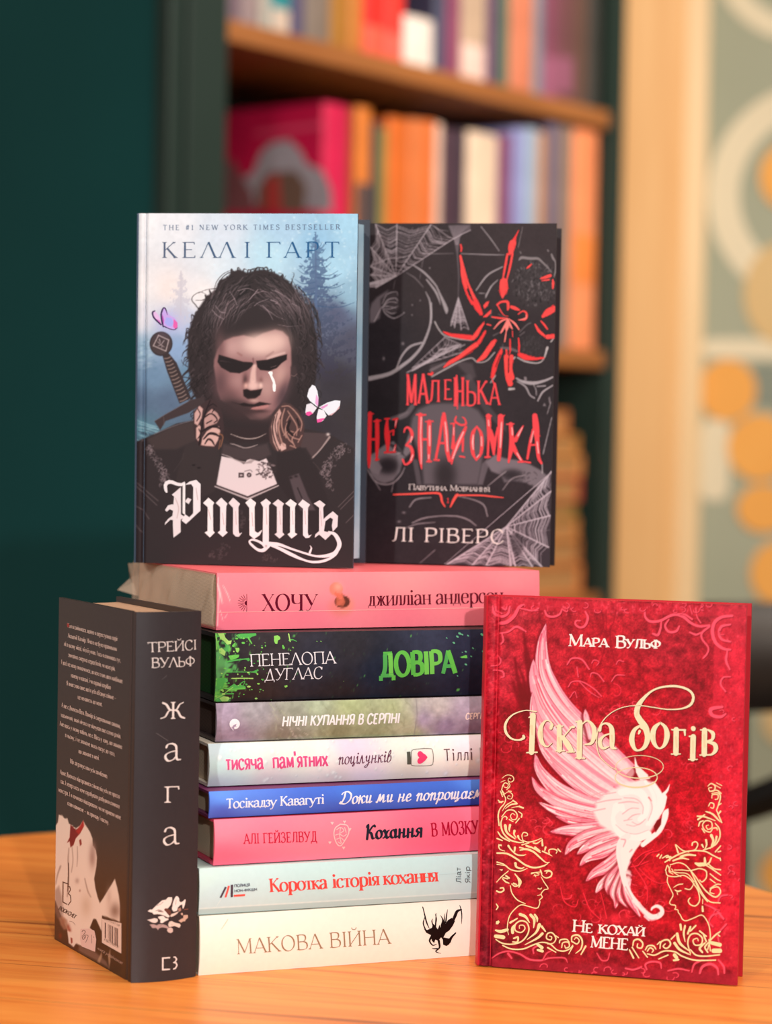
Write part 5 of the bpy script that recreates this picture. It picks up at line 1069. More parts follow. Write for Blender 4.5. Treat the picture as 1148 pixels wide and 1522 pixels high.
# hair
HB = (56, 47, 49)
OUT = R3('10,560 0,600 -10,640 -5,700 -15,790 0,860 -5,930 20,1000 10,1060 40,1130 80,1200 100,1300 200,1420 900,1420 1000,1250 1060,1150 1090,1000 1100,800 1095,640 1050,470 1010,380 950,300 890,215 840,160 760,110 700,85 640,66 560,76 500,96 430,66 360,92 330,130 262,160 225,240 150,300 90,390 40,470')
A.fill(OUT, HB, 1, 3)
for i in range(len(OUT)):
    x, y = OUT[i]; x2, y2 = OUT[(i + 1) % len(OUT)]
    if y > 625: continue
    for q in range(2):
        t = rr.random(); px_, py_ = x + (x2 - x) * t, y + (y2 - y) * t; ox, oy = px_ - 385, py_ - 500; r_ = math.hypot(ox, oy); ox, oy = ox / r_, oy / r_; tx, ty = (-oy, ox) if ox < 0 else (oy, -ox); ty = abs(ty) if rr.random() < .7 else ty
        L_ = rr.uniform(5, 15); A.line([(px_ - ox * 4, py_ - oy * 4), (px_ + ox * L_ * .35 + tx * L_ * .3, py_ + oy * L_ * .35 + ty * L_ * .4), (px_ + ox * L_ * .5 + tx * L_ * .9, py_ + oy * L_ * .3 + abs(ty) * L_)], (2.6, .4), HB, .9)
for l in ('215,240,4 240,165,5 300,100,5 370,70,3', '240,250,5 260,170,7 330,100,7 420,80,4', '160,290,3 100,260,4 40,290,5 25,330,6 60,375,8 90,420,6', '60,330,4 110,330,5 170,310,6', '80,270,3 150,240,4 230,230,6', '700,110,8 800,150,6 830,120,3', '650,75,4 700,70,3', '520,70,8 600,50,5 680,60,3', '870,200,6 900,110,4 880,90,2', '-10,900,6 -50,870,4 -60,840,3', '10,1000,8 -40,990,6 -70,1010,3', '20,1100,8 -20,1130,6 -10,1180,5 30,1190,4', '60,1230,8 20,1240,6 30,1270,5'): A.line(R3(l), 1, HB, .95)
for i in range(620):                                              # wavy strands running from the crown outwards and down
    a = rr.uniform(-1.35, 1.35); r0 = rr.uniform(.45, 1.0); x = 386 + 92 * math.sin(a) * r0; y = 492 - 84 * math.cos(a) * r0 + rr.uniform(-6, 6)
    if 322 < x < 430 and y > 488: continue
    sg = 1 if x > 378 else -1; dx, dy = sg * math.cos(a) * .9, abs(math.sin(a)) * .9 + .25; ph = rr.uniform(0, 6.28); P = [(x, y)]
    for q in range(6): P.append((P[-1][0] + dx * 4.2 + 1.6 * math.sin(ph + q * 1.4), P[-1][1] + dy * 4.6 + 1.4 * math.cos(ph + q * 1.2))); dy += .12
    if any(326 < p_[0] < 428 and p_[1] > 492 for p_ in P): continue
    lit = math.exp(-(((x - 340) / 26) ** 2 + ((y - 458) / 22) ** 2)) + math.exp(-(((x - 415) / 34) ** 2 + ((y - 446) / 18) ** 2)); g = rr.choice((26, 34, 72, 92)) + 84 * lit * rr.random()
    A.line(P, (rr.uniform(.8, 2.2), .3), (g * 1.06, g * .93, g * .97), rr.uniform(.35, .8))
for l in ('200,415,5 240,460,7 300,495,4', '225,375,4 270,430,6 320,440,4', '350,260,4 385,310,6 410,370,5', '560,380,6 600,350,5 680,320,4', '630,375,5 680,430,6 720,500,4', '640,390,4 750,470,4 830,500,3', '760,540,3 850,556,4 970,550,3', '590,240,8 540,300,6 490,350,4', '480,240,6 440,280,5', '700,330,8 760,350,5 740,360,4', '880,360,4 940,390,4 960,440,3', '420,250,5 500,230,7 560,250,4', '520,330,4 560,280,6 640,250,4', '700,240,4 780,270,6 860,330,4'): A.line(R3(l), 1, (168, 152, 158), .7)
for i in range(230):
    x = rr.choice((rr.uniform(282, 320), rr.uniform(440, 476))); y = rr.uniform(480, 616); s_ = -1 if x < 380 else 1; k_ = rr.uniform(2, 5)
    A.line([(x, y), (x + s_ * k_, y + 4), (x + s_ * k_ * .6, y + 9), (x - s_ * k_ * .4, y + 12)], (1.5, .4), rr.choice(((80, 68, 70), (92, 80, 83), (34, 28, 29), (40, 34, 35), (30, 25, 26))), .6)
# face
A.fill(R4('165,150 130,260 125,330 150,480 165,590 200,690 310,760 430,830 520,900 640,905 740,850 830,740 900,600 945,450 955,300 950,140 920,20 860,-40 780,-60 650,-20 560,30 440,0 330,20 230,60'), (158, 120, 120), 1, 3)
A.blob(*R4('620,100')[0], 32, 18, (236, 202, 192), .95, p=1.5); A.blob(*R4('800,60')[0], 18, 16, (232, 196, 186), .8); A.blob(*R4('320,130')[0], 14, 14, (204, 164, 160), .7); A.blob(*R4('190,120')[0], 8, 26, (110, 84, 86), .7)
A.blob(*R4('200,520')[0], 15, 26, (96, 72, 76), .85); A.blob(*R4('300,620')[0], 16, 16, (110, 82, 84), .8); A.blob(*R4('380,500')[0], 15, 14, (182, 142, 140), .6); A.blob(*R4('840,430')[0], 12, 20, (204, 162, 154), .8); A.blob(*R4('690,560')[0], 12, 18, (196, 156, 150), .7); A.blob(*R4('860,640')[0], 9, 26, (84, 66, 72), .85, ang=.35); A.blob(*R4('430,810')[0], 26, 14, (70, 54, 56), .95, p=1.6); A.blob(*R4('300,740')[0], 22, 10, (68, 54, 56), .9); A.blob(*R4('640,900')[0], 24, 8, (66, 52, 54), .8)
A.line(R4('380,190,14 420,215,20'), 1, (140, 100, 98), .6, 3); A.line(R4('690,230,20 760,180,14'), 1, (140, 104, 102), .5, 3); A.line(R4('545,250,14 552,310,12'), 1, (112, 80, 82), .7, 2); A.line(R4('700,250,20 780,220,24 880,190,18'), 1, (238, 206, 198), .6, 3)
A.fill(R4('180,208 262,232 350,258 440,285 535,290 552,315 520,345 488,372 400,408 300,398 205,345 165,285'), (44, 35, 37), 1, 1.6); A.fill(R4('578,275 700,263 820,228 908,205 905,262 850,300 800,352 720,384 620,372 590,340'), (42, 33, 35), 1, 1.6)
A.line(R4('190,275,7 240,280,5 300,290,3'), 1, (96, 80, 82), .8); A.line(R4('735,345,4 770,335,6 805,322,3'), 1, (140, 118, 118), .8)
A.line(R4('560,330,40 548,400,54 545,480,66'), 1, (226, 186, 178), .9, 3); A.blob(*R4('545,540')[0], 9, 7, (236, 196, 188), .9, p=2); A.blob(*R4('462,490')[0], 4, 11, (78, 56, 58), .85); A.blob(*R4('630,490')[0], 3, 5, (110, 80, 80), .7)
A.blob(*R4('470,540')[0], 3.6, 5, (226, 176, 166), .95); A.blob(*R4('628,538')[0], 3.2, 5, (238, 200, 190), .95)
A.fill(R4('440,585 480,575 520,592 590,584 645,572 622,640 565,680 490,682 445,650'), (44, 33, 35), 1, 2)
A.fill(R4('320,712 400,735 450,722 500,735 560,738 615,712 740,735 690,750 560,768 440,758'), (46, 35, 37), 1, 1.6); A.blob(*R4('560,700')[0], 7, 3, (206, 166, 156), .7)
A.fill(R4('545,772 620,758 705,742 716,762 655,792 590,802 520,790'), (184, 130, 128), 1, 1.8); A.blob(*R4('620,815')[0], 14, 3, (66, 48, 50), .8); A.blob(*R4('650,865')[0], 12, 5, (124, 96, 96), .8)
A.fill(R4('945,340 1000,330 1020,420 985,440 950,430'), (74, 60, 62), .8, 3); A.line(R4('955,430,5 985,440,7 1015,415,5'), 1, (150, 124, 120), .7)
A.vpoly(R4('705,400 725,388 752,390 756,410 750,430 775,480 790,540 786,600 770,608 758,590 754,540 758,510 740,470 722,425'), (250, 246, 246))
# hands with inked backs, closed round the collar
A.fill(R2('325,165 345,140 372,118 400,105 425,112 440,132 456,178 463,235 455,290 435,330 400,325 350,318 335,290 325,230'), (70, 54, 56), 1, 2)
A.fill(R2('330,170 352,135 368,150 362,190 345,225 330,215'), (206, 164, 158), 1, 1.6); A.fill(R2('338,235 352,222 366,240 360,275 348,295 338,280'), (212, 170, 162), 1, 1.4); A.fill(R2('366,280 386,250 410,235 440,228 446,250 436,290 420,318 385,316 360,312'), (214, 172, 164), 1, 1.4); A.fill(R2('372,190 390,165 408,150 432,168 444,190 430,214 400,226 376,240'), (196, 154, 148), .95, 1.6)
for l in ('400,112,5 385,150,7 372,190,8 362,240,9 352,310,8', '372,190,6 400,172,6 420,180,7 432,200,5 418,212,4', '366,250,7 395,232,9 425,230,10 445,240,6', '372,285,6 395,262,10 420,262,12 440,272,7', '378,306,5 392,286,8 408,292,9 420,312,5', '345,150,4 356,175,5 340,205,4', '392,140,5 412,128,5 430,140,4', '384,215,5 408,202,5', '350,240,4 358,262,5 346,282,4', '420,150,4 410,165,4'): A.line(R2(l), 1, (46, 35, 38), .95)
for l in ('440,260,5 458,275,6 448,320,5', '446,290,4 440,330,4'): A.line(R2(l), 1, (150, 106, 82), .8)
A.fill(R2('668,300 664,240 678,190 700,150 730,122 760,128 792,155 815,190 824,225 820,270 806,320 770,335 720,345 690,335'), (84, 64, 64), 1, 2)
A.fill(R2('674,230 690,180 712,150 720,170 702,215 702,270 722,325 704,340 684,300'), (206, 164, 156), 1, 1.4); A.fill(R2('712,318 724,300 740,310 742,330 720,340'), (216, 178, 170), 1, 1.2)
for l in ('712,200,7 708,245,8 722,300,7 734,318,5', '735,150,5 722,195,7 724,240,6 742,280,5', '748,160,4 768,190,6 790,230,5 788,270,4', '770,150,4 795,180,6 812,215,5 806,250,5', '745,215,5 738,250,7 752,285,6 772,305,5', '800,240,5 780,262,6 768,290,6 780,318,5', '752,262,6 774,280,5 800,288,5', '812,270,5 795,300,5', '730,270,4 752,250,5 775,255,4', '722,140,4 752,138,5 778,158,4', '760,315,5 785,325,5', '756,182,4 744,205,4'): A.line(R2(l), 1, (178, 138, 128), .9)
for l in ('690,185,4 680,235,5 690,290,5 708,335,4', '702,170,3 692,220,4 700,275,4 716,315,3', '758,205,12 748,240,14 770,270,10', '790,195,6 800,225,6'): A.line(R2(l), 1, (44, 34, 36), .9)
# sword
A.fill(R5('285,570 345,548 420,640 560,975 450,1025 330,720'), (66, 55, 56), 1, 1.4)
for i in range(13):
    t = i / 12; x0_, y0_, x1_, y1_ = 305 + 150 * t, 600 + 405 * t, 360 + 165 * t, 585 + 385 * t
    A.line(R5([(x0_, y0_), ((x0_ + x1_) / 2, (y0_ + y1_) / 2 + 6), (x1_, y1_)]), 1.7, (150, 132, 126), .8)
A.fill(R5('215,1190 320,1125 560,990 680,960 690,1010 540,1110 320,1190 270,1275'), (72, 60, 62), 1, 1.5); A.line(R5('215,1190 330,1120 560,990'), .8, (120, 108, 112), .7); A.line(R5('300,1150 310,1230'), .8, (120, 104, 104), .7)
A.disc(*R5('272,460')[0], 17.2, (64, 54, 56), ry=18.4); A.disc(*R5('272,460')[0], 15, (78, 66, 68), ry=16)
for a, b in (('248,380', '345,425'), ('345,425', '318,530'), ('318,530', '200,478'), ('200,478', '248,380')): A.line(R5(a + ' ' + b), 1.4, (188, 172, 172), .9, smooth=False)
for l in ('240,440,6 270,470,7 300,490,6', '255,415,8 265,450,7', '300,430,8 270,470,6 245,480,6', '285,480,6 275,500,5'): A.line(R5(l), 1, (176, 160, 162), .9)
# butterflies
A.blob(*R5('330,250')[0], 17, 15, (190, 170, 238), .5)
A.vpoly(R5('185,150 205,145 225,165 250,195 265,235 280,290 255,275 220,240 195,200'), (226, 186, 232)); A.vpoly(R5('300,118 322,140 350,190 400,215 428,260 425,310 395,328 345,318 300,290 275,240 268,180 280,135'), (198, 168, 236))
A.vpoly(R5('390,225 425,260 428,300 410,325 385,300'), (226, 104, 176)); A.vpoly(R5('320,210 370,220 390,260 370,300 330,290 305,260'), (168, 172, 244)); A.vpoly(R5('225,225 260,240 278,285 245,262'), (212, 130, 204)); A.vpoly(R5('285,180 300,240 295,280 276,236'), (190, 96, 190))
for l in ('210,148,12 190,165,16 205,215,16 270,280,14', '330,185,4 312,130,12 290,125,14 272,180,16 280,250,16 292,300,12', '300,295,10 350,318,8 395,328,8 425,310,6'): A.vline(R5(l), 1, (66, 44, 92))
R6 = mp(430, 400, 5.852)
for P, c in (('200,1020 225,1030 245,1075 255,1140 250,1215 225,1195 180,1160 155,1120 170,1060', (236, 240, 250)), ('150,1190 190,1180 240,1220 205,1270 165,1288 140,1260', (232, 230, 240)), ('258,1215 330,1175 400,1155 445,1160 440,1200 400,1255 340,1285 300,1240', (232, 238, 248)), ('255,1230 300,1240 325,1290 290,1335 245,1348 238,1300', (236, 238, 246)),
             ('150,1255 185,1250 205,1270 170,1290 145,1280', (238, 90, 160)), ('240,1320 285,1310 310,1310 280,1340 245,1350', (240, 96, 164)), ('235,1100 255,1140 250,1215 225,1180', (232, 170, 220)), ('400,1255 440,1200 436,1225 370,1285 340,1285', (214, 170, 176)), ('270,1215 340,1185 330,1205 290,1230', (226, 150, 206))): A.vpoly(R6(P), c)
A.vline(R6('250,1205,8 258,1230,6'), 1, (70, 50, 60))
# lettering
def namec(P): t = min(1, max(0, (P[0] - 250) / 180)); return (90 - 52 * t, 104 - 6 * t, 128 + 14 * t)
for ch, a, b in (('К', 180, 244), ('Е', 270, 334), ('Λ', 354, 424), ('Λ', 436, 506), ('І', 548, 580), ('Г', 648, 716), ('А', 732, 802), ('Р', 828, 888), ('Т', 914, 982)):
    glyph_box(A, ch, 180 + a / 3.0211, 360.3, 180 + b / 3.0211, 383.7 + .3, Style(w=13, thin=0.3, serif=7, st=3), namec((180 + a / 3.02, 0)))
text(A, 'THE #1 NEW YORK TIMES BESTSELLER', (240.6, 342.2), (505.4, 341.6), 7.6, Style(w=16, thin=0.45, serif=7, st=5, gap=32), (108, 124, 150))
R7 = mp(240, 700, 4.1); FO = ((238, 230, 232), (232, 222, 224), (242, 236, 236)); FI = 0
for i, P in enumerate(('20,112 18,90 28,70 50,60 75,64 100,76 125,80 146,70 148,82 128,98 108,97 85,90 62,82 44,86 38,98 42,135 34,138 24,125', '68,150 105,118 122,104 124,268 148,284 122,300 123,375 80,408 76,340 76,302 60,300 26,332 30,316 48,294 73,276 76,246 56,236 38,252 27,242 45,214 70,207 78,210 82,160', '134,84 149,78 149,270 134,262',
                       '148,90 175,70 215,60 242,86 242,246 155,326 128,305 150,268 175,286 198,262 198,104 185,86 165,88', '148,190 165,168 187,178 170,206',
                       '258,200 290,168 325,198 317,215 320,368 330,378 300,408 268,378 286,368 286,225', '335,200 368,168 406,205 398,220 396,368 408,378 378,405 348,378 362,366 362,225', '412,200 440,168 482,205 472,225 474,368 480,386 496,378 476,404 456,402 440,385 440,230',
                       '514,198 545,172 580,200 570,225 572,370 590,382 618,362 602,395 568,418 540,395 538,230', '606,198 640,175 670,200 657,215 657,450 662,466 640,482 620,460 622,225',
                       '680,205 712,178 749,205 740,220 740,380 752,390 722,416 692,390 706,380 706,225', '756,205 788,178 826,205 815,225 815,380 830,390 795,416 770,390 786,380 786,225', '834,210 862,180 907,212 894,230 893,380 898,399 917,392 901,412 880,413 864,395 864,235',
                       '930,205 965,185 1000,212 986,230 989,300 1000,288 1045,252 1076,280 1073,345 1045,374 1039,340 1046,300 1030,290 1000,312 991,372 1042,385 1000,425 962,392 935,412 940,390 962,372 962,230')):
    A.vpoly(R7(P), FO[i % 3], FI)
for l in ('1020,375,8 1060,395,22 1085,450,26 1060,500,22 1010,520,20 950,523,12 900,512,12 800,480,12 720,452,18 660,448,26', '1085,455,10 1065,510,12 1000,548,16 930,558,14 870,545,12 800,515,20 720,475,18 655,450,12', '655,455,26 625,485,22 590,482,16 550,450,14 540,432,10 560,422,12 600,435,14 640,462,16', '906,500,14 915,475,8 908,460,4'): A.vline(R7(l), 1, FO[0], FI)
for l in ('90,170,5 110,230,6 100,290,5', '290,240,4 305,300,5', '375,260,4 385,330,5', '455,250,4 460,330,5', '555,260,5 560,340,5', '640,230,4 645,330,5', '722,250,4 728,330,5', '800,250,4 804,330,4', '875,250,5 880,330,4', '970,250,4 978,340,5', '215,110,5 225,180,5'): A.vline(R7(l), 1, (206, 184, 184), FI)
T = .0471
Book('book', 'upright book with a frowning long haired man in armour on its blue cover', (-.1527, 1.3859, ZT + .2216), -.1524, -.02, F_FRONT(T), .2108, .1351, T, pages=BLUE_EDGE, edge=(74, 88, 106), back_rgb=(58, 62, 72), bulge=.003, hinge=.0058, bt=.0026, fore_in=.0036).build(
    front=(A, 330, 500, [(201, 316.8), (532.3, 318), (524.5, 845.5), (200.5, 836)], False))
# ------------------------------------------------------------------ black upright book with the red spider
A = Art(470, 322, 840, 856, 1.5)
A.rbf([(480, 340, (46, 42, 45)), (560, 360, (58, 50, 53)), (650, 420, (60, 51, 53)), (780, 350, (66, 56, 58)), (560, 520, (50, 45, 49)), (700, 520, (58, 50, 53)), (820, 600, (56, 49, 52)), (560, 640, (46, 42, 45)), (820, 700, (58, 50, 54)), (600, 740, (54, 47, 51)), (780, 730, (60, 51, 55)), (600, 830, (56, 48, 52)), (700, 800, (62, 53, 57)), (820, 830, (62, 53, 57))])
A.grain(0.06, 2.2, 41); A.grain(0.05, 12, 42); rr = random.Random(9)
NA = mp(530, 320, 3.5875); NB = mp(530, 550, 3.5875); N1 = mp(545, 330, 7.406); N2 = mp(690, 330, 7.917); N3 = mp(630, 440, 5.6); N4 = mp(545, 560, 7.406); N5 = mp(680, 560, 7.406); N6 = mp(660, 700, 6.56)
WB = (186, 172, 178)
# figure seen between the letters
FG = (104, 95, 100)
A.fill(NB('300,255 330,210 390,182 450,175 520,176 600,186 650,215 690,270 705,340 680,430 668,520 650,612 360,612 352,520 330,430 300,350 290,300'), FG, .95, 6); A.blob(*NB('475,560')[0], 17, 26, (56, 49, 52), .95, p=1.6); A.blob(*NB('480,250')[0], 40, 14, (104, 94, 99), .5); A.blob(*NB('470,130')[0], 40, 10, (66, 58, 61), .8)
A.fill(NB('560,30 610,20 660,120 740,230 800,290 800,330 740,280 690,230 640,150'), (84, 75, 79), .8, 3); A.line(NB('300,195,26 270,235,26 235,255,22'), 1, (112, 102, 107), .8, 2); A.line(NB('190,260,18 240,240,16 275,225,10'), 1, (120, 110, 114), .7, 2)
A.fill(NB('62,460 100,440 150,400 200,380 250,440 285,330 300,430 250,480 235,540 200,590 150,605 110,590 80,560'), (126, 117, 122), .9, 3); A.blob(*NB('170,510')[0], 17, 13, (52, 46, 50), .95, p=2); A.fill(NB('62,460 110,470 140,520 120,560 80,540 62,520'), (130, 121, 126), .85, 3); A.fill(NB('150,380 200,420 230,440 270,470 290,500 250,440 210,400'), (40, 36, 39), .7, 2)
A.fill(NB('690,490 740,450 790,470 860,480 920,500 985,535 1030,575 1040,620 980,640 900,600 830,590 790,600 770,560 720,540'), (130, 120, 126), .9, 3); A.blob(*NB('830,560')[0], 16, 9, (54, 47, 51), .9, p=1.6)
for i in range(70):
    x, y = NB(f'{rr.uniform(760, 960):.0f},{rr.uniform(540, 640):.0f}')[0]; A.line([(x, y), (x + rr.uniform(-3, 3), y + rr.uniform(-2, 3))], rr.uniform(.6, 1.8), (62, 54, 58), .6)
A.fill(NB('650,612 672,500 700,470 710,500 690,560 675,612'), (122, 112, 118), .7, 2); A.fill(NB('300,470 330,480 350,612 325,612'), (104, 95, 100), .7, 2)
for l in ('285,730,6 320,690,8 400,680,5', '540,672,4 620,690,6 680,720,8 700,780,6', '300,815,6 360,790,8 450,778,6 540,780,8 600,800,8 640,830,5', '270,840,4 330,820,6 420,812,4', '60,530,5 100,590,7 150,610,8 200,600,8 240,560,6 260,520,4', '100,590,5 130,640,4', '200,600,4 190,650,4', '340,1030,3 420,960,4', '150,440,4 200,450,5 240,440,4', '700,620,4 760,570,6 800,540,5', '780,640,4 830,580,6 900,560,4'): A.line(NB(l), 1, (160, 148, 152), .8)
A.blob(*NB('255,760')[0], 2.6, 1.5, (130, 120, 124)); A.blob(*NB('230,808')[0], 2.6, 1.6, (130, 120, 124))
# webs
def web(hub, ends, n, sag, seed, w=.9, col=WB, al=.8, skip=.06):
    r_ = random.Random(seed); hub = np.array(hub); ends = [np.array(e) for e in ends]
    for e in ends: A.line([hub, e], (w * .9, w * 1.5), col, min(1, al * 1.15), .8, False)
    for a, b in zip(ends[:-1], ends[1:]):
        for i in range(n):
            t = ((i + r_.uniform(.2, .8)) / n) ** .8 * .98 + .02
            if r_.random() < skip: continue
            p, q = hub + (a - hub) * t * r_.uniform(.97, 1.03), hub + (b - hub) * t * r_.uniform(.97, 1.03); m_ = (p + q) / 2 * (1 - sag) + hub * sag
            A.line([p, (p * .5 + m_ * .5) * 1.0, m_, (q * .5 + m_ * .5), q], r_.uniform(.8, 1.4), col, al * r_.uniform(.55, 1.0))
            if r_.random() < .3: A.line([m_, m_ + (m_ - hub) * .08 + np.array([r_.uniform(-2, 2), r_.uniform(-2, 2)])], .6, col, al * .6)
h1 = N1('330,600')[0]
web(h1, N1('-300,760 110,725 50,585 50,490 50,280 105,30 340,25 715,30 960,185'), 22, .10, 1)
for l in ('105,30,5 200,300,5 240,410,5', '50,480,8 150,445,10 250,405,12 330,400,14 420,390,8', '-200,700 100,560,4'): A.line(N1(l if l.count(',') > 2 else '50,490,6 200,430,8'), 1, (176, 162, 168), .8)
for l in ('720,30,6 800,90,8 900,160,9 965,185,6', '765,40,4 820,160,5 840,240,4', '600,235,5 680,240,5 830,245,5', '690,95,5 760,200,5 830,250,4', '580,60,4 540,140,4', '610,250,6 660,330,8 700,345,6', '745,50,6 820,90,6 905,100,5', '320,600 350,700 380,610'): A.line(N1(l) if l[0] != '3' else N1('320,640,4 300,740,4'), 1, WB, .7)
A.fill(N1('905,40 1148,25 1148,90 1060,130 1030,180 1012,350 1026,600 1016,830 1105,1111 925,1111 1008,830 1012,600 993,350 962,180'), (112, 102, 108), .75, 1.5)
for i in range(16): x = 905 + i * 15; A.line(N1(f'{x},45,4 {940 + i * 7},130,4 {985 + i * 2},250,3'), 1, WB, .5)
for i in range(8): A.line(N1(f'1015,{840 + i},4 {930 + i * 24},1105,5'), 1, WB, .7)
for i in range(9): y = 900 + i * 24; A.line(N1(f'{1012 - (y - 830) * .3:.0f},{y},4 {1020},{y + 12},4 {1015 + (y - 830) * .3:.0f},{y},4'), 1, WB, .6)
A.line(N1('1148,92,8 1060,132,9 965,185,9'), 1, WB, .9)
web(NA('545,440')[0], NA('505,590 525,600 560,612 600,610'), 8, .06, 3)
web(NA('560,690')[0], NA('470,650 440,720 300,830 270,840'), 9, .12, 5, al=.7); web(NA('300,815')[0], NA('470,655 540,690 580,690 600,720'), 8, .1, 6, al=.7)
A.fill(NA('395,800 480,780 560,780 620,790 640,860 590,900 590,850 540,800 400,860'), (98, 88, 92), .6, 4)
A.fill(N1('240,760 320,770 350,820 370,930 330,1000 240,1040 180,950 150,830'), (84, 76, 80), .6, 4)
for l in ('180,940,8 215,1010,10 300,1060,10 380,1030,7 420,1000,4', '190,930,10 240,860,12 320,840,10 350,870,8', '200,920,8 260,880,8 340,890,8', '220,980,8 280,1010,8 330,1000,6', '180,900,6 230,800,8 330,770,8 350,810,6', '170,940,10 240,930,8 330,950,6', '200,960,8 260,960,8 350,930,6'): A.line(N1(l), 1, (176, 164, 170), .85)
A.fill(N1('40,980 60,900 120,830 240,755 230,790 160,850 165,960 150,1060 80,1111 40,1111'), (118, 108, 114), .85, 4); A.line(N1('90,1100,8 140,1000,8 165,950,6'), 1, WB, .8)
for l in ('525,480,12 640,560,22 760,690,18 800,770,18 840,860,30 880,960,42 884,1008,12', '445,560,4 540,620,6 630,720,5', '655,770,8 700,870,18 716,1000,22 712,1111,20', '665,635,14 760,760,24 800,850,16 818,912,6', '620,350,5 800,350,6 960,348,4', '630,400,4 610,500,5', '600,560,4 590,640,3'): A.line(N1(l), 1, (172, 162, 166), .85)
for l in ('400,470,10 398,560,10 385,620,12 350,700,14 300,760,16 250,800,18 180,845,20 70,872,24', '350,680,10 290,700,12 245,750,10 215,820,8', '640,400,6 700,320,9 780,275,6', '718,378,4 690,430,5', '690,440,5 720,380,7 755,345,4', '560,205,4 700,210,5 790,212,3', '665,60,4 720,130,5 762,190,4', '655,415,3 690,418,3'): A.line(NA(l), 1, (172, 162, 166), .85)
for l in ('650,15,14 700,45,26 760,62,36 850,70,36 960,44,26 1050,5,18', '660,50,10 750,108,16 800,200,14 850,235,14', '840,85,8 866,140,8 872,205,7', '1050,95,14 950,160,20 915,210,18 888,265,14', '880,105,12 970,100,14', '1040,450,8 985,680,9 945,850,10', '935,960,14 938,1060,12', '1030,280,8 990,410,6'): A.line(N5(l), 1, (178, 168, 172), .9)
A.fill(N5('735,0 760,0 770,40 740,40'), (150, 140, 144), .8); A.fill(N5('940,320 960,285 980,325'), (140, 130, 134), .8); A.fill(N5('1005,225 1020,220 1030,290 1010,285'), (140, 130, 134), .8)
for x, y in ((700, 508), (418, 1000), (508, 915), (595, 865), (505, 1025)): A.blob(*N1(f'{x},{y}')[0], 1.0, 1.0, (160, 150, 154), .9)
A.blob(*NA('250,685')[0], 2, 2.2, (140, 130, 134), .9); A.blob(*NA('148,765')[0], 1.6, 2.6, (140, 130, 134), .9)
h2 = NB('800,835')[0]
A.fill(NB('800,835 1040,545 1040,1050 470,1045'), (84, 74, 82), .45, 3)
web(h2, NB('1042,540 1040,645 1038,775 1025,945 990,1050 940,1050 850,1052 825,1052 690,1048 612,1048 470,1045'), 24, .09, 12, w=1.4, col=(196, 182, 190), al=.95, skip=.02)
A.fill(NB('815,880 860,870 900,900 890,960 860,1000 830,960'), (48, 42, 46), .5, 5)
# spider
A.blob(*N2('830,720')[0], 37, 40, (68, 61, 63), .98, p=2.2)
for i in range(420):
    a, t = rr.uniform(0, 6.28), rr.random() ** .6; cx_, cy_ = N2('840,720')[0]; x, y = cx_ + 34 * t * math.cos(a), cy_ + 36 * t * math.sin(a)
    if x < 826: A.line([(x, y), (x + rr.uniform(-2.5, 2.5), y + rr.uniform(1, 4))], rr.uniform(.5, 1.4), rr.choice(((118, 110, 113), (146, 138, 141), (30, 26, 28), (38, 33, 35), (98, 90, 93))), rr.uniform(.3, .75))
for l in ('650,445,18 680,420,34 740,425,30 800,430,34 870,430,26 930,480,20 990,540,14 1030,590,8', '1030,380,20 1050,430,26 1075,470,16 1080,560,20 1060,650,8', '985,330,14 995,345,14', '660,350,12 672,370,8', '640,300,8 660,200,7 690,60,6'): A.line(N2(l), 1, (150, 142, 144), .8)
A.blob(*N3('905,410')[0], 19, 17, (62, 56, 58), .95, p=2)
for i in range(120):
    x, y = N3(f'{rr.uniform(810, 1010):.0f},{rr.uniform(310, 500):.0f}')[0]; A.line([(x, y), (x + rr.uniform(-2, 2), y + rr.uniform(1, 4))], rr.uniform(.5, 1.3), rr.choice(((100, 92, 95), (46, 40, 42), (84, 76, 79))), .5)
A.blob(*N3('690,250')[0], 24, 22, (46, 40, 42), .9, p=1.6); A.blob(*N3('470,250')[0], 14, 12, (48, 42, 44), .8); A.blob(*N3('530,420')[0], 16, 14, (48, 42, 44), .7)
for l in ('570,120,6 560,170,8 600,190,5', '580,330,10 640,300,6', '640,430,14 720,440,26 780,460,18', '660,400,6 655,450,6', '800,300,8 860,240,10 890,225,10', '620,150,6 700,190,8', '840,300,10 800,330,8', '60,620,24 120,590,20 180,560,16'): A.line(N3(l), 1, (126, 116, 119), .7)
for l in ('95,215,10 130,280,9 180,330,9 290,357,9 400,370,7', '70,672,8 200,600,9 300,547,9 400,517,8 450,552,8 525,540,8 592,470,8', '560,720,9 600,662,8', '715,775,22 755,772,14', '780,512,8 850,545,12 950,558,10 1000,522,10 1030,430,20', '1060,380,10 1085,350,8', '760,510,12 745,530,8'): A.line(N3(l), 1, (208, 198, 198), .85)
RD = (244, 82, 80); RD2 = (232, 66, 68)
def red(mapf, *ls):
    for l in ls:
        P = np.array(mapf(l)); A.vline(P, 1, RD if rr.random() < .6 else RD2)
        for k in range(int(len(P) * 4)):                           # ragged bristles along the leg
            t = rr.uniform(0, len(P) - 1.001); i = int(t); q = P[i] + (P[i + 1] - P[i]) * (t - i); d = P[i + 1, :2] - P[i, :2]; d = d / (np.hypot(*d) + 1e-6)
            n_ = np.array([-d[1], d[0]]) * q[2] * .5 * rr.choice((-1, 1)); A.vline([tuple(q[:2] + n_ * .5), tuple(q[:2] + n_ * rr.uniform(.9, 1.35) + d * rr.uniform(1.5, 4))], (1.1, .3), RD2, cap=False)
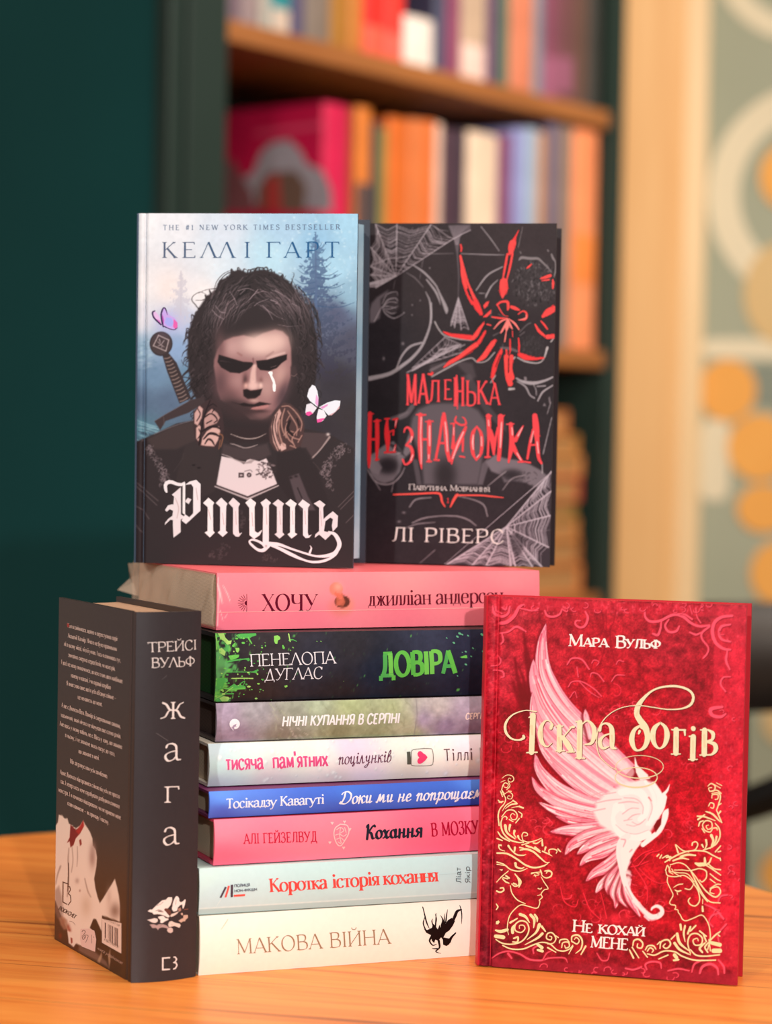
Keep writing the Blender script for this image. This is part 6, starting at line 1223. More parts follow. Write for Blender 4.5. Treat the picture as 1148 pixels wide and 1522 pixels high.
red(N2, '645,95,4 620,150,14 600,190,30 585,240,60', '575,250,80 560,300,76 552,350,56 540,378,30', '512,380,24 485,530,24 458,675,14', '572,370,24 545,520,24 505,680,14', '470,705,90 468,790,96 458,850,56 455,885,24', '-40,400,24 0,600,50 40,720,40 100,860,44 140,930,44', '-10,700,24 40,850,24 100,960,36', '130,935,70 165,1010,70 205,1080,40', '930,1110,36 990,1060,76 1060,1020,70')
A.vline(N2('550,385,10 530,480,10 500,600,7'), 1, (52, 42, 44)); A.vline(N2('20,690,14 70,830,14 110,930,8'), 1, (60, 46, 48))
for P in ('228,985 262,945 298,930 282,985 240,1022', '222,1122 300,1050 322,1030 318,1075 270,1120'): A.vpoly(N2(P), RD)
red(N1, '1040,250,14 1048,285,16 1044,325,10', '1055,480,34 1068,600,46 1100,720,34')
for l in ('392,975,22 430,945,22 480,935,26 515,945,30 522,1000,30 515,1035,16', '400,985,14 430,1040,14 470,1095,8 520,1110,6', '560,1000,34 600,1015,40 650,1035,20', '640,1085,10 690,1050,16 730,1065,20 740,1110,24 715,1150,18 640,1150,8', '740,545,10 765,525,22 795,495,10', '905,665,16 960,650,34 1015,630,34', '920,690,12 1000,680,18', '1045,680,16 1050,720,28 1046,780,18'): A.vline(N2(l), 1, RD)
for l in ('700,190,6 640,215,14 585,275,6', '700,195,8 660,280,16 640,310,6', '705,195,10 695,250,34 690,290,10', '705,195,8 725,250,16 740,275,6', '710,190,6 760,230,16 795,280,8', '570,175,10 640,185,14 700,185,6', '690,290,6 682,340,10 675,380,8', '740,290,6 742,340,6', '800,200,8 850,185,12 855,160,8', '530,235,10 560,245,10'): A.vline(N3(l), 1, RD if len(l) % 2 else (250, 130, 124))
red(N3, '170,300,12 230,325,26 310,337,36 395,347,42', '412,352,34 440,320,34 470,270,26 502,228,14', '170,595,10 220,555,30 290,515,30 370,460,46 440,405,40', '458,390,30 490,340,22 516,292,14', '450,542,16 500,505,40 545,440,40 580,390,36 597,368,14', '645,460,30 610,540,36 590,600,38 575,670,28', '690,505,40 688,600,28 705,680,44 722,730,44', '732,505,36 726,600,26 735,680,44', '800,488,34 850,510,44 920,522,24 1000,515,14', '790,350,8 796,410,14 794,465,10', '928,235,10 960,290,24 1005,330,18', '1030,340,36 1085,335,36', '978,208,10 1005,240,16 1032,275,10', '42,650,14 68,652,20 75,640,10', '720,360,10 722,440,12 718,480,8', '650,440,10 648,470,14', '690,450,14 692,480,10')
A.vline(N3('640,490,8 600,590,8'), 1, (120, 40, 44)); A.vline(N3('708,520,10 705,640,8'), 1, (96, 40, 44)); A.vline(N3('330,510,8 440,430,8'), 1, (150, 40, 46))
# lettering
HR = Style(w=17, thin=0.62, serif=6, st=4, jit=1.0)
LR = (238, 80, 86); PKH = (255, 176, 178)  # PKH: foil highlights painted as pink streaks on the letters
for ch, a, b, t, g in (('М', 268, 324, 28, 190), ('А', 332, 386, 28, 178), ('Л', 386, 450, 50, 170), ('Е', 468, 514, 50, 158), ('Н', 520, 578, 46, 192), ('Ь', 584, 640, 60, 192), ('К', 644, 704, 55, 183), ('А', 710, 766, 75, 187)):
    p, q = NB(f'{a},{t} {b},{g}'); glyph_box(A, ch, p[0], p[1], q[0], q[1], Style(w=8.5 if ch in 'НМ' else 9, thin=0.6, serif=4, st=3, jit=1.5), LR)
A.vline(NB('536,30,8 538,120,14 540,208,4'), 1, LR); A.vline(NB('720,40,3 738,80,8'), 1, LR)
def letters(mapf, c, *ls):
    for l in ls: A.vline(mapf(l), 1, c)
DR = (222, 56, 62)  # deeper red: the neighbouring book's shadow painted into the first two letters
letters(N4, DR, '46,405,44 38,700,44 36,900,40 34,1000,16', '122,485,44 125,700,46 118,918,22', '50,690,24 120,688,24', '20,410,14 80,408,14', '88,492,16 160,482,16', '105,915,20 142,910,16', '235,470,18 228,560,44 235,660,62 240,760,40 235,832,24', '208,465,16 258,462,16', '298,472,16 345,462,22', '335,465,26 322,560,12', '252,612,16 305,588,18', '305,590,16 300,640,18', '206,834,20 322,828,18', '326,750,12 308,826,26')
letters(N4, LR, '418,612,12 430,572,18 462,558,22 500,606,36 500,680,30 438,756,16', '438,756,16 490,775,34 512,850,34 488,930,28 432,966,18 404,912,22', '598,418,44 596,700,52 600,900,38 612,1015,10', '695,495,44 695,700,46 690,932,28', '620,690,24 690,690,24', '555,418,16 655,420,18', '655,495,14 737,490,16', '668,935,16 718,932,18', '842,440,28 805,700,28 768,895,26', '855,410,40 878,600,50 890,800,44 918,922,36', '810,730,22 885,732,22', '750,915,18 802,918,20', '965,515,20 962,650,26 955,780,44', '1098,555,30 1040,680,50 965,840,42 940,960,14', '1066,680,26 1062,820,20', '1030,875,18 1082,885,18', '990,440,16 980,490,20 1040,530,22 1096,520,22 1086,465,16 1060,445,12', '930,518,14 992,508,14', '890,625,16 905,632,6')
letters(N5, LR, '218,545,14 175,620,40 166,720,44 175,840,38 212,922,12', '218,545,14 262,620,34 274,720,38 262,840,32 212,922,12', '345,430,50 350,560,46 345,700,26 338,885,24', '365,590,40 385,680,54 405,852,24', '480,440,64 475,600,58 470,760,46 458,912,42', '445,560,16 422,700,28 405,852,20', '320,432,16 375,432,16', '490,450,20 522,424,10', '310,885,20 366,882,16', '590,520,42 600,650,50 600,760,58 566,942,20', '727,542,14 682,620,34 640,700,44', '610,760,60 660,850,38 718,935,26', '545,522,14 622,520,16', '672,937,18 742,935,16', '855,430,56 868,560,72 880,700,48 895,880,38 928,952,26', '838,580,26 805,720,30 773,902,24', '810,752,20 885,748,20', '748,935,18 806,945,18', '885,640,22 914,655,6')
letters(N4, PKH, '608,450,14 600,640,10 606,800,12 608,960,8', '700,540,12 698,640,16 700,760,10', '870,500,12 885,640,14 896,820,12', '505,660,14 492,720,10', '515,860,12 490,920,10', '965,560,8 962,640,8', '1070,610,14 1010,740,14 952,900,12', '335,480,8 320,540,6', '690,860,12 688,900,10', '318,770,8 305,815,10')
letters(N5, PKH, '180,640,10 172,720,18 178,800,10', '268,660,10 270,760,12', '490,500,10 482,640,18 476,780,10', '605,560,10 608,640,12', '715,560,8 670,650,14', '660,840,10 700,915,12', '880,720,12 896,840,12', '345,480,10 350,540,12', '840,600,8 810,720,8', '215,890,8 240,860,10')
SCS = Style(w=12.5, thin=0.42, serif=7, st=5, sc=.74)
text(A, 'Павутина Мовчання', NB('280,638')[0], NB('713,649')[0], 8.4, SCS, (226, 212, 208))
for l in ('200,664,7 320,660,9 430,656,10 452,670,12 458,700,10 474,728,6', '530,668,8 660,668,8 720,674,8 785,680,4', '540,664,12 522,690,14 503,730,6'): A.vline(NB(l), 1, (238, 92, 84))
text(A, '1', NB('480,708')[0], NB('500,709')[0], 7.4, Style(w=14, thin=.4, serif=8, st=5), (226, 70, 74))
text(A, 'ЛІ РІВЕРС', NB('190,912')[0], NB('790,926')[0], 20.6, Style(w=13.5, thin=0.34, serif=7, st=3.5, gap=9), (232, 220, 214))
for a, b in (('1040,545', '470,1045'), ('800,835', '1030,650'), ('800,835', '620,1045')): A.vline([NB(a)[0], NB(b)[0]], (1.0, .7), (190, 174, 182), smooth=False)
T = .0301
nz_ = Book('book', 'upright black book with a red legged spider and red page edges', (-.0372, 1.4365, ZT + .2219), -.1778, .0142, F_FRONT(T), .2121, .1411, T, mats=INK_MATT, pages=RED_EDGE['Y'], edge=(58, 50, 53), back_rgb=(48, 43, 46), bulge=.003, hinge=.006, bt=.0016, sq=.0022, fore_in=.0038)
nz_.build(front=(A, 330, 480, None, False))
# ------------------------------------------------------------------ red book with the white wing
A = Art(700, 878, 1122, 1476, 1.5); rr = random.Random(21)
A.rbf([(722, 900, (206, 66, 80)), (735, 1000, (224, 58, 76)), (720, 1200, (216, 48, 66)), (712, 1300, (170, 46, 62)), (712, 1430, (140, 42, 58)), (760, 900, (214, 62, 76)), (900, 895, (208, 56, 68)), (1100, 912, (204, 62, 76)), (1100, 1000, (232, 52, 72)), (1095, 1200, (238, 44, 64)), (1092, 1350, (232, 42, 62)), (1088, 1450, (176, 42, 56)), (800, 960, (200, 46, 60)), (900, 940, (206, 42, 56)), (1000, 960, (186, 44, 58)), (1040, 1020, (188, 40, 54)), (960, 1040, (214, 40, 54)), (900, 1020, (212, 40, 54)), (780, 1080, (168, 32, 44)), (770, 1150, (176, 32, 44)), (1040, 1180, (212, 34, 48)), (1020, 1260, (214, 36, 50)), (780, 1260, (208, 46, 58)), (800, 1330, (186, 40, 52)), (860, 1340, (188, 36, 48)), (960, 1300, (210, 38, 50)), (1000, 1350, (194, 36, 48)), (900, 1400, (170, 36, 48)), (780, 1420, (150, 36, 48)), (900, 1440, (164, 40, 54)), (1040, 1440, (160, 38, 52))])
n_ = fbm((A.h, A.w), 14, 4, 51); A.a *= (0.88 + .30 * (n_ - .5) * 2)[..., None]; A.grain(0.24, 1.7, 52)
A.a = np.clip(A.a, 0, 255)
# worn border strips
for P in ('726,890 1112,906 1111,922 742,906', '1064,925 1110,920 1098,1440 1052,1440'): A.fill(pts(P), (240, 54, 76), .42, 3)
A.fill(pts('728,1425 1095,1450 1095,1470 728,1442'), (160, 44, 60), .6, 5)
for i in range(1100):
    s_ = rr.random()
    if s_ < .35: x, y = rr.uniform(1066, 1106), rr.uniform(925, 1450)
    elif s_ < .7: x, y = rr.uniform(712, 742), rr.uniform(905, 1330)
    else: x, y = rr.uniform(745, 1060), rr.uniform(898, 915)
    A.blob(x, y, rr.uniform(.6, 2.2), rr.uniform(.6, 3), rr.choice(((255, 90, 110), (186, 30, 48), (150, 26, 40))), rr.uniform(.25, .7))
M1 = mp(720, 880, 5.467); M2 = mp(910, 880, 5.467); M3 = mp(740, 1010, 3.3765); M4 = mp(780, 1100, 4.9913); M5 = mp(830, 1220, 6.378); M6 = mp(720, 1150, 7.653); M7 = mp(720, 1290, 5.74); M8 = mp(930, 1160, 5.073)
EM = (255, 92, 112); DK = (124, 26, 36)
def emb(mapf, *ls, col=EM):
    for l in ls:
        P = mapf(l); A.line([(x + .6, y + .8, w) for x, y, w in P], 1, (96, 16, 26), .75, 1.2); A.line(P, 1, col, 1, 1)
# scrolls of the frame, relief painted as pale strokes over offset dark shade
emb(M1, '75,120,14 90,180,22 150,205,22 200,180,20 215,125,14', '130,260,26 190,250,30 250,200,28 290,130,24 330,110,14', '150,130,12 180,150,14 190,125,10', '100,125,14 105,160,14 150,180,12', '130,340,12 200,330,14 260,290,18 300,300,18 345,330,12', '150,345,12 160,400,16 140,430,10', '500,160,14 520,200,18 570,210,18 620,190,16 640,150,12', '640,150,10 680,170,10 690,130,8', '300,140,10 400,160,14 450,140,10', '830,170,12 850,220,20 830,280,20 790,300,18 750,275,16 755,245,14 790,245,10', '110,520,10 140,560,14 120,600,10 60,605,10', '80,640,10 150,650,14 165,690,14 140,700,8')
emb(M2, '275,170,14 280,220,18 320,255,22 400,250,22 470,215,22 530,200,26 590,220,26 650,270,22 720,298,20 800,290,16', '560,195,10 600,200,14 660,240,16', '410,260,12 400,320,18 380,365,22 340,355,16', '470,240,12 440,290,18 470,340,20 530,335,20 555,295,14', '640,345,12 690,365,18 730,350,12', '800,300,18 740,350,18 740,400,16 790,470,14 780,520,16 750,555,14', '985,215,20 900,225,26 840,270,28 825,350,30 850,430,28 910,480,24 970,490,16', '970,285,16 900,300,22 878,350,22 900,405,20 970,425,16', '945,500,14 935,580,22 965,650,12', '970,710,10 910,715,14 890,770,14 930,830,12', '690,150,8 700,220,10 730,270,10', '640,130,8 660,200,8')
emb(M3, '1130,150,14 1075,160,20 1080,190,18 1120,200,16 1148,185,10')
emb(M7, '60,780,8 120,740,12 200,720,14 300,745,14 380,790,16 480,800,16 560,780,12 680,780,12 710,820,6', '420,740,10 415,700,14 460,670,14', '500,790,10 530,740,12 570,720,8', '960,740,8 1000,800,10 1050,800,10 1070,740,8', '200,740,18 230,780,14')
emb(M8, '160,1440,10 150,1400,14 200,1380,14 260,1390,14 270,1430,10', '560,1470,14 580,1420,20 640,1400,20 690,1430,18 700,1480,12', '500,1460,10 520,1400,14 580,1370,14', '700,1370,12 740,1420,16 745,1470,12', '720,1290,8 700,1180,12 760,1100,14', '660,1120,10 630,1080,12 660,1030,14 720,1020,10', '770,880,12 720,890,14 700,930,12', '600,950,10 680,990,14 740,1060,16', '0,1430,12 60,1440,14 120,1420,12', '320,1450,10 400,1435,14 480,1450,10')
for i in range(46):
    q = rr.random()
    x, y = (rr.uniform(750, 1060), rr.uniform(902, 912)) if q < .4 else (rr.uniform(1068, 1104), rr.uniform(930, 1440)) if q < .7 else (rr.uniform(740, 1090), rr.uniform(1440, 1458) )
    if y > 1430: y = 1436 + (x - 740) * .05 + rr.uniform(-4, 8)
    R = rr.uniform(3, 8); a = rr.uniform(0, 6.28); P = [(x + R * (1 - .1 * k) * math.cos(a + k * .7), y + R * .8 * (1 - .1 * k) * math.sin(a + k * .7)) for k in range(6)]
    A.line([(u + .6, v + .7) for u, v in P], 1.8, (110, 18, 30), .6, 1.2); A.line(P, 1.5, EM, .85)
# tree in dark strokes, faint flowers with the same painted relief shading
for l in ('960,160,8 980,260,10 960,340,10 880,380,10 820,400,8', '1080,160,8 1060,260,10 1030,330,8 1060,560,10 1090,610,8', '1000,160,6 1000,300,8 990,450,10 960,560,8 930,640,8', '1060,400,8 1148,470,8', '930,640,8 1000,620,10 1080,640,10', '820,540,8 850,470,10 960,420,8'): A.line(M1(l), 1, (146, 26, 40), .7, 1.6)
for l in ('870,700,8 880,670,10 930,680,10 980,740,10', '1040,740,8 1080,690,10 1148,690,8', '690,780,8 720,740,10 800,740,10 900,800,10 960,860,8', '780,740,8 860,820,8 940,870,6', '880,590,8 900,565,8 940,580,8 920,610,6', '1080,600,8 1100,570,8 1140,580,8', '680,600,10 720,550,14 800,560,14 860,640,12', '760,620,8 770,700,10', '700,870,8 740,820,8 760,870,6'): emb(M1, l)
for i in range(200):
    cx_, cy_ = rr.choice(((945, 1075), (910, 1060), (1010, 1240), (1045, 1150), (830, 1235), (870, 1360), (960, 1330), (780, 1090), (900, 1370))); cx_ += rr.uniform(-38, 38); cy_ += rr.uniform(-30, 30); R = rr.uniform(3, 13); a = rr.uniform(0, 6.28); k_ = rr.uniform(.5, 1.1)
    A.line([(cx_ + R * (1 - .12 * q) * math.cos(a + q * .6), cy_ + R * k_ * (1 - .12 * q) * math.sin(a + q * .6)) for q in range(7)], rr.uniform(.7, 1.4), rr.choice(((252, 62, 84), (255, 84, 104), (140, 20, 34))), rr.uniform(.45, .85))
for i in range(60):
    x, y = rr.choice(((rr.uniform(745, 800), rr.uniform(1060, 1200)), (rr.uniform(985, 1060), rr.uniform(1110, 1210)))); P = [(x, y)]
    for q in range(4): P.append((P[-1][0] + rr.uniform(-8, 8), P[-1][1] + rr.uniform(-6, 8)))
    A.line(P, .9, rr.choice(((120, 22, 32), (236, 52, 68), (110, 20, 30))), .5, 1, False)
for l in ('500,650,10 560,560,12 640,470,10 760,440,10 860,400,8', '760,440,10 860,330,8 960,300,8 1040,240,8', '770,470,8 860,560,10 960,610,8 1040,600,8', '720,400,8 800,330,8 900,290,8', '700,420,8 820,600,10 850,700,10 840,800,8', '240,700,10 300,850,10 400,950,8', '360,560,8 420,760,8 460,940,8', '20,640,8 60,780,10 160,830,8 190,760,8'): emb(M5, l, col=(246, 58, 76))
A.blob(915, 1368, 22, 9, (250, 62, 80), .5)
# dark feathers behind
for l in ('330,330,10 340,450,30 360,560,50 380,700,60 390,875,60', '255,540,10 265,640,24 290,760,40 330,875,50', '290,620,12 330,740,30 360,875,40'): A.line(M1(l), 1, (124, 28, 36), .8, 3)
for l in ('120,40,40 160,180,50 190,300,40', '80,20,20 120,130,30 160,260,20'): A.line(M3(l), 1, (122, 26, 34), .75, 4)
# feathers
def feather(P, w, tipc, basec, seed, nst=12):
    nst = int(nst * 1.6)
    P = np.array(P, float); C = crm(P, 6); n = len(C); d = np.gradient(C, axis=0); d /= np.hypot(d[:, 0], d[:, 1])[:, None] + 1e-6; N_ = np.column_stack([-d[:, 1], d[:, 0]]); t = np.linspace(0, 1, n); hw = w * .56 * np.minimum(1, (t * 2.2) ** .75) * (1.15 if P[0][1] > 1225 else 1)
    L_, R_ = C + N_ * hw[:, None], C - N_ * hw[:, None]
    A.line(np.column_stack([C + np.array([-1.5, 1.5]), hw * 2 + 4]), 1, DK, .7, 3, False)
    A.fill(np.vstack([L_, R_[::-1]]), tipc, 1, 1.0)
    r_ = random.Random(seed)
    for k in range(1, n): A.line([C[k - 1], C[k]], hw[k] * 1.3, basec, .6 * t[k], 3, False)
    for i in range(nst):
        o = r_.uniform(-.85, .85); a, b = sorted((r_.randrange(1, n), r_.randrange(1, n)))
        if b - a < 3: continue
        Q = C[a:b] + N_[a:b] * (hw[a:b] * o)[:, None]; A.line(Q, (r_.uniform(.6, 2.4), .4), r_.choice(((255, 244, 240), (232, 116, 136), (218, 80, 102), (226, 100, 122), (254, 232, 230))), r_.uniform(.5, .95), .9, False)
TIP, BASE = (240, 146, 164), (253, 222, 220)
FE = [((813, 928), (807, 962), (811, 1005), (836, 1050), (880, 1095), (935, 1150), 25), ((794, 981), (796, 1012), (812, 1055), (846, 1100), (895, 1145), (940, 1180), 28), ((792, 1031), (797, 1070), (820, 1108), (862, 1148), (915, 1185), (940, 1200), 26), ((798, 1085), (812, 1118), (842, 1148), (880, 1178), (920, 1200), (940, 1210), 22), ((796, 1122), (804, 1148), (832, 1178), (872, 1198), (915, 1208), (945, 1215), 24),
      ((791, 1156), (803, 1176), (836, 1196), (876, 1208), (915, 1214), (945, 1220), 19), ((801, 1194), (823, 1205), (856, 1216), (890, 1222), (930, 1224), 15), ((826, 1215), (850, 1223), (880, 1227), (915, 1228), (940, 1228), 13), ((818, 1238), (842, 1236), (872, 1236), (905, 1232), (940, 1228), 17), ((840, 1273), (852, 1257), (880, 1245), (915, 1238), (940, 1234), 17), ((858, 1272), (872, 1262), (896, 1252), (930, 1242), (945, 1238), 16), ((862, 1289), (874, 1277), (896, 1268), (925, 1256), (940, 1248), 15), ((871, 1312), (884, 1300), (903, 1290), (922, 1274), (932, 1262), 15), ((886, 1330), (894, 1318), (908, 1308), (924, 1292), (932, 1278), 14), ((905, 1333), (904, 1320), (912, 1306), (925, 1292), (932, 1280), 12), ((915, 1353), (917, 1340), (915, 1328), (922, 1312), (930, 1296), 13), ((934, 1352), (925, 1340), (924, 1328), (929, 1312), (934, 1300), 11), ((952, 1366), (944, 1352), (936, 1338), (932, 1322), (934, 1308), 9)]
for i, f_ in enumerate(FE): feather(f_[:-1], f_[-1], TIP if i < 9 else (238, 132, 148), BASE, 100 + i, 22)
for tip, b in (((871, 1056), (880, 1100)),): feather([tip, (873, 1070), b], 8, TIP, BASE, 140, 4)
A.fill(M3('690,395 705,440 760,490 720,500 690,450'), (250, 228, 220), 1); A.fill(M4('825,140 840,200 900,260 940,300 860,310 830,250'), (252, 232, 224), 1, 1)
A.fill(M4('560,640 520,560 540,470 620,400 760,330 880,300 960,330 1010,400 1030,480 1000,600 940,690 880,720 840,760 740,760 660,700'), (252, 226, 222), 1, 5)
for l in ('1020,430,30 1060,390,18 1080,342,3', '1030,440,60 1015,520,50 980,590,30', '880,790,34 940,740,40 1000,690,36 1035,620,40 1050,560,44 1068,522,3'): A.line(M4(l), 1, (254, 236, 230), 1, 1)
A.fill(M4('960,655 985,610 1020,590 1015,640 975,700'), (128, 22, 32), 1, 1); A.line(M4('690,510,70 665,560,34 660,610,36 690,680,44 750,730,56 840,740,60 920,710,50'), 1, (254, 236, 230), 1, 1); A.line(M4('720,510,56 740,540,26'), 1, (254, 236, 230), 1, 1)
for l in ('720,400,50 800,385,60 870,410,60 905,480,54 900,560,44 860,600,40', '960,340,34 1005,430,44 990,540,34 930,640,24', '900,320,24 960,420,30 965,540,26 910,640,20'): A.line(M4(l), 1, (254, 238, 232), 1, 1.2)
for l in ('740,440,6 830,450,8 880,500,6 880,560,6', '760,640,6 820,650,6 880,620,6', '770,600,8 810,570,10 860,560,6', '730,560,8 790,520,8 850,520,6', '740,610,8 800,600,6', '680,640,4 740,690,5 830,710,5 920,680,4', '930,440,5 950,520,6 920,610,5', '800,620,6 850,640,6 900,600,6', '700,480,8 780,470,10 850,480,6', '520,480,8 620,460,10 720,450,8', '500,540,8 600,520,10', '560,420,8 680,400,8', '480,430,10 600,390,8', '640,330,10 740,350,8'): A.line(M4(l), 1, (232, 164, 170), .75)
A.line(M4('925,440,14 945,465,6'), 1, (206, 120, 124), .8)
A.line(M5('660,160,60 600,220,70 590,320,80 605,420,76 615,520,56 640,620,50 690,720,44 760,810,44 830,890,48 890,930,56 950,920,52 985,885,44 975,845,36 935,826,30 895,842,22 885,860,16'), 1, (253, 226, 222), 1, 1); A.fill(M5('640,190 800,215 740,290 680,390 650,500 610,480 590,300'), (253, 230, 224), 1, 2)
for l in ('680,310,12 700,290,16', '600,190,10 640,200,14 620,260,10', '700,790,8 760,850,10 840,930,10', '820,930,10 880,960,14 930,950,10', '950,880,6 945,910,8', '640,640,10 700,760,10'): A.line(M5(l), 1, (238, 150, 160), .8)
for l in ('770,790,14 790,830,16 820,850,8', '700,780,10 730,840,14', '820,920,20 860,960,16'): A.line(M5(l), 1, (250, 200, 206), .9)
# titles
MW = (252, 234, 226)
scs = Style(w=20, thin=0.36, serif=7, st=4.5, sc=.74)
text(A, 'Мара', M1('688,449')[0], M1('1014,462')[0], 17.6, scs, MW); text(A, 'Вульф', M2('34,466')[0], M2('404,477')[0], 17.8, scs, MW)
text(A, 'Не кохай', M7('748,555')[0], (958.5, 1394.5), 18, Style(w=18, thin=0.38, serif=7, st=4.5, sc=.74), MW); text(A, 'мене', M7('902,690')[0], (933.5, 1414.8), 23, Style(w=14.5, thin=0.38, serif=6, st=3.6, sc=.74), MW)
GD = (240, 224, 184); GD2 = (226, 208, 164); SHD = (110, 24, 30)
def gold(*ls, cap=True):
    for l in ls:
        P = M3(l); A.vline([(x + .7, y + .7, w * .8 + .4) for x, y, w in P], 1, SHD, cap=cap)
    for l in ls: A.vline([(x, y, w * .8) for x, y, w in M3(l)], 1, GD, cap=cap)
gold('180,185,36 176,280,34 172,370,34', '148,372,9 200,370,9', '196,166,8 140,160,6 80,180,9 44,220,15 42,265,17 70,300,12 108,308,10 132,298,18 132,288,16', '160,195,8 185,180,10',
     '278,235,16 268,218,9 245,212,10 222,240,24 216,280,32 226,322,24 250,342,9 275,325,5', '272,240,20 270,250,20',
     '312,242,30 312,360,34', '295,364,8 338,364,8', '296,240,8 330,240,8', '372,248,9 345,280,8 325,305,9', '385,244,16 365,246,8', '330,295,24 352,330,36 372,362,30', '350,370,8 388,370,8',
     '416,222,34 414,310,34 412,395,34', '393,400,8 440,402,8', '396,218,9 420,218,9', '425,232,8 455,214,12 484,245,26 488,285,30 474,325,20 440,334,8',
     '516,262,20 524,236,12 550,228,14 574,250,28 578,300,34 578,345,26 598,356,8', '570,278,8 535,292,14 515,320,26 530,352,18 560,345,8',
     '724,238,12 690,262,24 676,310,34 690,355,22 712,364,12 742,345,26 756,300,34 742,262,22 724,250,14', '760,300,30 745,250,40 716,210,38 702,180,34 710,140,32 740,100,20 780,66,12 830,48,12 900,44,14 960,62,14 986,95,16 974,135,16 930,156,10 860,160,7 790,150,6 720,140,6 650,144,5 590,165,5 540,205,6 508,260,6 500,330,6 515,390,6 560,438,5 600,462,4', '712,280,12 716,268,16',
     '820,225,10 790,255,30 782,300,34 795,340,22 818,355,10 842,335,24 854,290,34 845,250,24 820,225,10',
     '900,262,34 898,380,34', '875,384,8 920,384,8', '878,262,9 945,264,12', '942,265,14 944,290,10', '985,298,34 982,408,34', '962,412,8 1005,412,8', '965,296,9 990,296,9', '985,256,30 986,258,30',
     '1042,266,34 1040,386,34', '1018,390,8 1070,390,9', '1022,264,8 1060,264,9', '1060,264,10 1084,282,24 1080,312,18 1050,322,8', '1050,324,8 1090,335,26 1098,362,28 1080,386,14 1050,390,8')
for cx_, cy_, rx, ry, w in ((715, 447, 120, 57, 5), (698, 500, 106, 50, 7)):
    A.vline([M3(f'{cx_ + rx * math.cos(t):.1f},{cy_ + ry * math.sin(t):.1f}')[0] + (w / 3.38 * (.7 + .5 * max(0, math.sin(t))),) for t in np.linspace(0, 6.283, 40)], 1, GD2, smooth=False)
for l in ('172,240,16 176,280,10', '310,300,14 318,340,10', '412,260,10 410,360,12', '576,290,12 580,320,8', '700,190,10 710,160,8', '786,290,10 790,320,8', '898,300,12 902,350,8', '984,320,12 984,380,8', '1040,290,12 1042,350,10', '220,270,10 224,300,8'): A.vline(M3(l), 1, (228, 210, 168))
# gold line ornament
OR = (248, 220, 166)
def orn(mapf, *ls):
    for l in ls: A.vline(mapf(l), 1, OR)
orn(M6, '205,60,6 260,25,8 320,35,10 340,75,10 310,105,9 275,90,8 285,60,7 305,70,6', '190,105,6 240,85,8', '205,230,10 205,170,12 235,115,12 275,130,10 265,165,9 230,160,8 225,135,6', '280,105,8 295,150,10 260,190,10', '185,205,8 210,270,12', '200,190,10 230,240,14', '215,240,10 245,290,12 230,350,12 180,410,14 160,490,16 170,600,14', '230,245,8 280,215,8 325,250,11 310,295,10 270,290,9 275,262,7 298,265,6', '280,205,12 310,210,10', '160,310,12 185,330,16 215,325,14', '170,335,10 200,340,10', '210,430,6 250,370,12 330,320,8', '240,410,5 300,365,16 375,350,18', '330,315,18 370,340,10', '310,400,5 380,385,12 445,400,18', '400,378,10 440,395,12', '390,440,8 430,470,14 425,505,16', '200,500,10 260,430,12 330,425,14 375,470,14 365,525,13 320,530,11 300,490,10 325,462,9 350,480,8', '200,520,8 235,495,12 260,510,14 255,530,10', '285,530,12 330,555,12', '400,520,14 360,570,12', '210,510,10 190,580,16 215,680,18 290,760,18 380,790,16 440,795,10', '240,600,34 260,680,24 350,750,14', '295,595,28 285,640,20 290,670,8', '345,660,28 340,700,18 365,740,8', '385,720,24 400,755,14 440,780,8', '450,795,8 430,720,12 450,680,12 490,690,12 490,715,10 460,720,9', '440,770,10 500,790,14 580,775,12 655,745,6', '660,760,14 665,830,22', '560,800,16 600,805,14 650,770,6', '155,670,12 200,730,18 290,780,12', '145,745,16 205,770,14', '190,820,16 165,830,14 180,870,12 235,890,6', '165,815,10 195,830,12', '275,830,24 310,880,16 370,930,16 440,940,14 475,930,6', '350,850,24 345,890,20', '145,912,18 260,920,20 370,980,20 470,1050,20 570,1080,20 680,1060,16 740,1020,6', '410,880,16 480,870,24 560,900,22 640,970,18 700,1020,12 745,1020,6', '405,850,18 450,860,14', '480,830,22 560,860,18 640,910,12', '580,850,24 635,890,14', '430,820,14 510,800,12', '700,850,22 690,890,12', '665,895,16 720,920,14 775,950,6', '740,920,14 740,880,14 790,870,12 830,890,12 820,920,8', '840,870,16 870,900,14', '145,1015,14 220,1040,14 300,1100,14 400,1120,14 490,1090,8', '145,1040,12 260,1060,6', '355,1030,30 365,1070,22 420,1090,18 455,1075,8', '235,1148,8 275,1115,8', '540,1140,12 640,1130,10', '640,1110,16 655,1148,14', '690,1120,14 740,1115,18 770,1140,14')
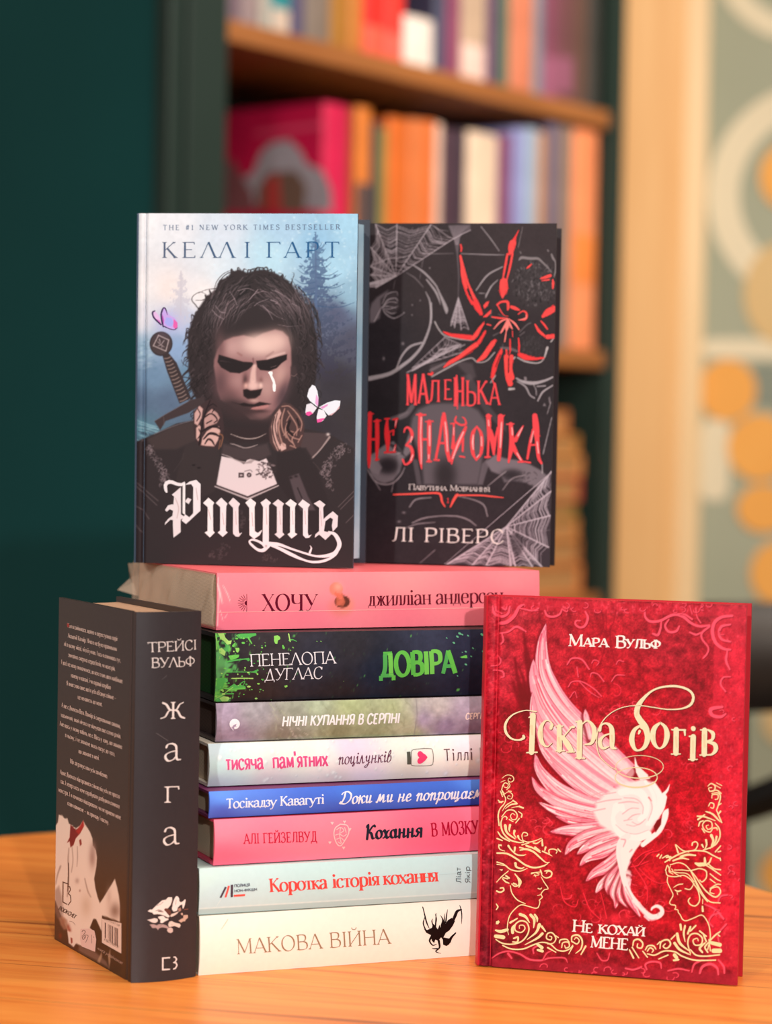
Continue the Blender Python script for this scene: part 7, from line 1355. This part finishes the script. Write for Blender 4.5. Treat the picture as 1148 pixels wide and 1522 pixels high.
orn(M7, '105,128,6 150,80,9 205,35,7', '155,100,10 180,125,12 210,138,10', '185,75,14 212,95,14', '160,90,10 200,102,10', '262,60,10 290,100,14 295,150,12 260,165,10 235,145,10', '275,75,10 312,125,14 295,172,10', '250,140,14 275,150,10', '105,205,14 135,215,14 165,200,12 160,178,12 135,180,10', '222,160,8 235,220,9 280,280,10 350,315,6', '480,30,6 495,75,8 530,95,10 570,80,12 575,45,12 545,38,10 530,55,8', '485,85,5 510,130,8 545,185,8 515,195,8 495,215,8 485,235,8 495,260,8 470,285,8 475,300,8 460,345,9 430,352,9 370,335,9 310,325,9 250,370,9 210,430,9 195,520,8 205,580,5', '400,60,8 435,50,9 470,62,6', '425,75,7 465,70,7', '430,62,6 440,85,6', '460,185,9 480,190,8 490,180,6', '455,245,6 480,238,6', '100,315,8 115,340,12 100,365,8', '95,540,14 140,550,28 195,535,24', '95,590,30 160,600,34', '95,618,8 150,650,12 230,660,12 310,640,12 360,590,12 380,530,12 360,475,12 310,460,12 265,490,12 262,540,12 310,560,11 345,530,10 335,500,9 300,500,8 298,525,7', '240,560,26 240,520,22 270,485,10', '220,475,18 280,440,10', '305,405,26 350,425,22 385,475,8', '395,410,24 425,450,24 420,520,8', '430,408,16 450,440,18 450,470,8', '470,495,30 440,560,18 365,620,6', '490,510,20 520,550,12', '495,570,22 450,610,18 345,665,6', '155,670,10 230,700,12 330,700,12 420,665,12 490,645,10 560,660,12 620,710,10 680,720,12 730,700,10 755,670,8', '250,610,14 285,600,16 280,640,14 240,640,10', '450,660,20 490,690,30', '455,710,20 495,720,24', '540,660,8 590,650,9 610,610,11 580,565,12 540,570,12 530,610,11 565,625,10 575,600,9 555,592,7', '610,590,9 632,605,9', '540,690,14 610,730,8', '640,650,9 650,625,11 700,620,11 725,645,8', '660,690,9 670,650,10 715,645,11 725,680,11 695,695,10 685,672,8', '745,640,10 750,595,13 800,585,14 835,630,14 825,700,12 780,740,6', '750,640,12 790,660,11 810,630,10 785,605,9 768,622,7', '755,680,12 720,745,6', '865,680,16 825,750,10')
A.vpoly(M7('97,465 120,455 130,470 115,490 97,488'), OR); A.vpoly(M7('128,1100 160,1100 150,1118'.replace('1100', '20').replace('1118', '34')), OR)
orn(M8, '690,35,5 730,55,6', '670,45,5 720,75,6', '625,60,6 650,40,9 680,60,10 670,95,9 640,95,8 632,75,7 655,70,6', '640,100,7 690,90,9 725,115,10', '655,115,6 700,110,9 720,140,10 705,200,10 690,240,8', '655,150,6 660,125,8 700,125,9 700,155,8 680,160,7', '630,210,7 645,185,9 670,195,9 665,225,8 645,220,6', '725,190,8 700,210,6', '690,240,8 710,290,10 730,335,8', '720,250,14 705,270,10', '610,250,8 660,270,14 700,310,12 720,330,6', '640,255,8 690,300,8', '545,285,10 600,290,12 680,320,6', '550,310,14 600,275,10', '555,360,9 565,330,11 590,320,8', '580,380,8 600,410,8', '660,380,8 640,405,9 600,390,9 585,350,9 610,320,10 650,330,9 655,370,9 625,385,8 612,360,7 630,352,5', '680,340,7 710,380,10 715,440,10 690,490,11 650,520,10 590,540,9', '665,375,9 690,375,10 695,390,7', '650,430,22 665,470,16 650,510,8', '690,440,16 680,480,12 640,530,6', '610,465,16 615,500,12 600,535,6', '580,500,14 590,520,10', '505,505,9 510,485,10 535,478,9 548,500,9 530,535,9 500,545,7', '380,500,9 400,560,12', '385,500,6 430,540,9 480,555,8', '300,630,10 350,600,11 420,565,11 500,545,10 600,550,10 660,580,10 720,610,8', '720,510,8 680,555,10', '720,550,8 700,555,8', '310,595,10 345,590,10 335,620,8', '240,585,10 255,570,8', '262,600,10 275,575,8', '280,600,8 320,580,10 340,610,8', '420,590,18 470,575,16 530,580,12', '360,620,12 420,600,14 480,610,6', '530,640,14 560,650,30 600,645,24', '600,600,14 600,640,20 570,660,12', '650,600,10 630,640,12 590,660,8', '600,650,9 650,680,10 720,730,8', '620,640,9 670,680,9 720,690,8', '640,720,8 690,760,9 720,775,6', '640,760,8 680,790,8', '720,620,8 715,600,8', '320,740,6 318,780,7 345,840,7 360,880,7 335,930,7 345,950,7 375,955,8 380,975,6 372,985,7 395,990,7 400,1010,7 415,1030,7 430,1060,8 460,1072,8 520,1050,8 570,1030,8 600,1050,8 630,1110,8 640,1200,8 620,1290,8', '305,690,8 320,655,8 340,700,8', '305,690,7 320,730,8 380,740,8 440,730,8 490,760,8 520,800,9 550,850,9 560,920,9 530,960,9 490,950,9 475,920,9 490,900,7', '330,700,6 400,710,7 470,720,7 520,780,7', '340,660,6 330,700,6 360,720,6', '340,650,7 400,635,8 450,650,8 490,690,8 530,740,9 570,800,10 620,860,11 680,895,11 718,860,10 700,820,9 650,830,9 640,860,8 670,870,7', '370,690,6 430,690,7 490,695,8 560,680,9 610,700,10 610,750,9 580,780,9 560,765,6', '350,680,6 370,710,6 420,740,6', '490,690,8 540,790,9 590,880,9 640,930,9 715,940,8', '500,700,8 560,850,8 620,930,8', '365,820,5 400,800,8 435,795,6', '375,840,6 395,850,12 420,845,8', '390,855,5 395,875,5', '450,830,8 490,835,8 520,790,6', '640,830,8 690,800,9 718,800,6', '585,910,6 583,945,6', '582,965,12 584,1000,16')
orn(M8, '415,1100,16 420,1140,14', '450,1110,14 440,1170,14 450,1230,6', '490,1120,16 470,1170,14', '530,1110,12 490,1150,12', '390,1170,20 410,1240,20 480,1300,6', '370,1240,20 410,1290,18 490,1330,6', '345,1210,10 375,1180,10', '560,1150,12 610,1190,10', '590,1180,12 610,1230,12', '490,1320,8 470,1240,11 490,1180,11 540,1170,11 580,1205,11 570,1250,11 525,1255,10 510,1220,9 540,1205,8 550,1225,6', '490,1290,8 530,1330,11 600,1340,11 710,1330,9', '640,1220,10 680,1180,12 715,1155,8', '640,1225,10 600,1270,12 620,1310,12', '630,1215,8 640,1300,9', '650,1240,26 712,1255,30', '665,1300,34 712,1300,34', '600,1240,12 560,1280,16 580,1310,14', '250,1360,8 320,1330,10', '30,1290,10 60,1350,14', '55,1260,8 65,1220,12 100,1210,13 130,1240,12 120,1275,11 90,1270,10 92,1245,8', '50,1270,10 100,1350,8', '130,1300,10 165,1345,10', '150,1290,9 170,1260,11 210,1260,11 230,1285,8', '165,1300,9 185,1275,10 210,1290,10 200,1310,8', '240,1250,8 260,1230,10', '260,1280,9 270,1230,11 320,1215,12 340,1250,12 310,1280,11 285,1265,10 300,1245,8', '165,1320,9 220,1330,11 290,1300,11 370,1305,11 430,1340,11 530,1370,11 680,1370,9', '370,1330,26 385,1350,26', '365,1370,16 400,1365,14', '700,1180,8 712,1190,8')
T = .0279
Book('book', 'bright red book with a white wing, in front of the stack on the right', (.0564, 1.2931, ZT + .0008), -.2616, .0257, F_FRONT(T), .2101, .1473, T, pages=RED_EDGE['Y'], edge=(206, 44, 58), back_rgb=(190, 36, 48), bulge=.004, hinge=.0072, bt=.0026, fore_in=.0045).build(
    front=(A, 400, 560, [(724, 886.8), (1112, 903.7), (1096, 1468), (708.5, 1436)], False))
